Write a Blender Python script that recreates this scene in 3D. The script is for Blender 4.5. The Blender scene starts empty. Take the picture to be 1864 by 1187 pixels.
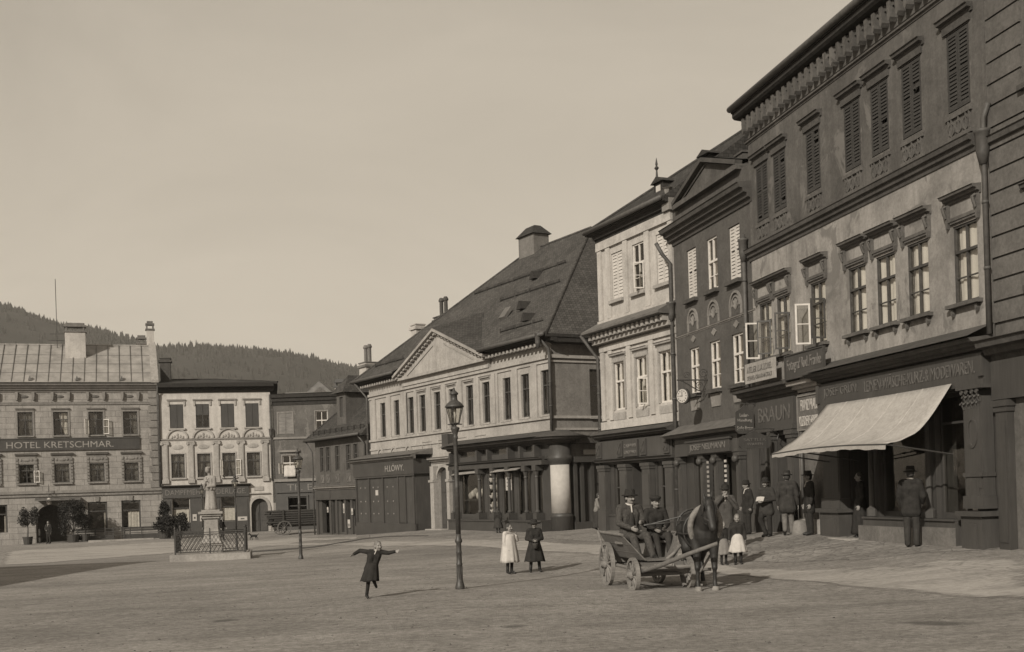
import bpy, math, random
import numpy as np
from mathutils import Vector, Matrix
random.seed(7)
R = math.radians
SC = bpy.context.scene
COL = SC.collection

# ------------------------------------------------------------ camera model (used to survey the place)
EYE = 2.0; FP = 2100.0; TH = R(1.8); PX, PY = 932.0, 892.5
def ray(px, py):
    dx = px-PX; dy = PY-py; c, s = math.cos(TH), math.sin(TH)
    return (dx*c+dy*s)/FP, (-dx*s+dy*c)/FP
def at(px, py, Y):
    a, b = ray(px, py)
    return Vector((a*Y, Y, EYE+b*Y))

# ------------------------------------------------------------ object helpers
def tag(o, label=None, cat=None, group=None, kind=None):
    if label: o['label'] = label
    if cat: o['category'] = cat
    if group: o['group'] = group
    if kind: o['kind'] = kind
    return o
def empty(name, loc=(0, 0, 0), rz=0.0, label=None, cat=None, group=None):
    o = bpy.data.objects.new(name, None); COL.objects.link(o)
    o.location = loc; o.rotation_euler = (0, 0, rz); o.empty_display_size = .3
    return tag(o, label, cat, group)
def kids(o): return [c for c in bpy.data.objects if c.parent == o]
def copy_tree(o, parent=None):
    c = o.copy(); COL.objects.link(c); c.parent = parent
    for ch in kids(o): copy_tree(ch, c)
    return c

class MB:
    """collects shapes and links them as ONE mesh object"""
    def __init__(s): s.v = []; s.f = []; s.m = []; s.M = None
    def pt(s, p):
        s.v.append(tuple(p)); return len(s.v)-1
    def face(s, pts, mi=0):
        i = [s.pt(p) for p in pts]; s.f.append(i); s.m.append(mi)
    def box(s, x0, y0, z0, x1, y1, z1, mi=0):
        if x0 > x1: x0, x1 = x1, x0
        if y0 > y1: y0, y1 = y1, y0
        if z0 > z1: z0, z1 = z1, z0
        b = len(s.v)
        s.v += [(x0,y0,z0),(x1,y0,z0),(x1,y1,z0),(x0,y1,z0),(x0,y0,z1),(x1,y0,z1),(x1,y1,z1),(x0,y1,z1)]
        for q in ((0,3,2,1),(4,5,6,7),(0,1,5,4),(1,2,6,5),(2,3,7,6),(3,0,4,7)):
            s.f.append([b+k for k in q]); s.m.append(mi)
    def obox(s, c, ax, ay, az, mi=0):
        """box from a centre and three half-axis vectors"""
        c, ax, ay, az = map(Vector, (c, ax, ay, az)); b = len(s.v)
        for k in ((-1,-1,-1),(1,-1,-1),(1,1,-1),(-1,1,-1),(-1,-1,1),(1,-1,1),(1,1,1),(-1,1,1)):
            s.v.append(tuple(c+ax*k[0]+ay*k[1]+az*k[2]))
        for q in ((0,3,2,1),(4,5,6,7),(0,1,5,4),(1,2,6,5),(2,3,7,6),(3,0,4,7)):
            s.f.append([b+k for k in q]); s.m.append(mi)
    def beam(s, p, q, w, h, up=(0, 0, 1), mi=0):
        p, q = Vector(p), Vector(q); d = q-p
        if d.length < 1e-6: return
        dn = d.normalized(); u = Vector(up)
        if abs(dn.dot(u)) > .95: u = Vector((1, 0, 0))
        sd = dn.cross(u).normalized(); u2 = sd.cross(dn)
        s.obox((p+q)/2, d/2, sd*(w/2), u2*(h/2), mi)
    def ext(s, prof, u0, u1, mi=0):
        """polygon of (y,z) extruded along x"""
        b = len(s.v); n = len(prof)
        s.v += [(u0, y, z) for y, z in prof]+[(u1, y, z) for y, z in prof]
        for k in range(n):
            s.f.append([b+k, b+(k+1) % n, b+n+(k+1) % n, b+n+k]); s.m.append(mi)
        s.f.append([b+k for k in range(n)][::-1]); s.m.append(mi)
        s.f.append([b+n+k for k in range(n)]); s.m.append(mi)
    def prism(s, poly, y0, y1, mi=0):
        """polygon of (x,z) extruded along y"""
        b = len(s.v); n = len(poly)
        s.v += [(x, y0, z) for x, z in poly]+[(x, y1, z) for x, z in poly]
        for k in range(n):
            s.f.append([b+k, b+n+k, b+n+(k+1) % n, b+(k+1) % n]); s.m.append(mi)
        s.f.append([b+k for k in range(n)]); s.m.append(mi)
        s.f.append([b+n+k for k in range(n)][::-1]); s.m.append(mi)
    def tube(s, pts, r, n=8, mi=0, cap=True, sq=(1, 1)):
        pts = [Vector(p) for p in pts]; m = len(pts)
        rr = r if isinstance(r, (list, tuple)) else [r]*m
        b = len(s.v); prev = None
        for i, p in enumerate(pts):
            d = (pts[min(i+1, m-1)]-pts[max(i-1, 0)]).normalized()
            if prev is None:
                up = Vector((0, 0, 1)) if abs(d.z) < .9 else Vector((0, 1, 0))
                a = d.cross(up).normalized()
            else:
                a = (prev-d*prev.dot(d)).normalized()
            prev = a; c = d.cross(a)
            for k in range(n):
                t = 2*math.pi*k/n
                s.v.append(tuple(p+a*(math.cos(t)*rr[i]*sq[0])+c*(math.sin(t)*rr[i]*sq[1])))
        for i in range(m-1):
            for k in range(n):
                s.f.append([b+i*n+k, b+i*n+(k+1) % n, b+(i+1)*n+(k+1) % n, b+(i+1)*n+k]); s.m.append(mi)
        if cap:
            s.f.append([b+k for k in range(n)][::-1]); s.m.append(mi)
            s.f.append([b+(m-1)*n+k for k in range(n)]); s.m.append(mi)
    def lathe(s, prof, c=(0, 0, 0), n=16, mi=0, sx=1, sy=1, rot=0):
        """profile of (r,z) round the z axis"""
        b = len(s.v); m = len(prof)
        for r, z in prof:
            for k in range(n):
                t = 2*math.pi*k/n+rot
                s.v.append((c[0]+r*math.cos(t)*sx, c[1]+r*math.sin(t)*sy, c[2]+z))
        for i in range(m-1):
            for k in range(n):
                s.f.append([b+i*n+k, b+i*n+(k+1) % n, b+(i+1)*n+(k+1) % n, b+(i+1)*n+k]); s.m.append(mi)
        s.f.append([b+k for k in range(n)][::-1]); s.m.append(mi)
        s.f.append([b+(m-1)*n+k for k in range(n)]); s.m.append(mi)
    def ball(s, c, r, n=10, m=7, mi=0):
        rx, ry, rz = r if isinstance(r, (list, tuple)) else (r, r, r)
        s.lathe([(max(.02, math.sin(math.pi*i/m)), -math.cos(math.pi*i/m)) for i in range(m+1)], (0, 0, 0), n, mi)
        k = len(s.v)-(m+1)*n
        for i in range(k, len(s.v)):
            x, y, z = s.v[i]; s.v[i] = (c[0]+x*rx, c[1]+y*ry, c[2]+z*rz)
    def cap(s, p, q, r0, r1=None, n=10, mi=0):
        """round-ended tapered limb"""
        r1 = r0 if r1 is None else r1
        p, q = Vector(p), Vector(q); d = q-p
        if d.length < 1e-5: s.ball(p, r0, n); return
        dn = d.normalized()
        s.tube([p-dn*r0*.98, p-dn*r0*.72, p-dn*r0*.3, p, q, q+dn*r1*.3, q+dn*r1*.72, q+dn*r1*.98],
               [r0*.2, r0*.69, r0*.95, r0, r1, r1*.95, r1*.69, r1*.2], n, mi)
    def grid(s, rows, mi=0):
        b = len(s.v); m = len(rows); n = len(rows[0])
        for r in rows: s.v += [tuple(p) for p in r]
        for i in range(m-1):
            for k in range(n-1):
                s.f.append([b+i*n+k, b+i*n+k+1, b+(i+1)*n+k+1, b+(i+1)*n+k]); s.m.append(mi)
    def xf(s, M, start=0):
        for i in range(start, len(s.v)): s.v[i] = tuple(M @ Vector(s.v[i]))
    def mesh(s, name, mats, smooth=False):
        me = bpy.data.meshes.new(name); me.from_pydata(s.v, [], s.f)
        for m in (mats if isinstance(mats, (list, tuple)) else [mats]): me.materials.append(m)
        if any(s.m): me.polygons.foreach_set('material_index', s.m)
        if smooth: me.polygons.foreach_set('use_smooth', [True]*len(me.polygons))
        me.update(); return me
    def build(s, name, mats, parent=None, smooth=False):
        o = bpy.data.objects.new(name, s.mesh(name, mats, smooth)); COL.objects.link(o)
        if parent: o.parent = parent
        return o

def build_each(s, name, mats, parent=None, gap=.004):
    """links every separate piece collected in s as an object of its own"""
    n = len(s.v); P = list(range(n))
    def find(i):
        while P[i] != i: P[i] = P[P[i]]; i = P[i]
        return i
    for f in s.f:
        for k in f[1:]: P[find(k)] = find(f[0])
    g = {}
    for i in range(n): g.setdefault(find(i), []).append(i)
    bb = []
    for ids in g.values():
        c = np.array([s.v[i] for i in ids]); bb.append([c.min(0)-gap, c.max(0)+gap, set(ids)])
    out = []
    while bb:
        a = bb.pop(); hit = True
        while hit:
            hit = False
            for b in list(bb):
                if (a[0] <= b[1]).all() and (b[0] <= a[1]).all(): a = [np.minimum(a[0], b[0]), np.maximum(a[1], b[1]), a[2] | b[2]]; bb = [q for q in bb if q is not b]; hit = True
        out.append(a[2])
    res = []
    for ids in out:
        m = MB(); mp = {i: k for k, i in enumerate(sorted(ids))}; m.v = [s.v[i] for i in sorted(ids)]
        for f, mi in zip(s.f, s.m):
            if f[0] in ids: m.f.append([mp[i] for i in f]); m.m.append(mi)
        res.append(m.build(name, mats, parent))
    return res
def remesh(mb, voxel, smooth=3, name='body'):
    """fuse the collected limbs into one continuous surface"""
    tmp = bpy.data.objects.new('tmp', mb.mesh('tmp', [])); COL.objects.link(tmp)
    m = tmp.modifiers.new('r', 'REMESH'); m.mode = 'VOXEL'; m.voxel_size = voxel
    if smooth:
        k = tmp.modifiers.new('s', 'SMOOTH'); k.iterations = smooth; k.factor = .5
    dg = bpy.context.evaluated_depsgraph_get(); dg.update()
    me = bpy.data.meshes.new_from_object(tmp.evaluated_get(dg))
    old = tmp.data; bpy.data.objects.remove(tmp); bpy.data.meshes.remove(old)
    me.name = name
    me.polygons.foreach_set('use_smooth', [True]*len(me.polygons))
    return me
def link(name, me, mats, parent=None):
    me.materials.clear()
    for m in (mats if isinstance(mats, (list, tuple)) else [mats]): me.materials.append(m)
    o = bpy.data.objects.new(name, me); COL.objects.link(o)
    if parent: o.parent = parent
    return o
def text_mesh(txt, width, height, depth=.012, bold=.0, spacing=1.0):
    """flat lettering scaled to width x height, lying in the x-z plane, raised towards -y, origin bottom left"""
    cu = bpy.data.curves.new('t', 'FONT'); cu.body = txt; cu.extrude = .02; cu.offset = bold
    cu.space_character = spacing; cu.resolution_u = 3
    tmp = bpy.data.objects.new('t', cu); COL.objects.link(tmp)
    dg = bpy.context.evaluated_depsgraph_get(); dg.update()
    me = bpy.data.meshes.new_from_object(tmp.evaluated_get(dg))
    bpy.data.objects.remove(tmp); bpy.data.curves.remove(cu)
    n = len(me.vertices); co = np.empty(n*3); me.vertices.foreach_get('co', co); co = co.reshape(-1, 3)
    lo = co.min(0); hi = co.max(0); sp = np.maximum(hi-lo, 1e-6)
    out = np.stack([(co[:, 0]-lo[0])/sp[0]*width, -(co[:, 2]-lo[2])/sp[2]*depth, (co[:, 1]-lo[1])/sp[1]*height], 1)
    me.vertices.foreach_set('co', out.ravel()); me.update()
    return me
def lettering(txt, x, z, w, h, y, mat, parent, name='lettering', bold=.0, spacing=1.0, shear=0.0):
    me = text_mesh(txt, w, h, .012, bold, spacing)
    o = link(name, me, mat, parent); o.location = (x, y, z)
    return o

# ------------------------------------------------------------ materials (an old sepia town: warm greys)
TINT = (1.05, .985, .92)
def rgb(v, t=1.0):
    return tuple(min(1, v*(1+(c-1)*t)) for c in TINT)+(1,)
def nd(nt, typ, **kw):
    n = nt.nodes.new(typ)
    for k, v in kw.items():
        if k in n.inputs.keys() if hasattr(n.inputs, 'keys') else False: n.inputs[k].default_value = v
        else: setattr(n, k, v)
    return n
def coords(nt, scale=(1, 1, 1), src='Object', loc=(0, 0, 0)):
    tc = nt.nodes.new('ShaderNodeTexCoord'); mp = nt.nodes.new('ShaderNodeMapping')
    mp.inputs['Scale'].default_value = scale; mp.inputs['Location'].default_value = loc
    nt.links.new(tc.outputs[src], mp.inputs['Vector']); return mp.outputs['Vector']
def noise(nt, vec, scale, detail=6, rough=.6, dist=0):
    n = nt.nodes.new('ShaderNodeTexNoise'); n.inputs['Scale'].default_value = scale
    n.inputs['Detail'].default_value = detail; n.inputs['Roughness'].default_value = rough
    n.inputs['Distortion'].default_value = dist
    nt.links.new(vec, n.inputs['Vector']); return n.outputs['Fac']
def ramp(nt, fac, stops):
    r = nt.nodes.new('ShaderNodeValToRGB'); e = r.color_ramp.elements
    while len(e) < len(stops): e.new(.5)
    for el, (p, c) in zip(e, stops):
        el.position = p; el.color = c if len(c) == 4 else tuple(c)+(1,)
    nt.links.new(fac, r.inputs['Fac']); return r.outputs['Color']
def mix(nt, fac, a, b, mode='MIX'):
    m = nt.nodes.new('ShaderNodeMix'); m.data_type = 'RGBA'; m.blend_type = mode
    for sock, v in ((m.inputs['Factor'], fac), (m.inputs[6], a), (m.inputs[7], b)):
        if isinstance(v, (int, float)): sock.default_value = v
        elif isinstance(v, tuple): sock.default_value = v
        else: nt.links.new(v, sock)
    return m.outputs[2]
def bump(nt, h, strength, dist, bsdf, prev=None):
    b = nt.nodes.new('ShaderNodeBump'); b.inputs['Strength'].default_value = strength
    b.inputs['Distance'].default_value = dist
    nt.links.new(h, b.inputs['Height']); nt.links.new(b.outputs['Normal'], bsdf.inputs['Normal'])
    return b
def newmat(name, rough=.85, spec=.3):
    m = bpy.data.materials.new(name); m.use_nodes = True
    b = m.node_tree.nodes['Principled BSDF']
    b.inputs['Roughness'].default_value = rough; b.inputs['Specular IOR Level'].default_value = spec
    return m, m.node_tree, b
def g4(v): return (v, v, v, 1)

def m_plaster(name, v, stain=.45, seed=0, patch=None, courses=0, streak=1.0):
    m, nt, b = newmat(name, .92, .15)
    big = noise(nt, coords(nt, (1, 1, 1), loc=(seed, seed*2.3, 0)), .55, 8, .62, .4)
    st = noise(nt, coords(nt, (2.6, 2.6, .22), loc=(seed*3, 0, seed)), 1.5, 6, .65)
    fine = noise(nt, coords(nt), 14, 5, .7)
    c = ramp(nt, big, [(.28, rgb(v*(1-stain*.75))), (.5, rgb(v)), (.72, rgb(v*(1+stain*.32)))])
    c = mix(nt, ramp(nt, st, [(.42, g4(0)), (.72, g4(.55*streak))]), c, rgb(v*.62), 'MIX')
    mott = noise(nt, coords(nt, (1, 1, 1), loc=(seed*1.7, 3, seed)), 2.6, 9, .72, .8)
    c = mix(nt, .55, c, ramp(nt, mott, [(.3, g4(.3)), (.5, g4(.5)), (.7, g4(.7))]), 'SOFT_LIGHT')
    c = mix(nt, .6, c, ramp(nt, fine, [(.3, g4(.32)), (.7, g4(.68))]), 'SOFT_LIGHT')
    if patch:
        pn = noise(nt, coords(nt, (1, 1, .7), loc=(seed+9, 4, 1)), 1.05, 9, .66, .6)
        c = mix(nt, ramp(nt, pn, [(.56, g4(0)), (.6, g4(.8)), (1, g4(.9))]), c, rgb(patch), 'MIX')
    h = fine
    if courses:
        w = nt.nodes.new('ShaderNodeTexBrick'); nt.links.new(coords(nt, (1, 1, 1)), nt.nodes.new('ShaderNodeSeparateXYZ').inputs[0])
        sx = [n for n in nt.nodes if n.type == 'SEPXYZ'][-1]; cb = nt.nodes.new('ShaderNodeCombineXYZ')
        nt.links.new(sx.outputs[0], cb.inputs[0]); nt.links.new(sx.outputs[2], cb.inputs[1])
        nt.links.new(cb.outputs[0], w.inputs['Vector'])
        w.inputs['Scale'].default_value = 1; w.inputs['Brick Width'].default_value = 1.15
        w.inputs['Row Height'].default_value = courses; w.inputs['Mortar Size'].default_value = .018
        w.inputs['Color1'].default_value = g4(1); w.inputs['Color2'].default_value = g4(.86); w.inputs['Mortar'].default_value = g4(.5)
        c = mix(nt, .9, c, w.outputs['Color'], 'MULTIPLY')
        bump(nt, w.outputs['Fac'], -.5, .02, b)
    else:
        bump(nt, h, .25, .02, b)
    nt.links.new(c, b.inputs['Base Color']); return m

def m_wood(name, v, rough=.6, wear=.5, board=0.0, axis='z'):
    m, nt, b = newmat(name, rough, .35)
    sc = (9, 9, .6) if axis == 'z' else (.6, 9, 9)
    n = noise(nt, coords(nt, sc), 2.2, 6, .65)
    n2 = noise(nt, coords(nt), 1.1, 6, .6)
    c = ramp(nt, n, [(.3, rgb(v*(1-.42*wear))), (.55, rgb(v)), (.78, rgb(v*(1+.6*wear)))])
    c = mix(nt, ramp(nt, n2, [(.45, g4(0)), (.75, g4(.6*wear))]), c, rgb(v*1.9))
    if board:
        w = nt.nodes.new('ShaderNodeTexWave'); w.bands_direction = 'X'; w.wave_profile = 'SAW'
        w.inputs['Scale'].default_value = .314/board; nt.links.new(coords(nt), w.inputs['Vector'])
        e = ramp(nt, w.outputs['Fac'], [(0, g4(.45)), (.06, g4(1)), (1, g4(.92))])
        c = mix(nt, 1.0, c, e, 'MULTIPLY')
    nt.links.new(c, b.inputs['Base Color']); bump(nt, n, .3, .01, b)
    return m

def m_plain(name, v, rough=.8, spec=.3, var=.25, scale=8, metal=0, tint=1.0):
    m, nt, b = newmat(name, rough, spec); b.inputs['Metallic'].default_value = metal
    n = noise(nt, coords(nt), scale, 6, .62)
    nt.links.new(ramp(nt, n, [(.3, rgb(v*(1-var), tint)), (.7, rgb(v*(1+var), tint))]), b.inputs['Base Color'])
    bump(nt, n, .2, .008, b)
    return m

def m_tiles(name, v, row=.19, col=.2, moss=.4):
    m, nt, b = newmat(name, .9, .2)
    tc = nt.nodes.new('ShaderNodeTexCoord'); sp = nt.nodes.new('ShaderNodeSeparateXYZ'); nt.links.new(tc.outputs['Object'], sp.inputs[0])
    ad = nt.nodes.new('ShaderNodeMath'); ad.operation = 'ADD'; nt.links.new(sp.outputs[0], ad.inputs[0]); nt.links.new(sp.outputs[1], ad.inputs[1])
    mz = nt.nodes.new('ShaderNodeMath'); mz.operation = 'MULTIPLY'; mz.inputs[1].default_value = 1.5; nt.links.new(sp.outputs[2], mz.inputs[0])
    cb = nt.nodes.new('ShaderNodeCombineXYZ'); nt.links.new(ad.outputs[0], cb.inputs[0]); nt.links.new(mz.outputs[0], cb.inputs[1])
    w = nt.nodes.new('ShaderNodeTexBrick'); nt.links.new(cb.outputs[0], w.inputs['Vector'])
    w.inputs['Scale'].default_value = 1; w.inputs['Brick Width'].default_value = col; w.inputs['Row Height'].default_value = row
    w.inputs['Mortar Size'].default_value = .012; w.inputs['Mortar Smooth'].default_value = .3
    w.inputs['Color1'].default_value = g4(1.0); w.inputs['Color2'].default_value = g4(.62); w.inputs['Mortar'].default_value = g4(.28)
    n = noise(nt, coords(nt), .6, 8, .65, .5); n3 = noise(nt, coords(nt), 6, 5, .7)
    c = ramp(nt, n, [(.3, rgb(v*(1-.6*moss))), (.5, rgb(v)), (.75, rgb(v*(1+.9*moss)))])
    c = mix(nt, 1.0, c, w.outputs['Color'], 'MULTIPLY')
    c = mix(nt, .6, c, ramp(nt, n3, [(.3, g4(.3)), (.7, g4(.7))]), 'SOFT_LIGHT')
    nt.links.new(c, b.inputs['Base Color']); bump(nt, w.outputs['Fac'], -.6, .03, b)
    return m

def m_glass(name='window_glass', tint=.8):
    m = bpy.data.materials.new(name); m.use_nodes = True; nt = m.node_tree
    for n in list(nt.nodes): nt.nodes.remove(n)
    out = nt.nodes.new('ShaderNodeOutputMaterial'); mx = nt.nodes.new('ShaderNodeMixShader')
    tr = nt.nodes.new('ShaderNodeBsdfTransparent'); tr.inputs[0].default_value = (tint, tint, tint*.97, 1)
    gl = nt.nodes.new('ShaderNodeBsdfGlossy'); gl.inputs['Roughness'].default_value = .03; gl.inputs['Color'].default_value = rgb(.95)
    lw = nt.nodes.new('ShaderNodeLayerWeight'); lw.inputs['Blend'].default_value = .5
    p5 = nt.nodes.new('ShaderNodeMath'); p5.operation = 'POWER'; p5.inputs[1].default_value = 4.5; nt.links.new(lw.outputs['Facing'], p5.inputs[0])
    fr = nt.nodes.new('ShaderNodeMath'); fr.operation = 'MULTIPLY_ADD'; fr.inputs[1].default_value = .9; fr.inputs[2].default_value = .06; nt.links.new(p5.outputs[0], fr.inputs[0])
    wob = noise(nt, coords(nt), 1.6, 2, .5); bp = nt.nodes.new('ShaderNodeBump')
    bp.inputs['Strength'].default_value = .12; bp.inputs['Distance'].default_value = .05; nt.links.new(wob, bp.inputs['Height'])
    nt.links.new(bp.outputs[0], gl.inputs['Normal'])
    nt.links.new(fr.outputs[0], mx.inputs[0]); nt.links.new(tr.outputs[0], mx.inputs[1]); nt.links.new(gl.outputs[0], mx.inputs[2])
    nt.links.new(mx.outputs[0], out.inputs[0]); return m
# ------------------------------------------------------------ palette
PL_A2 = m_plaster('plaster_grey_upper', .095, .6, 1, patch=.14, streak=1.2)
PL_A1 = m_plaster('plaster_weathered', .23, .75, 2, patch=.13, streak=1.3)
PL_B = m_plaster('plaster_dark', .085, .3, 3, streak=.8)
PL_C = m_plaster('plaster_pale', .38, .38, 4, streak=.9)
PL_D = m_plaster('plaster_cream', .3, .34, 5, streak=.9)
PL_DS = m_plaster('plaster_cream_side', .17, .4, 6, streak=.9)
PL_E = m_plaster('plaster_white', .4, .28, 7, streak=.8)
PL_E2 = m_plaster('plaster_white_trim', .3, .28, 8)
PL_F = m_plaster('plaster_brown', .085, .4, 9)
PL_G = m_plaster('plaster_sooty', .1, .4, 10, patch=.15)
PL_H = m_plaster('plaster_ashlar', .27, .3, 11, courses=.42)
PL_HT = m_plaster('stucco_trim', .19, .3, 12)
PL_I = m_plaster('plaster_rusticated', .11, .3, 13, streak=.6)
STONE = m_plaster('stone', .3, .4, 14)
STONE_D = m_plaster('stone_dark', .14, .4, 15)
SANDST = m_plaster('statue_stone', .26, .5, 16)
TRIM_L = m_plaster('trim_pale', .28, .3, 17)
TRIM_M = m_plaster('trim_mid', .2, .35, 18)
TRIM_D = m_plaster('trim_dark', .07, .35, 19)
BRICK_W = m_plaster('chimney_whitewash', .4, .4, 20)
WOOD_D = m_wood('shop_wood_dark', .046, .5)
WOOD_M = m_wood('shop_wood_brown', .052, .55)
WOOD_B = m_wood('plank_wood', .05, .65, .6, board=.27)
WOOD_L = m_wood('cart_wood_grey', .15, .8, .9, axis='x')
WOOD_P = m_wood('pole_wood', .11, .8, .8, axis='x')
SHUT_L = m_wood('shutter_pale', .42, .7, .3)
SHUT_D = m_wood('shutter_dark', .036, .7, .5)
SHUT_M = m_wood('shutter_mid', .052, .7, .4)
FR_W = m_plain('frame_white', .5, .6, .35, .15)
FR_D = m_plain('frame_dark', .05, .55, .35, .3)
IRON = m_plain('cast_iron', .045, .5, .45, .35, 20)
ZINC = m_plain('zinc_sheet', .1, .6, .5, .35, 3)
PIPE = m_plain('drain_pipe', .065, .6, .4, .3, 6)
TILE_D = m_tiles('roof_tiles', .075)
TILE_F = m_tiles('roof_shingles', .06)
TILE_C = m_tiles('roof_slate', .05)
SOFFIT = m_plain('soffit', .035, .9, .1, .3)
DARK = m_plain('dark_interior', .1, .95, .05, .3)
CLOTH_W = m_plain('white_cloth', .4, .9, .1, .14, 5)
CANVAS = m_plaster('awning_canvas', .315, .12, 21, streak=.2)
CLOTH_B = m_plain('white_blind', .62, .9, .1, .1, 3)
CLOTH_D = m_plain('dim_curtain', .13, .95, .05, .3, 5)
CLOTH_C = m_plain('curtain_cloth', .5, .95, .05, .2, 6)
PAPER = m_plain('paper', .36, .9, .1, .1, 4)
LETTER_G = m_plain('faded_letters', .15, .8, .2, .35, 9)
LETTER_F = m_plain('worn_letters', .1, .8, .2, .4, 9)
LETTER_M = m_plain('mid_letters', .24, .8, .2, .25, 9)
LETTER_L = m_plain('pale_letters', .36, .8, .2, .25, 9)
LETTER_D = m_plain('dark_letters', .06, .8, .2, .3, 9)
GLASS = m_glass()

# ------------------------------------------------------------ lie of the land
CTRL = [at(*p) for p in ((834,1070,22),(665,1090,20.8),(927,1045,26.5),(972,1041,26.8),(1108,1066,22.3),(1155,1071,20.8),(1296,1076,20.1),
  (1343,1031,26),(1435,977,30.4),(1395,972,31),(1660,995,24.4),(385,1022,44.7),(546,1018,40),(430,1003,58),(462,983,75),(515,974,80),
  (88,990,82),(35,1075,30),(220,1025,44),(160,984,84.5),(450,969,87.5),(577,973,76.5),(668,972,70),(800,963,60.5),(1000,968,51.3),
  (1098,965,44.8),(1300,970,36.5),(1510,972,28.8),(1815,997,22.4),(1090,985,38),(1240,1040,26),(1700,1092,17.3))]
CTRL += [Vector(p) for p in ((-12,8,.1),(0,5,.17),(8,5,.3),(0,14,.18),(-8,14,.08),(7,13,.35),(14,16,.7),(16,34,.75),(12,60,.4),(-30,20,-.25),
  (-34,50,-.6),(-50,80,-.95),(-20,110,-.8),(20,100,0),(40,60,.6),(-60,30,-.7),(0,-25,.3),(-30,-20,0),(30,-20,.7))]
def tps_fit(P):
    n = len(P); A = np.zeros((n+3, n+3)); b = np.zeros(n+3)
    xy = np.array([(p.x, p.y) for p in P]); z = np.array([p.z for p in P])
    r2 = ((xy[:, None]-xy[None])**2).sum(-1)
    K = .5*r2*np.log(r2+1e-9); A[:n, :n] = K+np.eye(n)*6.0
    A[:n, n] = 1; A[:n, n+1:] = xy; A[n, :n] = 1; A[n+1:, :n] = xy.T; b[:n] = z
    return xy, np.linalg.solve(A, b)
TXY, TW = tps_fit(CTRL)
def ground_arr(x, y):
    r2 = (x[..., None]-TXY[:, 0])**2+(y[..., None]-TXY[:, 1])**2
    n = len(TXY); z = (.5*r2*np.log(r2+1e-9))@TW[:n]+TW[n]+TW[n+1]*x+TW[n+2]*y
    d = np.maximum(np.maximum(np.abs(x)-55, 0), np.maximum(np.maximum(y-105, -25-y), 0))
    k = np.clip(d/60, 0, 1)
    return np.clip(z, -1.3, 1.2)*(1-k)+(-1.0)*k
def ground(x, y): return float(ground_arr(np.array([x]), np.array([y]))[0])
def on_ground(px, py):
    a, b = ray(px, py); Y = 30.0
    for _ in range(60):
        z = ground(a*Y, Y); Yn = (z-EYE)/b; Y = Y+.5*(max(3, min(Yn, 200))-Y)
    return Vector((a*Y, Y, ground(a*Y, Y)))
def stand(px, Y):
    X = ray(px, 960)[0]*Y
    return Vector((X, Y, ground(X, Y)))

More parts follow.
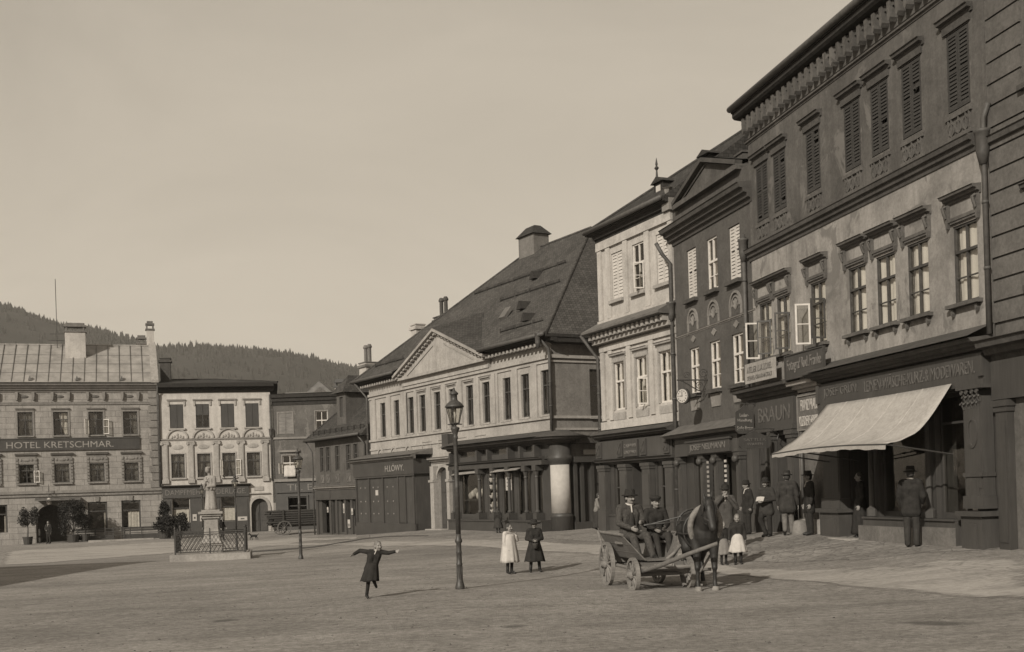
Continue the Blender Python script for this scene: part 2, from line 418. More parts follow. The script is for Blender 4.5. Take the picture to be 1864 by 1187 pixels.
# gravel of the square
PAINTED_SHADOWS = [(on_ground(345, 1134), on_ground(470, 1126), .5), (on_ground(1570, 1128), on_ground(1850, 1142), .7), (on_ground(860, 1150), on_ground(1010, 1132), .5)]  # foreground shadows, painted into the gravel colour as dark soft ellipses
def m_gravel():
    m, nt, b = newmat('gravel', .95, .15)
    o = coords(nt); big = noise(nt, coords(nt, (.5, 1.2, 1)), .12, 6, .6, .6); mid = noise(nt, coords(nt, (.8, 1, 1)), .8, 9, .68, .5)
    fine = noise(nt, o, 9, 8, .75); vf = noise(nt, o, 42, 4, .7)
    c = ramp(nt, big, [(.3, rgb(.17)), (.5, rgb(.23)), (.7, rgb(.285))])
    c = mix(nt, .7, c, ramp(nt, mid, [(.3, g4(.28)), (.5, g4(.5)), (.72, g4(.7))]), 'SOFT_LIGHT')
    c = mix(nt, .9, c, ramp(nt, fine, [(.32, g4(.2)), (.68, g4(.78))]), 'SOFT_LIGHT')
    c = mix(nt, .6, c, ramp(nt, vf, [(.3, g4(.3)), (.7, g4(.7))]), 'SOFT_LIGHT')
    # dark drifts, then the foreground shadows mixed into the gravel colour
    dp = noise(nt, coords(nt, (.16, .75, 1), loc=(3, 7.7, 0)), .55, 5, .55, .3)
    c = mix(nt, ramp(nt, dp, [(.6, g4(0)), (.74, g4(.45))]), c, rgb(.085))
    for q0, q1, sc_ in PAINTED_SHADOWS:
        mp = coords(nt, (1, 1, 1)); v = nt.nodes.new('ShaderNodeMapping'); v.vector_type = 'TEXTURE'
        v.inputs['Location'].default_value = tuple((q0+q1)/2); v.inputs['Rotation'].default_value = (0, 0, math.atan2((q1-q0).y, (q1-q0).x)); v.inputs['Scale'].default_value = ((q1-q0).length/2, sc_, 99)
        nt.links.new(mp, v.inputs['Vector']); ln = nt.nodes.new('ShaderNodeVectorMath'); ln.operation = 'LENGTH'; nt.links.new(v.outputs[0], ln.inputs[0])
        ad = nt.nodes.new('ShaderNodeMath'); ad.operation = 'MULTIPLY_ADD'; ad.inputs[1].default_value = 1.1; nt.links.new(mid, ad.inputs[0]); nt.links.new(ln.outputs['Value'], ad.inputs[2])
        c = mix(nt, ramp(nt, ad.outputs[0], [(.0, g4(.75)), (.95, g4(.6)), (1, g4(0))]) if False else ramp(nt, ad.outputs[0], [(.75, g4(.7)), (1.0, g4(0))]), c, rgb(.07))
    rt = nt.nodes.new('ShaderNodeTexWave'); rt.wave_type = 'BANDS'; rt.bands_direction = 'Y'; rt.inputs['Scale'].default_value = .22; rt.inputs['Distortion'].default_value = 9; rt.inputs['Detail'].default_value = 3; rt.inputs['Detail Scale'].default_value = .35
    nt.links.new(coords(nt, (.12, 1, 1)), rt.inputs['Vector'])
    c = mix(nt, ramp(nt, rt.outputs['Fac'], [(.0, g4(.22)), (.1, g4(0))]), c, rgb(.1))
    h = nt.nodes.new('ShaderNodeMath'); h.operation = 'ADD'; nt.links.new(fine, h.inputs[0]); nt.links.new(mid, h.inputs[1])
    h2 = nt.nodes.new('ShaderNodeMath'); h2.operation = 'ADD'; nt.links.new(h.outputs[0], h2.inputs[0]); nt.links.new(vf, h2.inputs[1])
    nt.links.new(c, b.inputs['Base Color']); bump(nt, h2.outputs[0], .6, .04, b); return m
def m_cobble(name, v, bw=.34, rh=.2):
    m, nt, b = newmat(name, .92, .2)
    o = coords(nt, (1, 1, 1)); vor = nt.nodes.new('ShaderNodeTexVoronoi'); vor.feature = 'DISTANCE_TO_EDGE'; vor.inputs['Scale'].default_value = 4.6
    nt.links.new(o, vor.inputs['Vector']); vc = nt.nodes.new('ShaderNodeTexVoronoi'); vc.inputs['Scale'].default_value = 4.6; nt.links.new(o, vc.inputs['Vector'])
    e = ramp(nt, vor.outputs['Distance'], [(0, g4(.45)), (.09, g4(1))])
    big = noise(nt, coords(nt, (.5, 1.1, 1)), .4, 7, .65, .4); fn = noise(nt, o, 12, 6, .7)
    c = ramp(nt, big, [(.3, rgb(v*.7)), (.5, rgb(v)), (.7, rgb(v*1.25))])
    sep = nt.nodes.new('ShaderNodeSeparateColor'); nt.links.new(vc.outputs['Color'], sep.inputs[0])
    c = mix(nt, .35, c, ramp(nt, sep.outputs[0], [(0, g4(.2)), (1, g4(.8))]), 'SOFT_LIGHT')
    c = mix(nt, .75, c, e, 'MULTIPLY'); c = mix(nt, .7, c, ramp(nt, fn, [(.3, g4(.3)), (.7, g4(.7))]), 'SOFT_LIGHT')
    nt.links.new(c, b.inputs['Base Color']); bump(nt, vor.outputs['Distance'], .7, .05, b); return m
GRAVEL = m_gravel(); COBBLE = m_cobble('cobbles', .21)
def m_dust():
    m, nt, b = newmat('dusty_path', .95, .15)
    o = coords(nt); mid = noise(nt, coords(nt, (.5, 1.4, 1)), .8, 8, .65, .4); fine = noise(nt, o, 10, 8, .75)
    st = noise(nt, coords(nt, (.5, 1.3, 1)), 1.6, 8, .7, 1.2)
    c = ramp(nt, mid, [(.3, rgb(.23)), (.5, rgb(.305)), (.72, rgb(.37))])
    c = mix(nt, .25, c, ramp(nt, st, [(.35, g4(.3)), (.65, g4(.66))]), 'SOFT_LIGHT')
    c = mix(nt, .7, c, ramp(nt, fine, [(.3, g4(.28)), (.7, g4(.72))]), 'SOFT_LIGHT')
    vo = nt.nodes.new('ShaderNodeTexVoronoi'); vo.feature = 'DISTANCE_TO_EDGE'; vo.inputs['Scale'].default_value = 3.4; nt.links.new(coords(nt, (.7, 1.2, 1)), vo.inputs['Vector'])
    cv_ = mix(nt, ramp(nt, noise(nt, coords(nt), .5, 5, .6), [(.45, g4(0)), (.6, g4(.8))]), g4(1), ramp(nt, vo.outputs['Distance'], [(0, g4(.55)), (.1, g4(1))])); c = mix(nt, 1.0, c, cv_, 'MULTIPLY')
    nt.links.new(c, b.inputs['Base Color']); bump(nt, fine, .5, .03, b); return m
def ragged(m, width, scale):
    """lets a laid surface thin out irregularly towards its edges"""
    nt = m.node_tree; b = nt.nodes['Principled BSDF']; a = nt.nodes.new('ShaderNodeAttribute'); a.attribute_name = 'edge'
    n = noise(nt, coords(nt), scale, 8, .7); d = nt.nodes.new('ShaderNodeMath'); d.operation = 'DIVIDE'; d.inputs[1].default_value = width; nt.links.new(a.outputs['Fac'], d.inputs[0])
    s = nt.nodes.new('ShaderNodeMath'); s.operation = 'SUBTRACT'; nt.links.new(d.outputs[0], s.inputs[0]); nt.links.new(n, s.inputs[1])
    nt.links.new(ramp(nt, s.outputs[0], [(0, g4(0)), (.3, g4(1))]), b.inputs['Alpha']); return m
DUST = ragged(m_dust(), 1.7, .9); COBBLE = ragged(COBBLE, .5, 3)

def axis_lines(lo, a, b, hi, step):
    k = [lo]; s = a-lo; v = [lo+s*t for t in (.35, .6, .78, .9, .96)]
    k += v+list(np.arange(a, b+1e-6, step)); s = hi-b; k += [b+s*t for t in (.04, .1, .22, .4, .65, 1)]
    return np.array(k)
gx = axis_lines(-2700, -48, 26, 2700, .5); gy = axis_lines(-600, 6, 98, 2700, .5)
X, Y = np.meshgrid(gx, gy); Z = ground_arr(X, Y)
rs = np.random.RandomState(3)
mb = MB(); nX = len(gx)
mb.v = [tuple(p) for p in np.stack([X, Y, Z], -1).reshape(-1, 3)]
for i in range(len(gy)-1):
    for k in range(nX-1):
        mb.f.append([i*nX+k, i*nX+k+1, (i+1)*nX+k+1, (i+1)*nX+k]); mb.m.append(0)
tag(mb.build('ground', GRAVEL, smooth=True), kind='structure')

def path_sheet(name, up, lo, mat, lift, jit=.12):
    """a strip of paving laid over the ground between two surveyed edges"""
    A = [on_ground(*p) for p in up]; B = [on_ground(*p) for p in lo]
    def dens(P, n):
        d = [0]
        for a, b in zip(P, P[1:]): d.append(d[-1]+(b-a).length)
        out = []
        for i in range(n+1):
            t = d[-1]*i/n; k = max(j for j in range(len(d)-1) if d[j] <= t+1e-9); f = (t-d[k])/max(d[k+1]-d[k], 1e-6)
            out.append(P[k].lerp(P[k+1], f))
        return out
    n = 150; A = dens(A, n); B = dens(B, n); rows = []; ph = random.random()*9
    for i in range(n+1):
        ja = math.sin(i*.37+ph)*jit+math.sin(i*1.13)*jit*.6+random.uniform(-jit, jit)*.5; jb = math.sin(i*.29+2*ph)*jit*1.4+math.sin(i*.93)*jit*.7+random.uniform(-jit, jit)*.6
        d = (B[i]-A[i]); L = max(d.length, .1); d /= L; r = []
        m = 14
        for k in range(m+1):
            p = A[i]+d*(ja+(L+jb-ja)*k/m)
            r.append((p.x, p.y, ground(p.x, p.y)+lift))
        rows.append(r)
    mb = MB(); mb.grid(rows); o = mb.build(name, mat, smooth=True)
    at_ = o.data.attributes.new('edge', 'FLOAT', 'POINT'); v = []
    for i, r in enumerate(rows):
        for k, p in enumerate(r):
            e = min((Vector(p)-Vector(r[0])).length, (Vector(p)-Vector(r[-1])).length, (Vector(p)-Vector(rows[0][k])).length, (Vector(p)-Vector(rows[-1][k])).length); v.append(e)
    at_.data.foreach_set('value', v); return tag(o, kind='structure')
path_sheet('pale_path', [(440,987),(620,989),(700,984),(850,982),(1000,984),(1100,989),(1230,998),(1340,1028),(1420,1031),(1560,1027),(1700,1010),(1864,1001),(1990,996)],
           [(440,995),(568,994),(640,993),(700,996),(850,997),(930,1005),(1090,1019),(1240,1041),(1330,1053),(1420,1063),(1600,1081),(1720,1093),(1864,1106),(1990,1120)], DUST, .011)
path_sheet('hotel_forecourt', [(-20,1004),(60,1000),(150,995),(300,985),(440,984),(560,978),(660,977)], [(-20,1032),(60,1027),(150,1020),(310,1008),(440,1001),(560,986),(660,982)], DUST, .011, .25)
GUT = m_plain('gutter_stone', .075, .9, .2, .4, 2)
path_sheet('gutter_channel', [(330,1009),(440,1004.5),(480,1002),(568,995.5),(610,989),(660,980.5),(700,976.5),(780,975)], [(330,1011),(440,1006.5),(480,1004),(568,997.5),(610,991),(660,982.2),(700,978),(780,976.3)], GUT, .014, .02)
path_sheet('cobbled_pavement', [(668,973),(800,964),(1000,967),(1098,964),(1240,967),(1365,970),(1505,972),(1650,980),(1820,996),(1890,1002)],
           [(668,981),(800,980),(1000,982),(1098,987),(1240,996),(1345,1025),(1420,1028),(1560,1024),(1700,1007),(1890,1004)], COBBLE, .005, .06)

# loose stones and straw on the gravel: past counting
mb = MB(); rr = random.Random(8)
for _ in range(2600):
    yy = 7+30*rr.random()**1.5; xx = rr.uniform(-.48, .48)*yy; r_ = rr.choice((.006, .008, .01, .013, .02))*rr.uniform(.7, 1.2); z = ground(xx, yy) if _ % 1 == 0 else 0
    b = len(mb.v); a0 = rr.random()*6
    for k in range(5): mb.v.append((xx+r_*1.3*math.cos(a0+k*1.257)*rr.uniform(.7, 1.2), yy+r_*math.sin(a0+k*1.257), z-.004))
    for k in range(5): mb.v.append((xx+r_*.7*math.cos(a0+k*1.257), yy+r_*.6*math.sin(a0+k*1.257), z+r_*.55))
    for k in range(5): mb.f.append([b+k, b+(k+1) % 5, b+5+(k+1) % 5, b+5+k]); mb.m.append(rr.random() < .0)
    mb.f.append([b+5+k for k in range(5)]); mb.m.append(0)
tag(mb.build('loose_stones', m_plain('pebble', .1, .95, .1, .7, 1.3)), 'loose stones scattered over the gravel', 'stones', kind='stuff')

# ------------------------------------------------------------ wooded hills
HILL = m_plain('hillside', .03, .95, .1, .35, .01)
FOREST = m_plain('forest', .03, .95, .1, .45, .03)
SKY_LINE = [(-700,480),(-400,470),(-150,505),(28,553),(100,584),(170,590),(230,603),(285,623),(340,618),(400,622),(500,633),(600,654),(660,664),(760,688),(900,735),(1100,800),(1400,850),(2000,860),(2900,800)]
def ridge_h(px):
    for (a, b), (c, d) in zip(SKY_LINE, SKY_LINE[1:]):
        if a <= px <= c: return b+(d-b)*(px-a)/(c-a)
    return SKY_LINE[-1][1] if px > 0 else SKY_LINE[0][1]
HD = 1500.0
rows = []; pxs = np.linspace(-700, 2900, 121)
for k, f in enumerate((.45, .55, .66, .78, .9, 1.0, 1.2, 1.7)):
    r = []
    for px in pxs:
        p = at(px, ridge_h(px), HD); top = p.z-9
        g = (0, .16, .38, .64, .87, 1, .9, .5)[k]; wob = math.sin(px*.013+k*1.7)*7*(0 < g < 1)+math.sin(px*.041+k)*3*(0 < g < 1)
        r.append((p.x*f, HD*f, -3+(top+3)*g+wob))
    rows.append(r)
mb = MB(); mb.grid(rows); tag(mb.build('hills', HILL, smooth=True), kind='structure')
# conifers on them: past counting
mb = MB(); rr = random.Random(5)
def hill_z(ip, k): return Vector(rows[k][ip])
for _ in range(7500):
    ip = rr.uniform(0, 64); k = min(5.999, max(.3, rr.triangular(.4, 6, 5.2))) if rr.random() > .35 else rr.uniform(4.75, 5.1)
    i0 = int(ip); k0 = int(k); fi = ip-i0; fk = k-k0
    p = (hill_z(i0, k0).lerp(hill_z(i0+1, k0), fi)).lerp(hill_z(i0, k0+1).lerp(hill_z(i0+1, k0+1), fi), fk)
    h = rr.triangular(3.5, 12, 6); w = h*rr.uniform(.16, .26); t0 = rr.random()*6; b = len(mb.v)
    for zz, q in ((0, 1), (.4, .72), (.42, .85), (.75, .4)):
        for j in range(6): mb.v.append((p.x+math.cos(t0+j*1.047)*w*q*rr.uniform(.7, 1.2), p.y+math.sin(t0+j*1.047)*w*q, p.z-1+h*zz))
    mb.v.append((p.x, p.y, p.z-1+h))
    for l in range(3):
        for j in range(6): mb.f.append([b+l*6+j, b+l*6+(j+1) % 6, b+l*6+6+(j+1) % 6, b+l*6+6+j]); mb.m.append(0)
    for j in range(6): mb.f.append([b+18+j, b+18+(j+1) % 6, b+24]); mb.m.append(0)
tag(mb.build('forest', FOREST), 'dark conifer forest covering the hills behind the hotel', 'forest', kind='stuff')

# ------------------------------------------------------------ house kit
class House:
    def __init__(s, name, p0, p1, label, group=None, cat='house'):
        d = Vector((p1[0]-p0[0], p1[1]-p0[1])); s.L = d.length
        s.root = empty(name, (p0[0], p0[1], 0), math.atan2(d.y, d.x), label, cat, group)
        s.open = []
    def to_local(s, p):
        return Matrix.Rotation(-s.root.rotation_euler.z, 4, 'Z') @ (Vector(p)-s.root.location)
    def to_world(s, p):
        return s.root.location+Matrix.Rotation(s.root.rotation_euler.z, 4, 'Z') @ Vector(p)
def facade(mb, u0, u1, z0, z1, ops, y=0.0, rev=.22, mi=0):
    """front wall in the x-z plane with real openings and reveals"""
    xs = sorted({u0, u1}|{v for o in ops for v in o[:2] if u0 < v < u1}); zs = sorted({z0, z1}|{v for o in ops for v in o[2:4] if z0 < v < z1})
    for a, b in zip(xs, xs[1:]):
        run = None
        for c, d in zip(zs, zs[1:]):
            mx, mz = (a+b)/2, (c+d)/2
            hole = any(o[0] < mx < o[1] and o[2] < mz < o[3] for o in ops)
            if hole:
                if run: mb.face([(a, y, run[0]), (b, y, run[0]), (b, y, run[1]), (a, y, run[1])], mi); run = None
            else: run = (run[0], d) if run else (c, d)
        if run: mb.face([(a, y, run[0]), (b, y, run[0]), (b, y, run[1]), (a, y, run[1])], mi)
    for o in ops:
        a, b, c, d = o[:4]; r = o[4] if len(o) > 4 else rev
        mb.face([(a, y, c), (a, y+r, c), (a, y+r, d), (a, y, d)], mi); mb.face([(b, y, c), (b, y, d), (b, y+r, d), (b, y+r, c)], mi)
        mb.face([(a, y, d), (a, y+r, d), (b, y+r, d), (b, y, d)], mi); mb.face([(a, y, c), (b, y, c), (b, y+r, c), (a, y+r, c)], mi)
def shell(mb, u0, u1, z0, z1, dep, mi=0, inner=1, y=0.0, part=1.7):
    """side and rear walls and a dark partition behind the rooms"""
    mb.face([(u0, y, z0), (u0, y, z1), (u0, dep, z1), (u0, dep, z0)], mi); mb.face([(u1, y, z0), (u1, dep, z0), (u1, dep, z1), (u1, y, z1)], mi)
    mb.face([(u0, dep, z0), (u0, dep, z1), (u1, dep, z1), (u1, dep, z0)], mi)
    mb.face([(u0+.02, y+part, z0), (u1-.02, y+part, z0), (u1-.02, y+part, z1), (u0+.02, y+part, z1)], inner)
def spandrel(mb, u0, u1, zs, zt, y0, y1, mi=0, n=12):
    """fills the corners above an arch inside a square-headed opening"""
    c = (u0+u1)/2; r = (u1-u0)/2; k = zt-zs
    for sgn in (-1, 1):
        prev = None
        for i in range(n+1):
            t = math.pi/2*i/n; x = c+sgn*r*math.cos(t); z = zs+k*math.sin(t)
            if prev:
                for y in (y0, y1): mb.face([(prev[0], y, prev[1]), (x, y, z), (x, y, zt+.001), (prev[0], y, zt+.001)], mi)
                mb.face([(prev[0], y0, prev[1]), (x, y0, z), (x, y1, z), (prev[0], y1, prev[1])], mi)
            prev = (x, z)
def ring(mb, u0, u1, zs, zt, y0, y1, wd, mi=0, n=14, full=False):
    """moulding round an arch"""
    c = (u0+u1)/2; r = (u1-u0)/2; k = zt-zs; t0, t1 = (0, math.pi) if not full else (0, 2*math.pi); P = []
    for i in range(n+1):
        t = t0+(t1-t0)*i/n; P.append((c+r*math.cos(t), zs+k*math.sin(t), c+(r+wd)*math.cos(t), zs+(k+wd)*math.sin(t)))
    for a, b in zip(P, P[1:]):
        mb.face([(a[0], y0, a[1]), (a[2], y0, a[3]), (b[2], y0, b[3]), (b[0], y0, b[1])], mi)
        mb.face([(a[2], y0, a[3]), (a[2], y1, a[3]), (b[2], y1, b[3]), (b[2], y0, b[3])], mi)
        mb.face([(a[0], y0, a[1]), (b[0], y0, b[1]), (b[0], y1, b[1]), (a[0], y1, a[1])], mi)
def corprof(zb, zt, out, steps=3, y=0.0, inn=.03):
    prof = [(y+inn, zb)]
    for i in range(steps):
        a = out*((i+.55)/steps)**1.2; z = zb+(zt-zb)*i/steps; z2 = zb+(zt-zb)*(i+.8)/steps
        prof += [(y-a, z), (y-a-out*.06, z2)]
    return prof+[(y-out, zt), (y+inn, zt+out*.12)]
def cornice(mb, u0, u1, zb, zt, out, steps=3, mi=0, y=0.0, inn=.03):
    """stepped, oversailing cornice profile"""
    mb.ext(corprof(zb, zt, out, steps, y, inn), u0, u1, mi)
WN = [0]
def window(h, u, z0, z1, w, frame, y=.13, transom=.68, cols=2, bars=1, curtain=None, hood=None, sill=None, shutter=None, trim=None, pane=True,
           casements=(), blind=None, label=None, fw=.055, par=None, cgap=.17, ccloth=None):
    WN[0] += 1; rr = random.Random(WN[0]*31)
    a, b = u-w/2, u+w/2; mb = MB(); f = fw; ya, yb = y, y+.07
    mb.box(a, ya, z0, a+f, yb, z1); mb.box(b-f, ya, z0, b, yb, z1); mb.box(a+f, ya, z1-f, b-f, yb, z1); mb.box(a+f, ya, z0, b-f, yb, z0+f*1.2)
    zt = z0+(z1-z0)*transom
    mw = min(.028, fw*.5)
    if transom < 1: mb.box(a+f, ya-.015, zt-mw*1.25, b-f, yb, zt+mw*1.25)
    for k in range(1, cols):
        x = a+(b-a)*k/cols; mb.box(x-mw, ya+.004, z0+f*1.2, x+mw, yb-.004, zt-mw*1.25 if transom < 1 else z1-f)
        if transom < 1: mb.box(x-mw*.86, ya+.004, zt+mw*1.25, x+mw*.86, yb-.004, z1-f)
    for k in range(1, bars+1):
        z = z0+(zt-z0)*k/(bars+1); mb.box(a+f, ya+.012, z-.013, b-f, yb-.02, z+.013)
    o = mb.build('window', frame, par or h.root)
    if label: o['label'] = label
    if pane:
        g = MB(); g.face([(a+.02, y+.045, z0+.02), (b-.02, y+.045, z0+.02), (b-.02, y+.045, z1-.02), (a+.02, y+.045, z1-.02)]); g.build('pane', GLASS, o)
    if curtain:
        c = MB(); yc = y+cgap
        def drape(x0, x1, x0b, x1b, za, zb2):
            rows = []
            for j in range(9):
                t = j/8; l = x0+(x0b-x0)*t**1.6; r = x1+(x1b-x1)*t**1.6
                rows.append([(l+(r-l)*i/10, yc+.025*math.sin(i*1.9+x0*7)+.01*rr.random(), za+(zb2-za)*t) for i in range(11)])
            c.grid(rows)
        m = (a+b)/2
        if curtain == 'full': drape(a+.03, b-.03, a+.03, b-.03, z1-.04, z0+.04)
        elif curtain == 'split': drape(a+.03, m-.01, a+.03, a+w*.2, z1-.05, z0+.05); drape(m+.01, b-.03, b-w*.2, b-.03, z1-.05, z0+.05)
        elif curtain == 'half': drape(a+.03, b-.03, a+.03, b-.03, z0+(z1-z0)*.62, z0+.04)
        elif curtain == 'left': drape(a+.03, m+.1, a+.03, a+w*.22, z1-.05, z0+.05)
        elif curtain == 'right': drape(m-.1, b-.03, b-w*.25, b-.03, z1-.05, z0+.05)
        c.build('curtain', ccloth or CLOTH_C, o, True)
    if blind:
        c = MB(); zb_ = z1-(z1-z0)*blind; n = max(4, int((z1-zb_)/.07))
        for i in range(n):
            zz = zb_+(z1-.03-zb_)*i/n; c.face([(a+.03, y-.035, zz), (b-.03, y-.035, zz), (b-.03, y-.01, zz+(z1-zb_)/n*1.02), (a+.03, y-.01, zz+(z1-zb_)/n*1.02)])
        c.box(u-.02, y-.052, zb_, u+.02, y-.036, z1-.03); c.build('blind', SHUT_M, o)
    if shutter:
        mt, sl = shutter
        for (p, q) in ((a+.01, u-.008), (u+.008, b-.01)):
            s = MB(); yy = y-.06
            for x in (p, q-.05): s.box(x, yy, z0+.02, x+.05, yy+.035, z1-.02)
            for z in (z0+.02, z0+(z1-z0)*.5-.03, z1-.09): s.box(p+.05, yy, z, q-.05, yy+.035, z+.07)
            n = int((z1-z0)/sl)
            for i in range(n):
                z = z0+.08+(z1-z0-.16)*i/n
                if abs(z-(z0+z1)/2) < .03 or (mt is SHUT_D and rr.random() < .03): continue
                t = rr.uniform(-.008, .008)
                s.face([(p+.05, yy+.002, z+t), (q-.05, yy+.002, z+rr.uniform(-.006, .006)), (q-.05, yy+.03, z+sl*.95), (p+.05, yy+.03, z+sl*.95)])
            s.build('shutter', mt, o)
    for side, ang, za, zb2, gl in casements:
        c = MB(); ww = w/2-.03; f2 = .045
        c.box(0, 0, za, f2, .035, zb2); c.box(ww-f2, 0, za, ww, .035, zb2); c.box(f2, 0, zb2-f2, ww-f2, .035, zb2); c.box(f2, 0, za, ww-f2, .035, za+f2)
        c.box(f2, .008, (za+zb2)/2-.012, ww-f2, .028, (za+zb2)/2+.012); n0 = len(c.f)
        c.face([(f2*.5, .018, za+.02), (ww-f2*.5, .018, za+.02), (ww-f2*.5, .018, zb2-.02), (f2*.5, .018, zb2-.02)], 1)
        M = Matrix.Translation((a+.0 if side < 0 else b-.0, min(y, .04)-.06, 0)) @ Matrix.Rotation(R(-ang if side < 0 else 180+ang), 4, 'Z')
        c.xf(M); cc = c.build('casement', [FR_W if gl else frame, GLASS], o)
    if sill:
        mt, out, ht, ex = sill[:4]; s = MB(); s.box(a-ex, -out, z0-ht, b+ex, .1, z0-.004)
        if len(sill) > 4:
            for x in (a-ex*.2, b+ex*.2-.06): s.prism([(x, z0-ht-.002), (x+.06, z0-ht-.002), (x+.06, z0-ht-.1), (x+.03, z0-ht-.16), (x, z0-ht-.1)], -out*.6, .02)
        s.build('sill', mt, o)
    if hood:
        mt, kind = hood; s = MB()
        if kind == 'flat': cornice(s, a-.13, b+.13, z1+.12, z1+.27, .17, 2)
        elif kind == 'console':
            cornice(s, a-.18, b+.18, z1+.47, z1+.64, .22, 3)
            s.box(a-.02, -.05, z1+.05, b+.02, .03, z1+.12); s.box(a-.05, -.07, z1+.1, b+.05, .02, z1+.17)
            for x in (a-.14, b+.06):
                s.prism([(x, z1+.466), (x+.08, z1+.466), (x+.08, z1+.1), (x+.055, z1-.02), (x+.025, z1-.02), (x, z1+.1)], -.08, .02)
                s.tube([(x+.04, -.09, z1+.44), (x+.04, -.16, z1+.4), (x+.04, -.13, z1+.3), (x+.04, -.09, z1+.2)], .035, 6)
        elif kind == 'broad':
            cornice(s, a-.17, b+.17, z1+.18, z1+.33, .18, 2); s.box(a-.08, -.05, z1+.02, b+.08, .03, z1+.17)
        elif kind == 'ears':
            cornice(s, a-.2, b+.2, z1+.22, z1+.36, .16, 2)
            for x in (a-.17, b+.05): s.box(x, -.07, z1-.12, x+.12, .02, z1+.218)
        elif kind == 'ornate':
            cornice(s, a-.28, b+.28, z1+.62, z1+.8, .28, 2); s.box(a-.16, -.05, z1+.06, b+.16, .03, z1+.58)
            s.ball((u, -.06, z1+.34), (.3, .05, .12)); s.ball((u-.36, -.06, z1+.34), (.1, .05, .1)); s.ball((u+.36, -.06, z1+.34), (.1, .05, .1))
            for x in (a-.26, b+.06):
                for i in range(8): s.box(x+.02*(i % 2), -.09-.02*(i % 2), z0+.02+(z1+.5-z0)*i/8, x+.2-.02*(i % 2), .02, z0+(z1+.5-z0)*(i+.86)/8)
        s.build('hood', mt, o)
    if trim:
        mt, tw = trim; s = MB()
        s.box(a-tw, -.04, z0, a-.003, .03, z1+tw); s.box(b+.003, -.04, z0, b+tw, .03, z1+tw); s.box(a-.003, -.045, z1+.003, b+.003, .03, z1+tw)
        s.build('surround', mt, o)
    return o
def opening(u, z0, z1, w): return (u-w/2, u+w/2, z0, z1)
def hip_roof(h, u0, u1, y0, y1, ze, tan, over, mat, left=True, right=True, name='roof', th=.14, notch=None):
    """tiled roof with a ridge along the facade; hipped or gabled at each end"""
    a, b, c, d = u0-over*(1 if left else .15), u1+over*(1 if right else .15), y0-over, y1+over
    half = (d-c)/2; zr = ze+half*tan; ym = (c+d)/2
    ra = a+half if left else a; rb = b-half if right else b
    mb = MB(); E = [(a, c, ze), (b, c, ze), (b, d, ze), (a, d, ze)]; P, Q = (ra, ym, zr), (rb, ym, zr)
    if notch:
        xa, xb, xm, zn = notch; yn = c+(zn-ze)/tan
        mb.face([E[0], (xa, c, ze), (xm, yn, zn), (xm, ym, zr), P]); mb.face([(xb, c, ze), E[1], Q, (xm, ym, zr), (xm, yn, zn)])
    else: mb.face([E[0], E[1], Q, P])
    mb.face([E[2], E[3], P, Q]); mb.face([E[3], E[0], P]); mb.face([E[1], E[2], Q])
    lo = [(x, y, z-th) for x, y, z in E]
    for i in range(4):
        if notch and i == 0:
            for p_, q_ in ((a, notch[0]), (notch[1], b)): mb.face([(p_, c, ze-th), (q_, c, ze-th), (q_, c, ze), (p_, c, ze)], 1)
        else: mb.face([lo[i], lo[(i+1) % 4], E[(i+1) % 4], E[i]], 1)
    if not notch: mb.face(lo[::-1], 1)
    hipc = MB()
    o = mb.build(name, [mat, SOFFIT], h.root)
    hipc.tube([P, Q], .09, 6)
    if left: hipc.tube([E[0], P], .08, 6)
    if right: hipc.tube([E[1], Q], .08, 6)
    hipc.build('ridge_tiles', mat, o)
    o['ridge'] = zr
    return o, (ra, rb, ym, zr)
def chimney(parent, x, y, z0, z1, w, d, mat, cap='slab', pots=0, capmat=None):
    mb = MB(); mb.box(x-w/2, y-d/2, z0, x+w/2, y+d/2, z1)
    if cap == 'slab': mb.box(x-w/2-.1, y-d/2-.1, z1-.28, x+w/2+.1, y+d/2+.1, z1-.12, 1); mb.box(x-w/2-.05, y-d/2-.05, z1+.002, x+w/2+.05, y+d/2+.05, z1+.07, 1)
    if cap == 'hood':
        for sx in (-1, 1):
            for sy in (-1, 1): mb.box(x+sx*w*.42-.06, y+sy*d*.42-.06, z1, x+sx*w*.42+.06, y+sy*d*.42+.06, z1+.3, 1)
        mb.box(x-w/2-.06, y-d/2-.06, z1+.302, x+w/2+.06, y+d/2+.06, z1+.42, 1); mb.box(x-w/2+.05, y-d/2+.05, z1+.422, x+w/2-.05, y+d/2-.05, z1+.6, 1)
        mb.box(x-w/2-.08, y-d/2-.08, z1-.1, x+w/2+.08, y+d/2+.08, z1-.001, 1)
    if cap == 'hip':
        b = len(mb.v); e = .14
        P = [(x-w/2-e, y-d/2-e, z1), (x+w/2+e, y-d/2-e, z1), (x+w/2+e, y+d/2+e, z1), (x-w/2-e, y+d/2+e, z1)]
        Q = [(x-w*.28, y-d*.2, z1+.55), (x+w*.28, y-d*.2, z1+.55), (x+w*.28, y+d*.2, z1+.55), (x-w*.28, y+d*.2, z1+.55)]
        for i in range(4): mb.face([P[i], P[(i+1) % 4], Q[(i+1) % 4], Q[i]], 1)
        mb.face(Q, 1); mb.face(P[::-1], 1)
    for k in range(pots):
        px_ = x+(k-(pots-1)/2)*w*.55
        mb.lathe([(.12, z1), (.12, z1+1.0), (.17, z1+1.02), (.17, z1+1.12), (.1, z1+1.25)], (px_, y, 0), 10, 1)
    return mb.build('chimney', [mat, capmat or TRIM_D], parent)
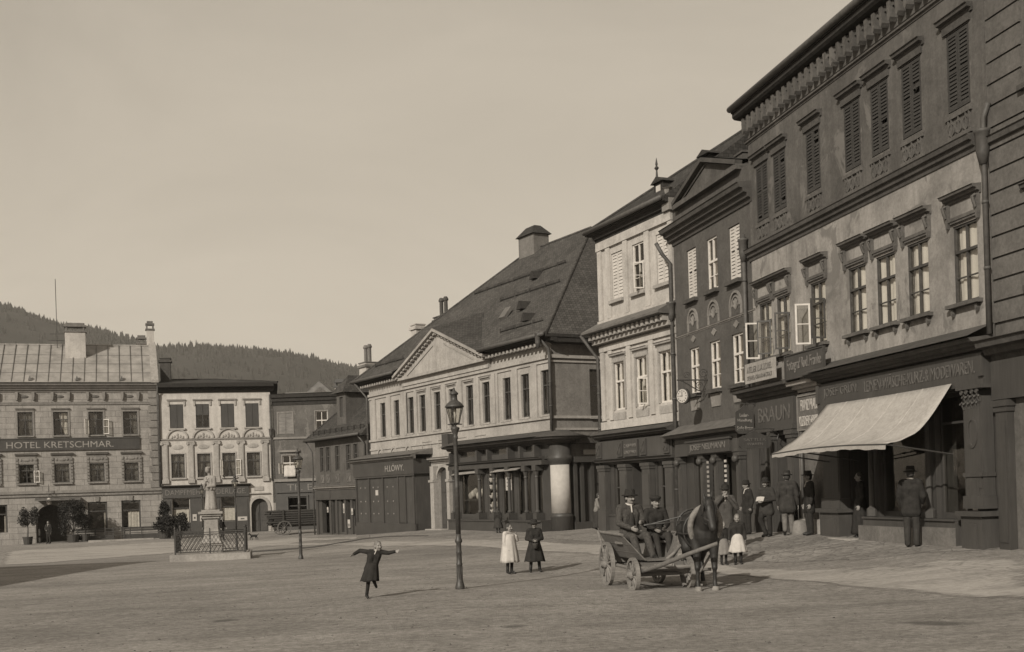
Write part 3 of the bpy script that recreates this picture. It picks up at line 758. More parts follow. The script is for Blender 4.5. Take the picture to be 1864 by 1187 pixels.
def downpipe(h, pts, r=.06, box=None):
    mb = MB(); mb.tube(pts, r, 8)
    if box: x, y, z = box; mb.lathe([(.075, -.4), (.13, -.15), (.145, .2), (.165, .22), (.165, .27)], (x, y, z), 8)
    for p, q in zip(pts, pts[1:]):
        p, q = Vector(p), Vector(q); n = int((q-p).length/1.6)
        for i in range(1, n+1):
            c = p.lerp(q, i/(n+1)); d = (q-p).normalized()*.03; mb.tube([c-d, c+d], r*1.25, 8)
    return mb.build('downpipe', PIPE, h.root, True)
def gutter(parent, u0, u1, y, z, r=.09):
    mb = MB(); mb.tube([(u0, y, z), (u1, y, z)], r, 8); return mb.build('gutter', PIPE, parent, True)
def pilaster(par, x0, x1, zb, zt, y, dep, mat, cap='plain', base=.25, name='pilaster'):
    mb = MB(); mb.box(x0, y-dep, zb+base, x1, y, zt-.22); mb.box(x0-.05, y-dep-.05, zb, x1+.05, y, zb+base-.002)
    mb.box(x0+.05, y-dep-.018, zb+base+.15, x1-.05, y-dep-.001, zt-.4)
    if cap == 'plain': mb.box(x0-.03, y-dep-.03, zt-.218, x1+.03, y, zt-.12); mb.box(x0-.06, y-dep-.06, zt-.118, x1+.06, y, zt)
    if cap == 'ionic':
        mb.box(x0-.1, y-dep-.06, zt-.1, x1+.1, y, zt)
        for x in (x0-.03, x1+.03): mb.tube([(x, y-dep-.07, zt-.2), (x, y, zt-.2)], .11, 10)
        mb.box(x0, y-dep-.03, zt-.218, x1, y, zt-.102)
    if cap == 'leaf':
        mb.box(x0-.12, y-dep-.1, zt-.07, x1+.12, y, zt)
        n = max(3, int((x1-x0)/.13))
        for r_ in range(2):
            for i in range(n):
                x = x0+(x1-x0)*(i+.5+.5*(r_-.5))/n; z = zt-.46+r_*.13; y2 = y-dep
                for dx in (-.03, 0, .03): mb.tube([(x+dx, y2-.005, z), (x+dx*1.5, y2-.03, z+.1), (x+dx*1.9, y2-.07, z+.15-abs(dx)), (x+dx*1.9, y2-.085, z+.12-abs(dx))], [.018, .024, .02, .008], 6)
        for x in (x0+.04, x1-.04, (x0+x1)/2-.09, (x0+x1)/2+.09): mb.tube([(x+.05*(1-i/16)*math.cos(i*.7), y-dep-.07, zt-.13+.05*(1-i/16)*math.sin(i*.7)) for i in range(14)], .018, 5)
    return mb.build(name, mat, par)
# ============================================================ house A: weathered three-storey draper's house (right)
A = House('corner_house', (7.05, 34.36), (9.47, 22.6), 'tall weathered three-storey house with dark louvred shutters above the draper\'s white awning', cat='house')
h = A
uT = [1.6, 2.76, 4.77, 6.82, 8.1, 9.45, 11.2]; uW = [1.56, 2.72, 4.8, 6.83, 8.15, 9.49, 11.25]
mb = MB(); UA = 12.1
UL = .72
facade(mb, UL, UA, 8.55, 12.6, [opening(u, 9.45, 11.05, .78) for u in uT], rev=.2)
facade(mb, UL, UA, 4.5, 8.55, [opening(u, 5.52, 7.12, .84) for u in uW], rev=.16, mi=1)
ops0 = [(.95, 1.9, .95, 3.4, .5), (2.1, 3.0, .3, 3.3, .6), (6.25, 7.25, .3, 3.75, .8), (11.06, 11.4, 1.12, 3.75, .3), (7.55, 9.7, 1.12, 3.75, .5), (9.95, 11.0, 1.12, 3.75, .5)]
facade(mb, .35, UA, -.2, 4.5, ops0, mi=3)
shell(mb, UL, UA, -.2, 12.6, 10, 0, 2); mb.face([(.35, 0, -.2), (.35, 0, 4.5), (UL, .0, 4.5), (UL, 0, -.2)]); mb.face([(.35, 0, -.2), (.35, 1, -.2), (.35, 1, 4.5), (.35, 0, 4.5)], 3)
mb.build('wall', [PL_A2, PL_A1, DARK, WOOD_D], h.root)
TRIM_A = m_plaster('trim_umber', .1, .4, 23)
# eaves, corbel table, belts
cb = MB(); n = 34
cornice(cb, UL-.08, UA, 11.84, 11.95, .1, 2); cb.build('string_course', PL_A2, h.root); cb = MB()
for i in range(n):
    x = UL+.1+(UA-UL-.2)*i/(n-1)
    cb.prism([(x-.07, 12.58), (x+.07, 12.58), (x+.06, 12.2), (x, 12.12), (x-.06, 12.2)], -.2, .01); cb.box(x-.12, -.14, 12.44, x+.12, .01, 12.579)
build_each(cb, 'corbel', PL_A2, h.root)
ev = MB(); ev.ext([(.02, 12.6), (-.3, 12.64), (-.36, 12.7), (-.36, 12.84), (-.4, 12.86), (.02, 12.93)], UL-.25, UA+.02); ev.build('eaves_cornice', SOFFIT, h.root)
rf, _ = hip_roof(h, UL+.2, UA, .05, 10, 12.95, .45, .45, TILE_C, True, False)
gutter(rf, UL-.25, UA, -.44, 12.93)
bt = MB(); cornice(bt, UL-.1, UA-.35, 8.45, 8.78, .22, 3); bt.build('belt_course', TRIM_D, h.root)
for i, u in enumerate(uT):
    w = window(h, u, 9.45, 11.05, .78, FR_D, y=.06, hood=(TRIM_D, 'broad'), shutter=(SHUT_D, .085), pane=True)
    s = MB(); x0, x1 = u-.4, u+.4
    s.box(x0-.05, -.05, 8.86, x1+.05, .02, 8.94); s.box(x0-.05, -.05, 9.3, x1+.05, .02, 9.38)
    for k in range(3):
        xx = u+(k-1)*.25; ring(s, xx-.085, xx+.085, 9.1, 9.21, -.04, .01, .035, full=True, n=10); s.box(xx-.012, -.045, 8.941, xx+.012, .01, 9.299)
    for k in (-.375, .34): s.box(u+k, -.04, 8.941, u+k+.035, .01, 9.299)
    s.build('apron_relief', TRIM_A, w)
cas = {0: [(-1, 100, 5.56, 6.6, 1), (1, 62, 5.6, 6.55, 0)], 1: [(1, 70, 5.6, 6.6, 0)], 2: [(-1, 104, 5.56, 6.62, 1), (1, 86, 5.6, 6.62, 0)]}
for i, u in enumerate(uW):
    window(h, u, 5.52, 7.12, .84, FR_D, fw=.042, hood=(TRIM_A, 'console'), sill=(TRIM_A, .15, .08, .13, 1),
           curtain='full', casements=cas.get(i, ()), transom=.66, y=.03, cgap=.1, ccloth=CLOTH_B)
downpipe(h, [(12.3, -.1, 9.2), (12.16, -.12, 8.95), (12.14, -.12, 8.6), (12.14, -.12, 4.75)], .055, (12.14, -.14, 8.45))
# ---- draper's shopfront
PL_G2 = m_plaster('plaster_pier', .12, .3, 22)
s0 = MB(); s0.box(7.28, -.28, -.1, 11.05, -.002, 1.08); s0.box(7.3, -.33, 1.082, 11.05, .02, 1.12); s0.box(7.34, -.3, .25, 11.02, -.281, .9)
shop = s0.build('shopfront', WOOD_M, h.root)
# lower stone plinth
b = MB(); b.box(7.26, -.4, -.1, 9.66, -.281, .92); b.box(9.72, -.4, -.1, 11.04, -.281, .95); b.build('plinth', STONE_D, shop)
for x0, x1, cap in ((5.34, 6.2, 'plain'), (11.46, 12.04, 'leaf')):
    pilaster(shop, x0, x1, 1.35 if cap == 'leaf' else 1.3, 3.78, -.02, .26, WOOD_M, cap)
    p = MB(); p.box(x0-.06, -.38, -.1, x1+.06, -.02, 1.2); p.box(x0-.14, -.46, 1.202, x1+.14, -.02, 1.3); p.box(x0+.1, -.41, .35, x1-.1, -.381, 1.05); p.box(x0-.09, -.43, -.1, x1+.09, -.381, .3)
    if cap == 'leaf':
        p.box(x0-.03, -.33, 1.98, x1+.03, -.02, 2.06); ring(p, x0+.17, x1-.17, 2.85, 3.1, -.32, -.28, .06, full=True); p.box(x0+.14, -.315, 1.55, x1-.14, -.281, 1.9)
    build_each(p, 'pedestal', WOOD_M, shop)
f = MB(); f.box(5.05, -.2, 3.9, 12.05, -.003, 4.42); f.box(5.05, -.24, 3.78, 12.05, -.002, 3.898); f.box(5.02, -.26, 3.95, 5.14, -.201, 4.4); f.box(11.92, -.26, 3.95, 12.05, -.201, 4.4)
f.build('fascia', WOOD_M, shop)
f = MB(); cornice(f, 4.95, 12.12, 4.42, 4.68, .6, 4); f.face([(4.95, -.6, 4.72), (12.12, -.6, 4.72), (12.12, .0, 4.98), (4.95, .0, 4.98)]); f.build('shop_cornice', TRIM_D, shop)
lettering("JOSEF GRÜN.", 5.35, 4.03, 1.75, .31, -.203, LETTER_F, shop, spacing=1.05); lettering("LEINEN-WÄSCHE-KURZ-& MODEWAREN.", 7.4, 4.03, 4.35, .32, -.203, LETTER_F, shop)
s = MB(); s.box(11.08, .1, 1.2, 11.38, .13, 3.3); s.build('pale_panel', CLOTH_W, shop)  # plain pale panel set in the narrow opening
for x in (7.4, 9.82):
    c = MB(); c.lathe([(.13, 1.13), (.13, 1.3), (.07, 1.35), (.06, 3.4), (.11, 3.5), (.12, 3.62)], (x, -.1, 0), 10); c.box(x-.14, -.24, 3.622, x+.14, .03, 3.74); c.build('column', WOOD_M, shop)
for x0, x1 in ((7.55, 9.7), (9.95, 11.0)):
    c = MB(); y = .12
    for a_, b_ in ((x0, x0+.07), (x1-.07, x1)): c.box(a_, y, 1.12, b_, y+.08, 3.75)
    c.box(x0+.07, y, 3.66, x1-.07, y+.08, 3.75); c.box(x0+.07, y, 1.12, x1-.07, y+.08, 1.24); c.box(x0+.07, y+.01, 3.1, x1-.07, y+.06, 3.15)
    dw = c.build('display_window', WOOD_D, shop); g = MB(); g.face([(x0+.03, y+.04, 1.2), (x1-.03, y+.04, 1.2), (x1-.03, y+.04, 3.7), (x0+.03, y+.04, 3.7)]); g.build('pane', GLASS, shop)
d = MB(); d.box(6.28, .5, .5, 6.66, .56, 3.0); d.box(6.74, .5, .5, 7.2, .56, 3.0); d.box(6.15, .48, 3.0, 7.25, .58, 3.12); d.box(6.15, -.3, -.1, 7.25, .8, .5); d.build('door', WOOD_D, shop)
st = MB(); st.box(6.15, -.62, -.2, 7.2, -.302, .6); st.build('door_step', STONE, shop)
# ---- leather shop at the far end of the same house
s1 = MB(); s1.box(.3, -.14, 3.55, 3.45, -.003, 4.3); s1.box(.3, -.18, 3.42, 3.45, -.003, 3.548); shop2 = s1.build('leather_shopfront', WOOD_M, h.root)
f = MB(); cornice(f, .1, 3.6, 4.3, 4.72, .55, 4); f.build('shop_cornice', TRIM_D, shop2)
lettering('S. BRAUN', .55, 3.7, 2.7, .42, -.143, LETTER_F, shop2)
for x0, x1 in ((.36, .85), (1.95, 2.1), (3.05, 3.42)):
    pilaster(shop2, x0, x1, .2, 3.4, -.01, .16, WOOD_M, 'leaf' if x0 < .5 else 'plain', .9)
c = MB(); c.box(.8, -.1, -.2, 1.95, -.004, .93); c.box(.78, -.14, .932, 1.95, .02, 1.0)
for x in (.97, 1.82): c.box(x, .1, 1.0, x+.07, .16, 3.4)
c.box(1.04, .1, 3.3, 1.82, .16, 3.4); c.build('display_window', WOOD_M, shop2)
g = MB(); g.face([(1.0, .13, 1.0), (1.85, .13, 1.0), (1.85, .13, 3.35), (1.0, .13, 3.35)]); g.build('pane', GLASS, shop2)
c = MB(); c.box(1.45, .3, 1.1, 1.75, .34, 3.0); c.build('hanging_cloth', CLOTH_C, shop2)
c = MB(); c.box(2.12, .4, .3, 2.98, .46, 3.25); c.box(2.2, .38, .5, 2.9, .399, 1.5); c.build('door', WOOD_D, shop2)
# pale strip of wall between the shops with its plinth and little cornice
c = MB(); c.box(3.62, -.1, .9, 5.1, -.002, 4.3); c.build('pale_pier', PL_G2, h.root)
c = MB(); c.box(3.58, -.16, -.2, 5.1, -.101, 1.0); c.build('pier_plinth', STONE, h.root)
c = MB(); cornice(c, 3.55, 5.0, 4.35, 4.62, .45, 3); c.build('pier_cornice', TRIM_L, h.root)
c = MB(); c.lathe([(.24, 0), (.22, .2), (.17, .42), (.14, .46), (.06, .48)], (4.02, -.32, .5), 12); tag(c.build('guard_stone', TRIM_M, None, True), 'tapered pale guard stone at the foot of the light wall strip', 'guard stone')
_gs = bpy.data.objects['guard_stone']; _gs.rotation_euler = h.root.rotation_euler; _gs.location = h.root.location
c = MB(); c.tube([(4.0, -.2, 1.15), (4.0, -.2, 3.3)], .045, 8); c.build('downpipe', PIPE, h.root, True)

def board_on(hs, name, x0, x1, z0, z1, y, mat, rim, label, lines, lm, cat='sign', tilt=0):
    """a flat lettered board fixed to a facade: a thing of its own"""
    t = empty(name, hs.to_world((x0, y, z0)), hs.root.rotation_euler.z, label, cat)
    m = MB(); m.box(0, -.05, 0, x1-x0, 0, z1-z0); m.build('board', mat, t)
    if rim:
        r = MB(); w = x1-x0; hh = z1-z0; r.box(-.03, -.08, -.03, w+.03, .0, -.002); r.box(-.03, -.08, hh+.002, w+.03, 0, hh+.03); r.box(-.03, -.08, -.002, -.002, 0, hh+.002); r.box(w+.002, -.08, -.002, w+.03, 0, hh+.002); r.build('frame', rim, t)
    for tx, fx, fz, fw, fh in lines:
        lettering(tx, fx*(x1-x0), fz*(z1-z0), fw*(x1-x0), fh*(z1-z0), -.052, lm, t)
    return t
board_on(A, 'sign_board', .85, 2.87, 4.85, 5.42, -.32, TRIM_L, None, 'whitish weathered sign board below the open windows of the leather shop', [('ATELIER LUX ZOBEL', .08, .52, .84, .3), ('STEMPEL-GRAVIRANSTALT', .08, .16, .84, .2)], LETTER_G)
board_on(A, 'sign_board', 3.6, 5.75, 4.72, 5.32, -.34, WOOD_D, WOOD_D, 'black photographer\'s sign board under the single open window', [('Fotograf Rud. Franke', .05, .2, .9, .62)], LETTER_G)
board_on(A, 'sign_board', 3.8, 5.02, 3.36, 4.22, -.12, PL_I, TRIM_M, 'grey two-line sign on the pale wall strip beside the awning', [('FRANZ PRAUS', .14, .56, .8, .34), ('KLEIDERFABRIK', .06, .1, .88, .3)], LETTER_L)
board_on(A, 'sign_board', 4.3, 5.0, 2.98, 3.26, -.12, PAPER, None, 'small white plate under the grey two-line sign', [('EINGANG', .1, .3, .8, .4)], LETTER_G)
# boards standing out from the wall, facing down the street
def blade_sign(hs, u, z0, z1, out, w, label, lines, round_=True):
    t = empty('hanging_sign', hs.to_world((u, 0, z0)), hs.root.rotation_euler.z+R(90), label, 'sign')
    # local x runs in towards the wall
    m = MB(); hgt = z1-z0; a = -(out+w)
    P = [(a, .08), (a+.08, 0), (a+w-.08, 0), (a+w, .08), (a+w, hgt-.1), (a+w*.75, hgt-.02), (a+w*.5, hgt+.1), (a+w*.25, hgt-.02), (a, hgt-.1)]
    m.prism([(x, z) for x, z in P], -.025, .025); m.build('board', WOOD_D, t)
    k = MB(); k.tube([(0, 0, hgt+.14), (a, 0, hgt+.14)], .018, 6); k.tube([(a+w*.5, 0, hgt+.14), (a+w*.5, 0, hgt+.06)], .012, 5)
    k.tube([(0, 0, hgt*.3), (-.1, 0, hgt*.6), (-.05, 0, hgt), (a+w-.02, 0, hgt+.14)], .012, 6); k.build('bracket', IRON, t)
    for tx, fx, fz, fw, fh in lines: lettering(tx, a+fx*w, fz*hgt, fw*w, fh*hgt, -.027, LETTER_M if 'SATTLER' not in lines[0][0] else LETTER_F, t)
    return t
blade_sign(A, 1.0, 3.42, 4.15, .22, .55, 'dark scrolled hanging sign of the leather shop with pale lettering', [('Leder-', .22, .66, .5, .14), ('Handlung', .1, .44, .8, .15), ('Sofie Braun', .06, .14, .88, .16)])
blade_sign(A, 2.3, 2.95, 3.35, .3, .95, 'low dark hanging board under the leather shop\'s scrolled sign', [('SATTLER', .15, .5, .7, .2), ('WAREN', .25, .2, .5, .18)])
# ---- awning
t = empty('awning', A.to_world((8.4, 0, 0)), A.root.rotation_euler.z, 'big white canvas awning stretched out over the draper\'s shopfront', 'awning')
mb = MB(); rows = []; nU, nV = 26, 14
for j in range(nV+1):
    v = j/nV; r = []
    for i in range(nU+1):
        s_ = i/nU; x = -2.75+5.4*s_
        y = -.27-1.5*v; z = 3.88-1.19*v-.3*math.sin(math.pi*v)*(.55+.45*s_)+.03*math.sin(s_*9+v*4)*v*(1-v)*2+.012*math.sin(s_*31+v*11)*v*(1-v)*3+.01*math.sin(s_*17-v*23)*v
        z -= .05*math.sin(math.pi*s_)*(1-v)*.3; z += .06*math.sin(math.pi*s_)*v**3
        r.append((x, y, z))
    rows.append(r)
mb.grid(rows)
cv = mb.build('canvas', CANVAS, t, True)
so = cv.modifiers.new('thick', 'SOLIDIFY'); so.thickness = .012
for i in (5, 10, 16, 21):
    v = MB(); v.tube([Vector(r[i])+Vector((0, -.006, .008)) for r in rows], .009, 4); v.build('seam', CANVAS, t)
v = MB(); v.grid([[Vector(p)+Vector((0, -.012, -.01)) for p in rows[-1]], [Vector(p)+Vector((.0, -.02, -.1+.012*math.sin(i*1.9))) for i, p in enumerate(rows[-1])]]); v.build('valance', CANVAS, t)
v = MB(); v.tube([(x, -1.77, 2.685+.06*math.sin(math.pi*(x+2.75)/5.4)) for x in np.linspace(-2.78, 2.68, 12)], .022, 6); v.build('front_bar', IRON, t)
for x in (-2.7, -1.3, 2.6):
    v = MB(); v.tube([(x, -.25, 2.45), (x, -1.77, 2.69)], .018, 6); v.build('arm', IRON, t)

# ============================================================ house I at the right edge
I = House('banded_house', (9.49, 22.5), (9.49+.2057*7, 22.5-6.85), 'grey house with banded plaster cut off at the right edge of the view')
h = I; mb = MB(); uI = [1.6, 3.2, 5.2]
facade(mb, .06, 6.9, -.2, 12, [opening(u, 9.2, 10.9, .8) for u in uI]+[opening(u, 5.5, 7.1, .8) for u in uI]+[(.9, 2.6, .9, 3.4), (3.4, 4.4, .3, 3.4), (5, 6.4, .9, 3.4)]); shell(mb, .06, 6.9, -.2, 12, 10)
mb.build('wall', [PL_I, DARK], h.root)
s = MB()
for i in range(17):
    z = 4.95+i*.42
    last = .08
    for u in uI+[7.4]:
        blocked = any(a < z+.36 and b > z for a, b in ((5.4, 7.25), (9.1, 11.05)))
        e = u-.5 if (blocked and u < 7) else (6.88 if u > 7 else None)
        if e is None: continue
        s.box(last, -.05, z, e, -.002, z+.38); last = u+.5
build_each(s, 'rusticated_band', PL_I, h.root)
for u in uI: window(h, u, 9.2, 10.9, .78, FR_D, curtain='split', sill=(TRIM_D, .15, .1, .1)); window(h, u, 5.5, 7.1, .78, FR_D, curtain='full', sill=(TRIM_D, .15, .1, .1), hood=(TRIM_D, 'flat'))
s = MB(); cornice(s, .06, 6.9, 11.7, 12.1, .45, 3); s.build('eaves_cornice', SOFFIT, h.root); hip_roof(h, .06, 6.9, 0, 10, 12.1, .5, .5, TILE_C, False, False)
s = MB(); cornice(s, .06, 6.9, 8.3, 8.55, .16, 2); s.build('belt_course', TRIM_D, h.root)
s = MB(); s.box(.06, -.14, 3.45, 6.9, -.003, 4.2); s1 = s.build('shopfront', WOOD_D, h.root); s = MB(); cornice(s, .0, 6.95, 4.2, 4.6, .5, 3); s.build('shop_cornice', TRIM_D, s1)
for x in (.2, 2.7, 4.5, 6.5): pilaster(s1, x, x+.35, .3, 3.43, -.01, .15, WOOD_D)
for a_, b_ in ((.9, 2.6), (5, 6.4)):
    s = MB(); s.face([(a_, .15, .9), (b_, .15, .9), (b_, .15, 3.4), (a_, .15, 3.4)]); s.build('pane', GLASS, s1)
s = MB(); s.box(3.42, .15, .3, 4.38, .2, 3.4); s.build('door', WOOD_D, s1)

# ============================================================ house B: dark three-bay house with the hanging dial
B = House('dark_house', (5.80, 39.56), (7.05+.24*.9/1.03, 34.36-.9/1.03), 'narrow dark grey house with pale louvred shutters and an iron dial sign')
h = B; mb = MB(); LB = h.L; uB = [1.52, 3.2, 4.87]
facade(mb, 0, LB, 3.9, 10.2, [opening(u, 8.13, 9.78, .8) for u in uB]+[opening(u, 5.0, 6.52, .8) for u in uB]); facade(mb, 0, LB, -.2, 3.9, [(1.2, 2.2, .95, 2.9, .5), (2.5, 3.3, .3, 2.9, .6), (3.5, 4.9, .95, 2.9, .5)], mi=2); shell(mb, 0, LB, -.2, 11.3, 9)
mb.face([(0, 0, 10.2), (LB, 0, 10.2), (LB, 0, 11.3), (0, 0, 11.3)]); mb.build('wall', [PL_B, DARK, WOOD_D], h.root)
s = MB(); cornice(s, -.15, LB, 10.18, 10.72, .5, 4); s.build('eaves_cornice', TRIM_D, h.root)
s = MB(); zb = 11.3; ap = (3.0, 12.2); a_, b_ = .55, 5.45
s.prism([(a_, zb+.16), (b_, zb+.16), ap], -.02, .3); s.box(a_-.1, -.2, zb, b_+.1, .3, zb+.158); pd = s.build('pediment', PL_B, h.root)
s = MB()
for p, q in (((a_-.1, -.1, zb+.2), (ap[0], -.1, ap[1]+.1)), ((ap[0], -.1, ap[1]+.1), (b_+.1, -.1, zb+.2))): s.beam(p, q, .24, .13); s.beam((p[0], -.02, p[2]-.14), (q[0], -.02, q[2]-.14), .1, .07)
s.build('raking_cornice', TRIM_D, pd)
rf, _ = hip_roof(h, 0, LB, .25, 8.5, 11.25, .66, .2, TILE_C, False, False); chimney(rf, .4, 2.6, 11.8, 13.3, .6, .5, TRIM_D, 'slab')
s = MB(); s.face([(a_-.1, .0, zb+.3), (ap[0], .0, ap[1]+.2), (ap[0], 1.6, ap[1]+.2)]); s.face([(b_+.1, .0, zb+.3), (ap[0], 1.6, ap[1]+.2), (ap[0], .0, ap[1]+.2)]); s.build('pediment_roof', TILE_C, rf)
for i, u in enumerate(uB):
    if i == 1: window(h, u, 8.13, 9.78, .78, FR_W, y=.04, transom=.55, curtain='half', sill=(TRIM_D, .16, .12, .1), blind=0)
    else: window(h, u, 8.13, 9.78, .78, FR_W, y=.1, sill=(TRIM_D, .16, .12, .1), shutter=(SHUT_L, .11))
for i, u in enumerate(uB):
    w = window(h, u, 5.0, 6.52, .78, FR_W, y=.05, transom=.6, curtain='full', sill=(TRIM_D, .16, .12, .1))
    s = MB(); s.prism([(u-.2, 6.8), (u, 6.68), (u+.2, 6.8), (u, 6.92)], -.03, .01); s.build('lozenge', TRIM_M, w)
    s = MB(); ring(s, u-.36, u+.36, 7.35, 7.75, -.05, .01, .07); ring(s, u-.25, u+.25, 7.35, 7.63, -.035, .01, .04)
    for k in range(5):
        t_ = math.pi*(k+.5)/5; s.tube([(u, -.01, 7.25), (u+.2*math.cos(t_), -.02, 7.33+.24*math.sin(t_))], .025, 5)
    s.box(u-.43, -.04, 7.0, u-.36, .01, 7.349); s.box(u+.36, -.04, 7.0, u+.43, .01, 7.349); s.build('blind_arch', TRIM_M, w)
    s = MB(); s.prism([(u-.42, 4.86), (u+.42, 4.86), (u+.32, 4.45), (u-.32, 4.45)], -.03, .01); s.build('apron', TRIM_M, w)
s = MB(); cornice(s, -.02, LB, 6.98, 7.06, .06, 2); s.build('belt_course', TRIM_M, h.root)
s = MB(); s.box(.3, -.3, 2.95, 5.3, -.003, 3.5); sh = s.build('shopfront', WOOD_M, h.root)
s = MB(); cornice(s, -.1, 5.9, 3.5, 3.66, .7, 2); s.face([(-.1, -.7, 3.67), (5.9, -.7, 3.67), (5.9, 0, 4.0), (-.1, 0, 4.0)]); s.build('shop_cornice', ZINC, sh)
s = MB(); s.box(1.5, -.38, 2.98, 4.9, -.301, 3.36); s.box(1.42, -.42, 3.362, 4.98, -.301, 3.42); s.build('name_board', WOOD_D, sh); lettering('JOSEF NEUMANN', 1.8, 3.04, 2.8, .25, -.383, LETTER_G, sh)
for x in (.25, 2.2, 3.3, 4.95): pilaster(sh, x, x+.3, .2, 2.94, -.01, .2, WOOD_M, 'plain', .9)
for x in (.4, 2.35, 3.45, 5.1):
    s = MB(); s.ball((x, -.3, 2.74), (.13, .1, .12)); s.build('carved_capital', WOOD_M, sh, True)
for a_, b_ in ((1.2, 2.2), (3.6, 4.9)):
    s = MB(); s.box(a_-.5 if a_ < 2 else a_, -.12, -.2, b_, -.004, .93); s.box(a_, .1, .95, a_+.06, .15, 2.9); s.box(b_-.06, .1, .95, b_, .15, 2.9); s.box(a_+.06, .1, 2.82, b_-.06, .15, 2.9); s.build('display_window', WOOD_D, sh)
    s = MB(); s.face([(a_, .12, .95), (b_, .12, .95), (b_, .12, 2.9), (a_, .12, 2.9)]); s.build('pane', GLASS, sh)
s = MB(); s.box(2.52, .4, .3, 3.28, .45, 2.9); s.build('door', WOOD_D, sh)
# goods hung at the shop door: striped ribbon cards
for k in range(2):
    s = MB()
    for i in range(11): s.box(-.07, -.01, .15*i, .07, .01, .15*i+.08)
    o = s.build('hanging_wares', CLOTH_W if k == 0 else TRIM_L); o.location = B.to_world(((4.3, 2.95)[k], -.26, 1.15)); o.rotation_euler.z = B.root.rotation_euler.z
    tag(o, ('striped string of white wares hanging in the dark shop window', 'dim string of small wares hanging beside the shop door pilaster')[k], 'wares')
# hanging dial on scrolled bracket
t = empty('hanging_dial', B.to_world((2.55, 0, 4.6)), B.root.rotation_euler.z, 'round white dial hanging from a scrolled iron bracket on the dark house', 'shop sign')
s = MB(); s.tube([(0, 0, .75), (0, -1.05, .75)], .025, 6); s.tube([(0, 0, .35), (0, -.35, .42), (0, -.7, .62), (0, -.95, .75)], .02, 6)
for cy, cz, r in ((-.3, .57, .13), (-.72, .9, .12), (-.15, .95, .16)): s.tube([(0, cy+r*(1-i/26)*math.cos(i*.5), cz+r*(1-i/26)*math.sin(i*.5)) for i in range(22)], .014, 5)
s.tube([(0, -.85, .75), (0, -.85, .5)], .012, 5); s.build('bracket', IRON, t)
s = MB(); s.lathe([(.26, -.05), (.26, .05)], (0, 0, 0), 24); s.xf(Matrix.Translation((0, -.85, .24)) @ Matrix.Rotation(R(28), 4, 'Z') @ Matrix.Rotation(R(90), 4, 'X') @ Matrix.Scale(1, 4)); s.build('rim', IRON, t)
s = MB(); s.lathe([(.22, -.062), (.22, .062)], (0, 0, 0), 24); MX = Matrix.Translation((0, -.85, .24)) @ Matrix.Rotation(R(28), 4, 'Z') @ Matrix.Rotation(R(90), 4, 'X'); s.xf(MX); s.build('dial', PAPER, t)
s = MB()
for k in range(12):
    a_ = k*math.pi/6; s.box(.165*math.cos(a_)-.016, .165*math.sin(a_)-.016, .06, .165*math.cos(a_)+.016, .165*math.sin(a_)+.016, .068)
s.box(-.01, -.02, .06, .01, .13, .07); s.box(-.1, -.01, .06, .02, .01, .07); s.xf(MX); s.build('dial_marks', LETTER_D, t)
downpipe(h, [(-.06, -.62, 10.3), (-.04, -.4, 9.9), (-.02, -.14, 9.6), (-.02, -.14, .3)], .07, (-.02, -.16, 8.0))
downpipe(h, [(5.75, -.12, 9.3), (5.75, -.12, 3.9)], .06, (5.75, -.13, 8.9))
# ============================================================ house C: pale three-storey house
Cc = House('pale_house', (3.40, 45.2), (5.80, 39.56), 'pale plastered three-storey house with pilasters and a ledge roof between its floors')
h = Cc; mb = MB(); U0, LC = .58, h.L-.02; uC = [2.03, 3.65, 5.38]; uCl = [1.98, 3.68, 5.36]
facade(mb, U0, LC, 7.9, 11.4, [opening(u, 9.05, 10.82, .86) for u in uC], rev=.15)
facade(mb, U0, LC, 4.05, 7.9, [opening(u, 4.9, 6.7, .84) for u in uCl], rev=.15)
so_ = [(1.3, 2.15, .95, 3.0, .5), (2.75, 3.85, .3, 3.0, .6), (4.5, 5.4, .95, 3.0, .5)]
facade(mb, U0, LC, -.3, 4.05, so_, mi=2); shell(mb, U0, LC, -.3, 11.8, 8); mb.face([(U0, 0, 11.4), (LC, 0, 11.4), (LC, 0, 11.8), (U0, 0, 11.8)])
mb.build('wall', [PL_C, DARK, WOOD_D], h.root)
def pil(x0, x1, z0, z1, o=.07): p.box(x0, -o, z0, x1, -.002, z1)
p = MB()
for x in (U0, 1.25, 2.62, 4.22, 5.85): pil(x, min(x+.32, LC), 8.42, 11.1)
p.box(U0-.04, -.1, 11.102, LC+.02, -.002, 11.42); p.box(U0-.06, -.1, 8.0, LC+.02, -.003, 8.4)
for x in (U0, 1.2, 2.65, 4.3, 5.85): pil(x, min(x+.3, LC), 4.55, 7.2)
p.box(U0-.03, -.09, 7.202, LC+.02, -.002, 7.42); p.box(U0-.05, -.1, 4.2, LC+.02, -.002, 4.5)
p.box(.9, -.03, 4.62, 1.18, -.003, 5.0, 0); p.build('pilaster_trim', PL_C, h.root)
s = MB(); cornice(s, U0-.12, LC+.1, 11.42, 11.85, .36, 3); s.build('eaves_cornice', SOFFIT, h.root)
s = MB(); s.ext([(.0, 8.36), (-.72, 7.98), (-.72, 7.9), (.0, 7.86)], U0-.3, LC+.05); s.build('ledge_roof', ZINC, h.root)
s = MB()
for i in range(17):
    x = U0-.1+(LC-U0-.1)*i/16; s.box(x, -.5, 7.66, x+.16, -.003, 7.86)
build_each(s, 'modillion', TRIM_L, h.root); s = MB(); s.box(U0-.2, -.3, 7.5, LC, -.004, 7.655); s.build('string_course', TRIM_L, h.root)
rf, (ra, rb, ym, zr) = hip_roof(h, U0+.05, LC, .05, 8, 11.88, .7, .42, TILE_C, True, False); gutter(rf, U0-.34, LC, -.42, 11.86)
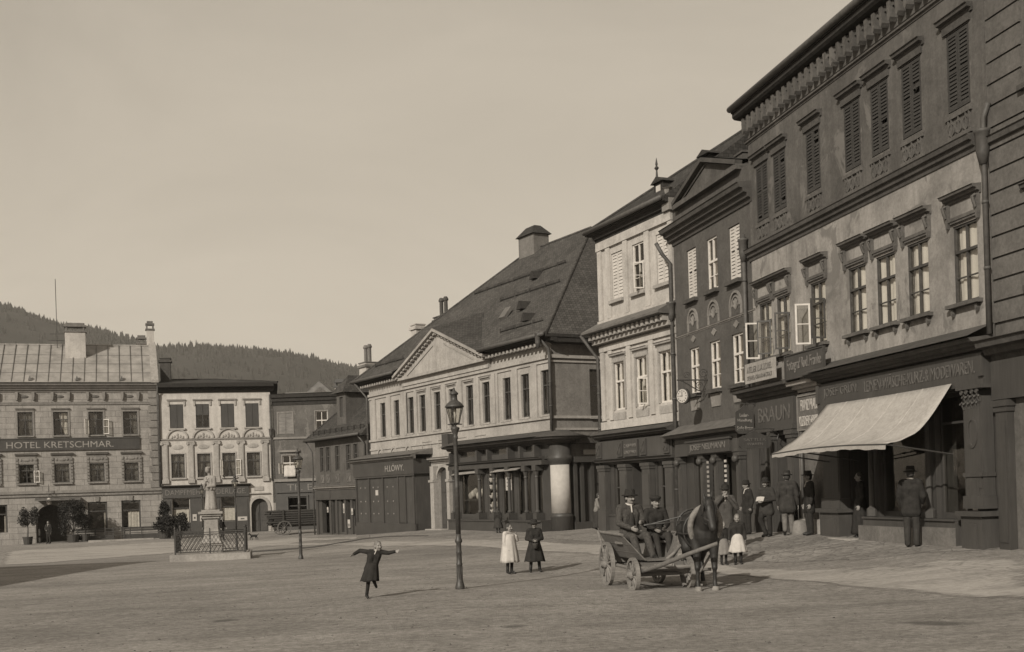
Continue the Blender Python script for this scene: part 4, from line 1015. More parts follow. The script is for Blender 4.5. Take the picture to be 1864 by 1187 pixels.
# dormer with a spike, vent, chimney
s = MB(); x, y = 3.9, 1.0
s.box(x-.32, y-.2, 12.0, x+.32, y+1.6, 13.0); s.prism([(x-.42, 13.002), (x+.42, 13.002), (x, 13.22)], y-.3, y+2.0, 1); s.box(x-.15, y-.22, 12.45, x+.15, y-.201, 12.9, 2)
d_ = s.build('dormer', [SOFFIT, TILE_C, SHUT_L], rf); s = MB(); s.lathe([(.05, 0), (.03, .3), (.09, .38), (.03, .46), (.05, .52), (.008, .75)], (x, y-.25, 13.15), 8); s.build('finial', IRON, rf)
s = MB(); s.box(5.4, 1.8, 12.8, 5.8, 2.2, 13.6); s.prism([(5.2, 13.602), (6.0, 13.602), (5.6, 13.8)], 1.6, 2.4, 0); s.build('vent', SOFFIT, rf)
s = MB(); s.box(LC-.35, -.2, 11.43, LC+.12, .3, 11.84); s.lathe([(.1, 0), (.13, .1), (.08, .16), (.12, .3), (.2, .36)], (LC-.12, -.1, 11.86), 8); s.build('corner_block', TRIM_M, h.root)
for i, u in enumerate(uC):
    if i == 1: window(h, u, 9.05, 10.82, .84, FR_W, y=.05, transom=.6, cols=2, bars=1, sill=(TRIM_L, .14, .12, .1), casements=[(1, 75, 9.1, 10.05, 0)])
    else: window(h, u, 9.05, 10.82, .84, FR_W, y=.1, sill=(TRIM_L, .14, .12, .1), shutter=(SHUT_L, .13))
for i, u in enumerate(uCl): window(h, u, 4.9, 6.7, .82, FR_W, y=.05, transom=.6, bars=0, curtain='full', hood=(TRIM_L, 'broad'), trim=(TRIM_L, .1), casements=[(1, 72, 4.95, 5.9, 1)] if i == 1 else ())
s = MB()
for u in uCl: s.box(u-.45, -.05, 4.52, u+.45, -.003, 4.8)
build_each(s, 'apron_panel', TRIM_L, h.root)
# shopfront
s = MB(); s.box(U0-.1, -.28, 3.05, LC-.05, -.003, 3.75); sh = s.build('shopfront', WOOD_M, h.root)
s = MB(); cornice(s, U0-.3, LC, 3.75, 3.98, .55, 3); s.ext([(-.5, 4.0), (0, 4.0), (0, 4.2)], U0-.3, LC); s.build('shop_cornice', TRIM_D, sh)
s = MB(); cornice(s, U0-.25, LC-.02, 2.86, 3.05, .42, 2); s.build('transom_cornice', WOOD_M, sh)
s = MB()
for x in (.5, 2.2, 3.95, 5.55):
    s.box(x, -.34, 3.12, x+.4, -.281, 3.7); s.box(x+.06, -.37, 3.2, x+.34, -.341, 3.62)
    s.beam((x+.08, -.38, 3.25), (x+.32, -.38, 3.58), .05, .02, (0, 1, 0)); s.beam((x+.32, -.38, 3.25), (x+.08, -.38, 3.58), .05, .021, (0, 1, 0))
build_each(s, 'fascia_block', WOOD_M, sh)
s = MB(); s.box(2.75, -.36, 3.1, 3.8, -.282, 3.7); s.build('name_board', WOOD_D, sh); lettering('C. HOFFMANN', 2.82, 3.42, .9, .14, -.363, LETTER_G, sh); lettering('GEMISCHTWAREN', 2.82, 3.2, .9, .12, -.363, LETTER_G, sh)
for x in (.45, 2.15, 3.85, 5.45): pilaster(sh, x, x+.55, .1, 2.84, -.01, .22, WOOD_M, 'plain', 1.05)
for a_, b_ in ((1.05, 2.15), (4.42, 5.42)):
    s = MB(); s.box(a_, -.12, -.3, b_, -.004, .9); s.box(a_-.02, -.16, .902, b_, .02, .96); s.box(a_, .08, .97, a_+.3, .14, 3.0); s.box(b_-.06, .08, .97, b_, .14, 3.0); s.box(a_+.3, .08, 2.9, b_-.06, .14, 3.0); s.box(a_+.3, .09, 1.95, b_-.06, .13, 2.0); s.build('display_window', WOOD_M, sh)
    s = MB(); s.face([(a_+.2, .11, .97), (b_, .11, .97), (b_, .11, 2.95), (a_+.2, .11, 2.95)]); s.build('pane', GLASS, sh)
s = MB(); s.box(2.78, .35, .3, 3.25, .4, 2.95); s.box(3.3, .1, .3, 3.82, .15, 2.95); s.build('door', WOOD_D, sh); s = MB(); s.box(2.7, -.3, -.3, 3.9, .4, .32); s.build('door_step', STONE, sh)
downpipe(h, [(U0-.35, -.7, 7.9), (U0-.15, -.35, 7.3), (U0-.1, -.12, 7.0), (U0-.1, -.12, .2)], .06)
# wares in the two windows of house C
rr = random.Random(12)
for k, (u, z, w, hh) in enumerate(((1.55, 2.05, .42, .75), (1.7, 1.2, .3, .6), (1.6, .98, .5, .3), (4.95, 2.1, .5, .5), (4.98, 1.05, .6, .85), (4.8, 1.6, .25, .35))):
    s = MB(); rows = [[(-w/2*(1-.35*j/5)+w*(1-.35*j/5)*i/6+.02*math.sin(j*2+k), .05*math.sin(i*1.7+k), hh*j/5) for i in range(7)] for j in range(6)]
    s.grid(rows); o = s.build('displayed_linen', (CLOTH_W, CLOTH_C)[k % 2], None, True); o.location = Cc.to_world((u, .24+.02*k, z)); o.rotation_euler.z = Cc.root.rotation_euler.z
    so = o.modifiers.new('t', 'SOLIDIFY'); so.thickness = .015
    tag(o, ('white linen hung high in the left display window of the pale house', 'narrow white cloth hung low in the left display window of the pale house', 'bunched linen at the foot of the pale house\'s left display window',
            'white linen hung high in the right display window of the pale house', 'broad white linen low in the right display window of the pale house', 'small cloth beside the broad linen in the pale house\'s right display window')[k], 'linen', 'linen in the shop windows')

# ============================================================ house D: long two-storey house with pediment
D = House('long_pediment_house', (-8.58, 69.3), (1.9, 51.0), 'long two-storey cream house with a small pediment and a big hipped tile roof')
h = D; LD = h.L; uD = [2.4, 4.35, 6.28, 7.77, 9.6, 11.33, 13.28, 15.0, 17.06, 18.76, 20.54]
mb = MB()
facade(mb, .45, LD, 4.4, 8.7, [opening(u, 5.33, 7.32, .74) for u in uD], rev=.2)
gops = [(9.5, 10.95, .1, 3.35, .2), (12.0, 14.4, .75, 3.1, .5), (14.9, 15.9, .75, 3.1, .5), (16.3, 17.2, .75, 3.1, .5), (17.75, 19.0, .75, 3.1, .5), (19.35, 20.1, .1, 3.1, .7)]
facade(mb, .45, 11.4, -1, 4.4, gops[:1]); facade(mb, 11.4, LD, -1, 4.4, gops[1:], mi=1); mb.build('wall', [PL_D, WOOD_D], h.root)
mb = MB(); dep = 14.6; sw = (2.1, 3.3, 5.0, 7.45)
mb.face([(.45, 0, -1), (.45, 0, 8.7), (.45, dep, 8.7), (.45, dep, -1)]); mb.face([(.45, dep, -1), (.45, dep, 8.7), (LD, dep, 8.7), (LD, dep, -1)])
k0 = len(mb.v); facade(mb, 0, dep, -1, 8.7, [(2.02, 3.1, 5.2, 7.35)], rev=.25)
mb.xf(Matrix.Translation((LD, 0, 0)) @ Matrix.Rotation(R(90), 4, 'Z'), k0)
mb.face([(.5, 1.7, -1), (LD-1.7, 1.7, -1), (LD-1.7, 1.7, 8.6), (.5, 1.7, 8.6)], 1); mb.face([(LD-1.7, 1.7, -1), (LD-1.7, dep-.1, -1), (LD-1.7, dep-.1, 8.6), (LD-1.7, 1.7, 8.6)], 1)
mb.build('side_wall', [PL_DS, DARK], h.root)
s = MB()
for z0, z1, o in ((4.6, 4.7, .06), (5.12, 5.24, .1), (7.62, 7.7, .06), (7.8, 7.95, .1)):
    s.box(.43, -o, z0, LD+.02, -.002, z1)
    s.box(LD+.002, -o+.002, z0, LD+o, 5, z1)
for i in range(len(uD)+1):
    a_ = (uD[i-1]+.5) if i else .5; b_ = (uD[i]-.5) if i < len(uD) else LD-.03
    m = (a_+b_)/2; w_ = min(.5, (b_-a_)*.7); s.box(m-w_/2, -.07, 5.24, m+w_/2, -.003, 7.62)
s.box(5.5, -.16, 7.96, 15.6, -.004, 8.4); s.box(5.6, -.12, 5.24, 5.9, -.071, 7.62); s.box(15.75, -.12, 5.24, 16.1, -.003, 7.62)
s.build('facade_trim', PL_D, h.root)
for i, u in enumerate(uD): window(h, u, 5.33, 7.32, .72, FR_D, y=.1, transom=.66, sill=(TRIM_L, .12, .09, .1), hood=(TRIM_L, 'flat') if 3 <= i <= 7 else None, fw=.05, cols=2, bars=0)
# side window
s = MB(); y0, y1 = 2.02, 3.1; X_ = LD-.18
s.box(X_, y0, 5.2, X_+.07, y0+.07, 7.35); s.box(X_, y1-.07, 5.2, X_+.07, y1, 7.35); s.box(X_, y0+.07, 7.28, X_+.07, y1-.07, 7.35); s.box(X_, y0+.07, 5.2, X_+.07, y1-.07, 5.28); s.box(X_, y0+.07, 6.6, X_+.07, y1-.07, 6.66)
w = s.build('window', FR_D, h.root); s = MB(); s.face([(X_+.03, y0+.02, 5.22), (X_+.03, y1-.02, 5.22), (X_+.03, y1-.02, 7.33), (X_+.03, y0+.02, 7.33)]); s.build('pane', GLASS, w); s = MB(); s.box(LD-.16, y0-.08, 5.1, LD+.12, y1+.08, 5.196); s.build('sill', TRIM_L, w)
# blind arches and panels under the sills at the left
s = MB()
for u in (2.0, 3.9, 5.9): ring(s, u-.36, u+.36, 4.2, 4.62, -.07, .0, .12); ring(s, u-.2, u+.2, 4.2, 4.42, -.05, .0, .06)
for u in (8.2, 10.2, 12.3, 14.3): s.box(u-.55, -.04, 4.74, u+.55, -.003, 4.78); s.box(u-.55, -.04, 4.3, u-.5, -.003, 4.739); s.box(u+.5, -.04, 4.3, u+.55, -.003, 4.739)
build_each(s, 'wall_panel', TRIM_L, h.root)
s = MB(); s.box(10.9, -.45, 4.35, 11.6, -.005, 5.0); tag(s.build('dark_box', WOOD_D, h.root))
bpy.data.objects['dark_box'].name = 'meter_box'
# eaves with modillions; pediment
s = MB(); s.ext([(.0, 8.42), (-.3, 8.5), (-.34, 8.62), (-.58, 8.66), (-.6, 8.76), (0, 8.8)], -.6, 5.65); s.ext([(.0, 8.42), (-.3, 8.5), (-.34, 8.62), (-.58, 8.66), (-.6, 8.76), (0, 8.8)], 15.5, LD+.6)
s.box(LD+.002, .02, 8.45, LD+.58, dep, 8.76); s.build('eaves_cornice', SOFFIT, h.root)
s = MB()
for i in range(60):
    x = .1+i*.355
    if 5.4 < x < 15.5 or x > LD: continue
    s.box(x, -.42, 8.36, x+.15, -.003, 8.5)
build_each(s, 'modillion', TRIM_L, h.root)
pa, pb, ap = 5.62, 15.52, (10.5, 10.3)
s = MB(); s.prism([(pa, 8.42), (pb, 8.42), (ap[0], ap[1])], -.3, .4); pd = s.build('pediment', PL_D, h.root)
s = MB(); s.box(pa-.15, -.4, 8.28, pb+.15, -.004, 8.42)
for (xa, za), (xb, zb) in (((pa-.35, 8.5), (ap[0], ap[1]+.16)), ((ap[0], ap[1]+.16), (pb+.35, 8.5))):
    s.beam((xa, -.42, za), (xb, -.42, zb), .42, .14)
    dv = Vector((xb-xa, 0, zb-za)); up = Vector((-dv.z, 0, dv.x)).normalized()
    for i in range(15):
        c = Vector((xa, -.4, za))+dv*((i+.5)/15)-up*.14; s.obox(c, dv.normalized()*.1, Vector((0, .1, 0)), up*.065)
    c0 = Vector((xa, -.32, za))+dv*.16-up*.5; c1 = Vector((xa, -.32, za))+dv*.86-up*.5; 
    s.beam(c0, c1, .05, .06)
s.build('raking_cornice', TRIM_L, pd)
rf, (ra, rb, ym, zr) = hip_roof(h, 0, LD, 0, dep, 8.8, .875, .62, TILE_D, True, True, notch=(pa-.3, pb+.3, ap[0], 11.45))
gutter(rf, -.55, 5.5, -.72, 8.76); gutter(rf, 15.6, LD+.6, -.72, 8.76)
s = MB(); tn = .875; A_ = Vector((ap[0], -.6, ap[1]+.26)); zb_ = 11.5; B_ = Vector((ap[0], (zb_-8.8)/tn-.62, zb_+.04))
for x in (pa-.45, pb+.45):
    L0 = Vector((x, -.62, 8.55)); q = (L0, A_, B_); s.face(q if x < 10 else q[::-1]); 
    L1 = Vector((x+(0.3 if x < 10 else -.3), -.4, 8.9)); s.face((L0, B_, L1) if x < 10 else (L0, L1, B_))
s.build('pediment_roof', TILE_F, rf)
s = MB()
for z in (9.6, 12.0, 13.4):
    y = (z-8.8)/tn-.62; lo, hi = (z-8.8)/tn+.1, LD-(z-8.8)/tn-.1
    if z < 10: segs = ((lo, 5.0), (16.2, hi))
    elif z < 13: segs = ((11.5, hi),)
    else: segs = ((lo+.3, hi-.3),)
    for a_, b_ in segs:
        s.beam((a_, y-.06, z+.08), (b_, y-.06, z+.08), .03, .13)
        for i in range(int((b_-a_)/1.5)+1): s.box(a_+i*1.5, y-.1, z-.05, a_+i*1.5+.05, y+.1, z+.15)
build_each(s, 'snow_guard', TILE_F, rf)
s = MB()
def on_roof(x, z): return Vector((x, (z-8.8)/tn-.62, z))
p0 = on_roof(14.6, 10.7); s.obox(p0+Vector((0, -.08, .1)), (.3, 0, 0), (0, .2, .3*tn), (0, -.05, .06)); s.build('skylight', ZINC, rf)
for x, z in ((16.0, 10.85), (13.3, 12.95), (18.2, 9.9)):
    s = MB(); p0 = on_roof(x, z); s.prism([(x-.26, p0.z-.05), (x+.26, p0.z-.05), (x, p0.z+.36)], p0.y-.3, p0.y+.5); s.build('roof_vent', SOFFIT, rf)
chimney(rf, ra+.6, ym, zr-.8, zr+.75, 1.7, 1.0, STONE_D, 'hip', 0, TILE_C)
def hipside(px, Y, z0, z1, w, mat, cap, pots=0, capmat=None):
    l = D.to_local(at(px, 890, Y)); return chimney(rf, l.x, l.y, z0, z1, w, w*.8, mat, cap, pots, capmat)
hipside(818, 71, 10, 12.75, 1.1, STONE_D, 'slab', 2); hipside(770, 73, 9.5, 12.6, .8, BRICK_W, 'slab', 0, BRICK_W)
downpipe(h, [(LD+.1, -.72, 8.75), (LD+.12, -.2, 8.2), (LD+.12, -.15, 7.8), (LD+.12, -.15, 4.6)], .07, (LD+.1, -.7, 8.6))
downpipe(h, [(-.1, -.7, 8.7), (.4, -.14, 7.8), (.4, -.14, 4.5)], .06)
# Loewy's closed wooden shop annex
s = MB(); s.box(.25, -.9, -.9, 8.5, -.01, 3.05); an = s.build('shop_annex', WOOD_B, h.root)
s = MB(); s.box(.1, -1.05, 3.05, 8.65, -.01, 3.85); s.build('fascia', WOOD_D, an)
s = MB(); cornice(s, -.15, 8.9, 3.85, 4.05, .3, 2, 0, -1.05); s.face([(-.15, -1.4, 4.07), (8.9, -1.4, 4.07), (8.9, -.0, 4.4), (-.15, -.0, 4.4)]); s.face([(-.15, -1.4, 4.07), (-.15, 0, 4.4), (-.15, 0, 4.07)]); s.face([(8.9, -1.4, 4.07), (8.9, 0, 4.07), (8.9, 0, 4.4)]); s.build('annex_roof', ZINC, an)
lettering('H.LÖWY.', 4.9, 3.25, 2.5, .42, -1.053, LETTER_M, an)
s = MB()
for x in (.25, 2.2, 4.2, 6.3, 7.2, 8.3): s.box(x, -.98, .4, x+.16, -.901, 3.04)
s.box(.25, -1.0, -.95, 8.55, -.902, .38); s.box(.2, -1.02, 2.95, 8.6, -.985, 3.04); build_each(s, 'batten', WOOD_D, an)
s = MB()
for x in (.9, 1.6, 2.8, 3.5, 4.8, 5.6):
    for z in (.9, 1.6, 2.4): s.ball((x, -.91, z), (.05, .03, .05), 6, 5)
build_each(s, 'bolt_head', TRIM_M, an)
s = MB(); s.box(6.5, -.96, .42, 7.15, -.903, 2.9); s.build('door', WOOD_D, an); s = MB(); s.box(3.15, -.93, 1.95, 3.5, -.902, 2.25); o = s.build('notice', PAPER, an)
# portal
s = MB(); spandrel(s, 9.5, 10.95, 2.65, 3.35, -.02, .18)
s.box(9.05, -.3, -.3, 9.48, -.004, 3.4); s.box(10.97, -.3, -.3, 11.3, -.004, 3.4); s.box(8.95, -.36, 2.55, 9.49, -.003, 2.68); s.box(10.96, -.36, 2.55, 11.35, -.003, 2.68)
ring(s, 9.5, 10.95, 2.7, 3.33, -.12, 0, .14); pt = s.build('portal', TRIM_L, h.root)
s = MB(); cornice(s, 8.8, 11.35, 3.55, 3.85, .4, 3); s.build('portal_cornice', TRIM_L, pt)
s = MB(); s.box(9.52, .12, .1, 10.2, .18, 3.3); s.box(10.24, .12, .1, 10.93, .18, 3.3)
for x in (9.62, 10.34):
    for z in (.3, 1.2, 2.0): s.box(x, .09, z, x+.48, .119, z+.65)
s.build('door', WOOD_M, pt); s = MB(); s.box(9.2, -.75, -.5, 11.2, .4, .1); s.build('door_step', STONE, pt)
# shopfront with rounded corner
s = MB(); s.box(11.45, -.42, 3.1, 20.7, -.004, 3.3); sh = s.build('shopfront', WOOD_D, h.root)
s = MB(); s.box(11.45, -.5, -.9, 20.7, -.005, .55); s.box(11.4, -.56, .552, 20.7, -.005, .62); s.build('stall_riser', WOOD_D, sh)
s = MB(); cornice(s, 11.3, 21.04, 4.0, 4.3, .8, 3); s.face([(11.3, -.8, 4.34), (21.04, -.8, 4.34), (21.04, 0, 4.6), (11.3, 0, 4.6)])
s.lathe([(max(.35-y_, .05), z_) for y_, z_ in corprof(4.0, 4.3, .8, 3)[1:-1]]+[(1.15, 4.34), (.35, 4.6)], (21.05, .35, 0), 36); s.box(LD+.003, .8, 4.0, LD+.6, 6, 4.3); s.box(LD+.003, .6, 4.302, LD+.66, 6, 4.34); s.build('shop_cornice', TRIM_D, sh)
s = MB(); cornice(s, 11.4, 20.65, 3.3, 3.45, .3, 2, 0, -.25); s.build('transom_cornice', WOOD_D, sh)
s = MB()
for x in (11.5, 12.15, 14.4, 15.5, 17.5, 18.6, 19.9): s.box(x, -.38, 3.46, x+.14, -.006, 4.0)
build_each(s, 'transom_post', WOOD_M, sh)
for x0, x1 in ((12.4, 14.3), (14.7, 15.4), (15.75, 17.4), (18.75, 19.8)):
    s = MB(); s.box(x0, -.2, 3.48, x1, -.16, 3.72); s.build('transom_board', WOOD_M, sh)
    s = MB(); s.face([(x0, -.05, 3.5), (x1, -.05, 3.5), (x1, -.05, 3.98), (x0, -.05, 3.98)]); s.build('pane', GLASS, sh)
for x in (11.85, 14.6, 16.1, 17.55, 19.1, 20.05):
    s = MB(); s.box(x-.15, -.46, .62, x+.15, -.006, .95); s.lathe([(.11, .95), (.13, 1.0), (.08, 1.08), (.075, 2.5), (.1, 2.56), (.08, 2.62), (.13, 2.8), (.15, 2.85)], (x, -.3, 0), 10); s.box(x-.16, -.46, 2.85, x+.16, -.006, 3.1); s.build('column', WOOD_D, sh)
for x0, x1, z0 in ((12.0, 14.4, .75), (14.9, 15.9, .75), (16.3, 17.2, .75), (17.75, 19.0, .75), (19.35, 20.1, .1)):
    s = MB(); s.box(x0, .02, z0, x0+.1, .1, 3.1); s.box(x1-.1, .02, z0, x1, .1, 3.1); s.box(x0+.1, .02, 3.0, x1-.1, .1, 3.1); s.box(x0+.1, .02, z0, x1-.1, .1, z0+.12)
    s.build('display_window' if z0 > .5 else 'door', WOOD_M, sh); s = MB(); s.face([(x0+.05, .06, z0), (x1-.05, .06, z0), (x1-.05, .06, 3.05), (x0+.05, .06, 3.05)]); s.build('pane', GLASS, sh)
for x0, x1, z in ((12.0, 14.5, 2.95), (16.1, 18.6, 2.98)):
    s = MB(); s.face([(x0, -.2, z), (x1, -.2, z+.05), (x1, -.5, z-.06), (x0, -.5, z-.11)]); o = s.build('rolled_awning', TRIM_L, sh); q = o.modifiers.new('t', 'SOLIDIFY'); q.thickness = .04
# round corner pillar and the doors round the corner
s = MB(); s.lathe([(.5, -.9), (.5, .75), (.54, .8), (.45, .86), (.44, 3.1), (.47, 3.15), (.55, 3.3), (.57, 3.42), (.47, 3.5), (.5, 4.0)], (21.05, .35, 0), 36); s.build('corner_pillar', WOOD_D, sh, True)
s = MB(); s.box(LD+.004, .8, -.9, LD+.4, 6, .5); s.box(LD+.004, .8, 3.15, LD+.45, 6, 3.4); s.box(LD+.004, .8, .502, LD+.12, 6, 3.15)
for y in (.85, 1.2, 1.75, 2.75, 3.6): s.box(LD+.121, y, .5, LD+.3, y+.16, 3.15)
for y in (2.0, 3.0):
    for z0, z1 in ((.6, 1.0), (1.1, 2.1), (2.2, 2.9)): s.box(LD+.122, y, z0, LD+.17, y+.55, z1)
s.build('side_doors', WOOD_D, sh)
s = MB(); s.face([(LD+.1, 1.5, 3.5), (LD+.1, 3.6, 3.5), (LD+.1, 3.6, 3.72), (LD+.1, 1.5, 3.72)]); s.build('side_sign', PAPER, sh)
# blank poster wrapped round the pillar
s = MB(); rows = []
for z in (.92, 3.06):
    rows.append([(21.05+.46*math.cos(a_), .35+.46*math.sin(a_), z) for a_ in np.linspace(R(-140), R(28), 20)])
s.grid(rows); o = s.build('blank_poster', PAPER, None, True); o.location = D.root.location; o.rotation_euler = D.root.rotation_euler; tag(o, 'tall blank white poster wrapped round the corner shop pillar', 'poster')
q = o.modifiers.new('t', 'SOLIDIFY'); q.thickness = .01
s = MB(); s.box(0, -.01, 0, .62, 0, .85)
for i, (w_, n_) in enumerate(((.4, 0), (.3, 0), (.34, 0), (.42, 0))): s.box(.1, -.014, .68-i*.17, .1+w_, -.0101, .74-i*.17, 1)
o = s.build('shop_notice', [PAPER, LETTER_G]); o.location = D.to_world((16.75, -.03, 2.0)); o.rotation_euler.z = D.root.rotation_euler.z; tag(o, 'small pale printed notice behind the dark shop window left of the corner pillar', 'notice')
s = MB(); s.box(0, 0, 0, .5, .04, .55); s.box(.05, -.005, .05, .45, -.0005, .5, 1); o = s.build('picture_card', [PAPER, TRIM_D]); o.location = D.to_world((16.6, .15, .9)); o.rotation_euler.z = D.root.rotation_euler.z; tag(o, 'framed card leaning low in the dark shop window above the girl\'s hat', 'card')
# crockery stacked in the narrow window, and hanging in the broad one
rr = random.Random(4); zs = [2.72, 2.4, 2.06, 1.62, 1.18, .92]
for i, z in enumerate(zs):
    for j in range(3):
        s = MB(); s.lathe([(.05, 0), (.11, .03), (.14+.02*(i % 2), .14), (.15+.02*(i % 2), .16)], (0, 0, 0), 12)
        if i in (0, 1, 2): s.lathe([(.09, .165), (.15, .2), (.15, .23)], (0, 0, 0), 12)
        else: s.lathe([(.04, .165), (.08, .2), (.05, .28), (.02, .3)], (0, 0, 0), 10)
        o = s.build('white_bowl', CLOTH_W, None, True); o.location = D.to_world((15.08+.31*j, .16+.03*j, z)); tag(o, 'white bowl stacked on the shelves of the narrow shop window', 'bowl', 'white crockery in the narrow shop window')
s = MB()
for z in zs: s.box(14.95, .08, z-.03, 15.85, .4, z-.004)
build_each(s, 'shelf', WOOD_M, sh)
for j in range(7):
    s = MB(); s.lathe([(.03, 0), (.11, .03), (.14, .2), (.1, .3), (.05, .33), (.01, .36)], (0, 0, 0), 10); o = s.build('hanging_pot', (TRIM_L, CLOTH_W)[j % 2], None, True)
    o.location = D.to_world((12.55+.27*j, .3, 1.62+.1*(j % 3))); tag(o, 'small pale pot on the middle shelf of the broad shop window', 'pot', 'pots on the shelf of the broad shop window')
s = MB(); s.box(12.1, .15, 1.55, 14.3, .45, 1.6); s.build('shelf', WOOD_M, sh)

# ============================================================ house F: small corner house with dormer
F = House('small_corner_house', (-12.97, 76.5), (-8.58, 69.3), 'low brown corner house with a steep shingled roof and one dormer')
h = F; LF = h.L-.05; uF = [1.2, 2.2, 3.75, 5.5, 6.65]; mb = MB()
facade(mb, 0, LF, 2.55, 5.6, [opening(u, 3.6, 5.15, .62) for u in uF], rev=.12)
fo = [(.9, 2.2, -.4, 1.75, .3), (2.75, 3.2, -.4, 1.75, .3), (4.1, 4.6, -.3, 1.75, .5), (5.1, 5.6, .1, 1.75, .3), (6.2, 6.6, .1, 1.75, .3)]
facade(mb, 0, LF, -1.2, 2.55, fo, mi=2); shell(mb, 0, LF, -1.2, 5.6, 7); mb.build('wall', [PL_F, DARK, WOOD_M], h.root)
for u in uF:
    w = window(h, u, 3.6, 5.15, .6, SHUT_M, y=.05, transom=.62, bars=1, trim=(PL_B, .07)); s = MB(); s.box(u-.3, -.04, 2.85, u+.3, -.003, 3.4); s.beam((u-.2, -.05, 2.95), (u+.2, -.05, 3.3), .04, .02, (0, 1, 0)); s.beam((u+.2, -.05, 2.95), (u-.2, -.05, 3.3), .04, .022, (0, 1, 0)); s.build('apron', PL_G, w)
s = MB(); cornice(s, -.05, LF, 2.4, 2.62, .3, 2); s.build('belt_course', TRIM_M, h.root)
s = MB(); s.box(.1, -.14, 1.85, LF, -.003, 2.36); sh = s.build('shopfront', WOOD_M, h.root); s = MB(); s.box(.05, -.2, 1.76, LF, -.002, 1.848); s.box(2.55, -.17, 1.86, 2.7, -.141, 2.4); s.build('fascia_frame', WOOD_M, sh)
for x in (.1, 2.35, 3.35, 4.75, 5.75, 6.75, 7.6): 
    s = MB(); s.box(x, -.1, -1.2, x+.32, -.004, 1.758); s.build('board_pilaster', WOOD_M, sh)
s = MB(); s.box(6.95, -.12, .2, 7.5, -.005, 1.6); s.build('pale_door_panel', WOOD_L, sh)
for i, (x, z, w_, hh) in enumerate(((2.1, .95, .22, .34), (4.75, .9, .2, .6), (6.0, .8, .25, .4), (5.4, .0, .35, .5), (6.8, -.35, .3, .45))):
    s = MB(); s.box(0, -.02, 0, w_, 0, hh); s.box(.04, -.024, .05, w_-.04, -.0205, hh*.5, 1); o = s.build('posted_bill', [PAPER, LETTER_G]); o.location = F.to_world((x, -.13, z)); o.rotation_euler.z = F.root.rotation_euler.z
    tag(o, ('white bill posted near the left door of the brown corner house', 'tall narrow bill beside the middle door of the brown corner house', 'white bill at head height between two narrow shop windows', 'greyish bill low between the narrow shop windows', 'lowest white bill on the boards of the brown corner house')[i], 'bill', 'bills posted on the brown corner house')
rf, (ra, rb, ym, zr) = hip_roof(h, 0, LF+.3, 0, 7, 5.72, 1.05, .5, TILE_F, True, False); gutter(rf, -.5, LF, -.58, 5.68)
s = MB(); x0, x1, zf, zt = 3.3, 4.75, 6.5, 8.5; y = .25
facade(s, x0, x1, zf, zt, [(3.75, 4.3, 7.0, 8.25)], y=y, rev=.15); s.face([(x0, y, zf), (x0, y, zt), (x0, 3, zt), (x0, 3, zf)]); s.face([(x1, y, zf), (x1, 3, zf), (x1, 3, zt), (x1, y, zt)]); dm = s.build('dormer', PL_F, rf)
s = MB(); e = .3; P = [(x0-e, y-e, zt), (x1+e, y-e, zt), (x1+e, 3.2, zt), (x0-e, 3.2, zt)]; Q = [((x0+x1)/2, y+.55, zt+1.15), ((x0+x1)/2, 3.2, zt+1.15)]
s.face([P[0], P[1], Q[0]]); s.face([P[1], P[2], Q[1], Q[0]]); s.face([P[3], P[0], Q[0], Q[1]]); s.face(P[::-1]); s.build('dormer_roof', TILE_F, rf)
s = MB(); s.box(3.76, y+.1, 7.02, 4.29, y+.14, 8.24); s.build('dormer_window', FR_D, rf)
s = MB(); s.beam((.3, -.2, 6.15), (LF, -.2, 6.15), .05, .2)
for i in range(9): s.box(.4+i*.95, -.3, 5.9, .45+i*.95, -.1, 6.28)
s.build('snow_guard', TILE_C, rf)
l = F.to_local(at(677, 890, 76.5)); chimney(rf, l.x, l.y, 6, 10.7, 1.1, .8, BRICK_W, 'slab', 2, STONE_D)
downpipe(h, [(-.35, -.5, 5.6), (-.12, -.15, 4.9), (-.12, -.15, -.7)], .05); downpipe(h, [(LF-.35, -.55, 5.7), (LF-.2, -.12, 5.1), (LF-.2, -.12, 2.6)], .06)

# ============================================================ house G: sooty house behind the log wagon
G = House('sooty_house', (-18.31, 88.3), (-9.5, 87.9), 'sooty grey house with a flat parapet standing behind the loaded wagon')
h = G; LG = h.L; mb = MB()
facade(mb, .2, LG, 3.3, 9.1, [opening(1.15, 6.83, 8.47, 1.15), opening(3.95, 6.95, 8.5, .95), opening(1.4, 3.76, 5.2, 1.15), opening(4.2, 3.76, 5.2, 1.0)], rev=.15)
facade(mb, .2, LG, -1.4, 3.3, [(1.2, 2.6, .75, 1.95, .3)], mi=2); shell(mb, .2, LG, -1.4, 9.85, 8); mb.face([(.2, 0, 9.1), (LG, 0, 9.1), (LG, 0, 9.85), (.2, 0, 9.85)]); mb.build('wall', [PL_G, DARK, WOOD_D], h.root)
s = MB(); cornice(s, .15, LG, 9.05, 9.9, .4, 3); s.build('eaves_cornice', SOFFIT, h.root)
for z0, z1, o in ((6.45, 6.6, .1), (3.2, 3.4, .15), (5.45, 5.6, .15)):
    s = MB(); s.box(.03 if z0 != 5.45 else .6, -o, z0, LG if z0 != 5.45 else 2.2, -.003, z1); s.build('belt_course', TRIM_M, h.root)
window(h, 1.15, 6.83, 8.47, 1.12, FR_D, blind=0, y=.06, curtain=None, shutter=(WOOD_L, .12), trim=(TRIM_M, .08)); window(h, 3.95, 6.95, 8.5, .93, FR_W, y=.05, transom=.55, trim=(TRIM_M, .08), bars=0)
window(h, 1.4, 3.76, 5.2, 1.12, FR_W, y=.05, transom=.6, trim=(TRIM_M, .08), bars=0, curtain='half', casements=[(-1, 110, 3.8, 4.6, 1)]); window(h, 4.2, 3.76, 5.2, .95, FR_D, y=.05)
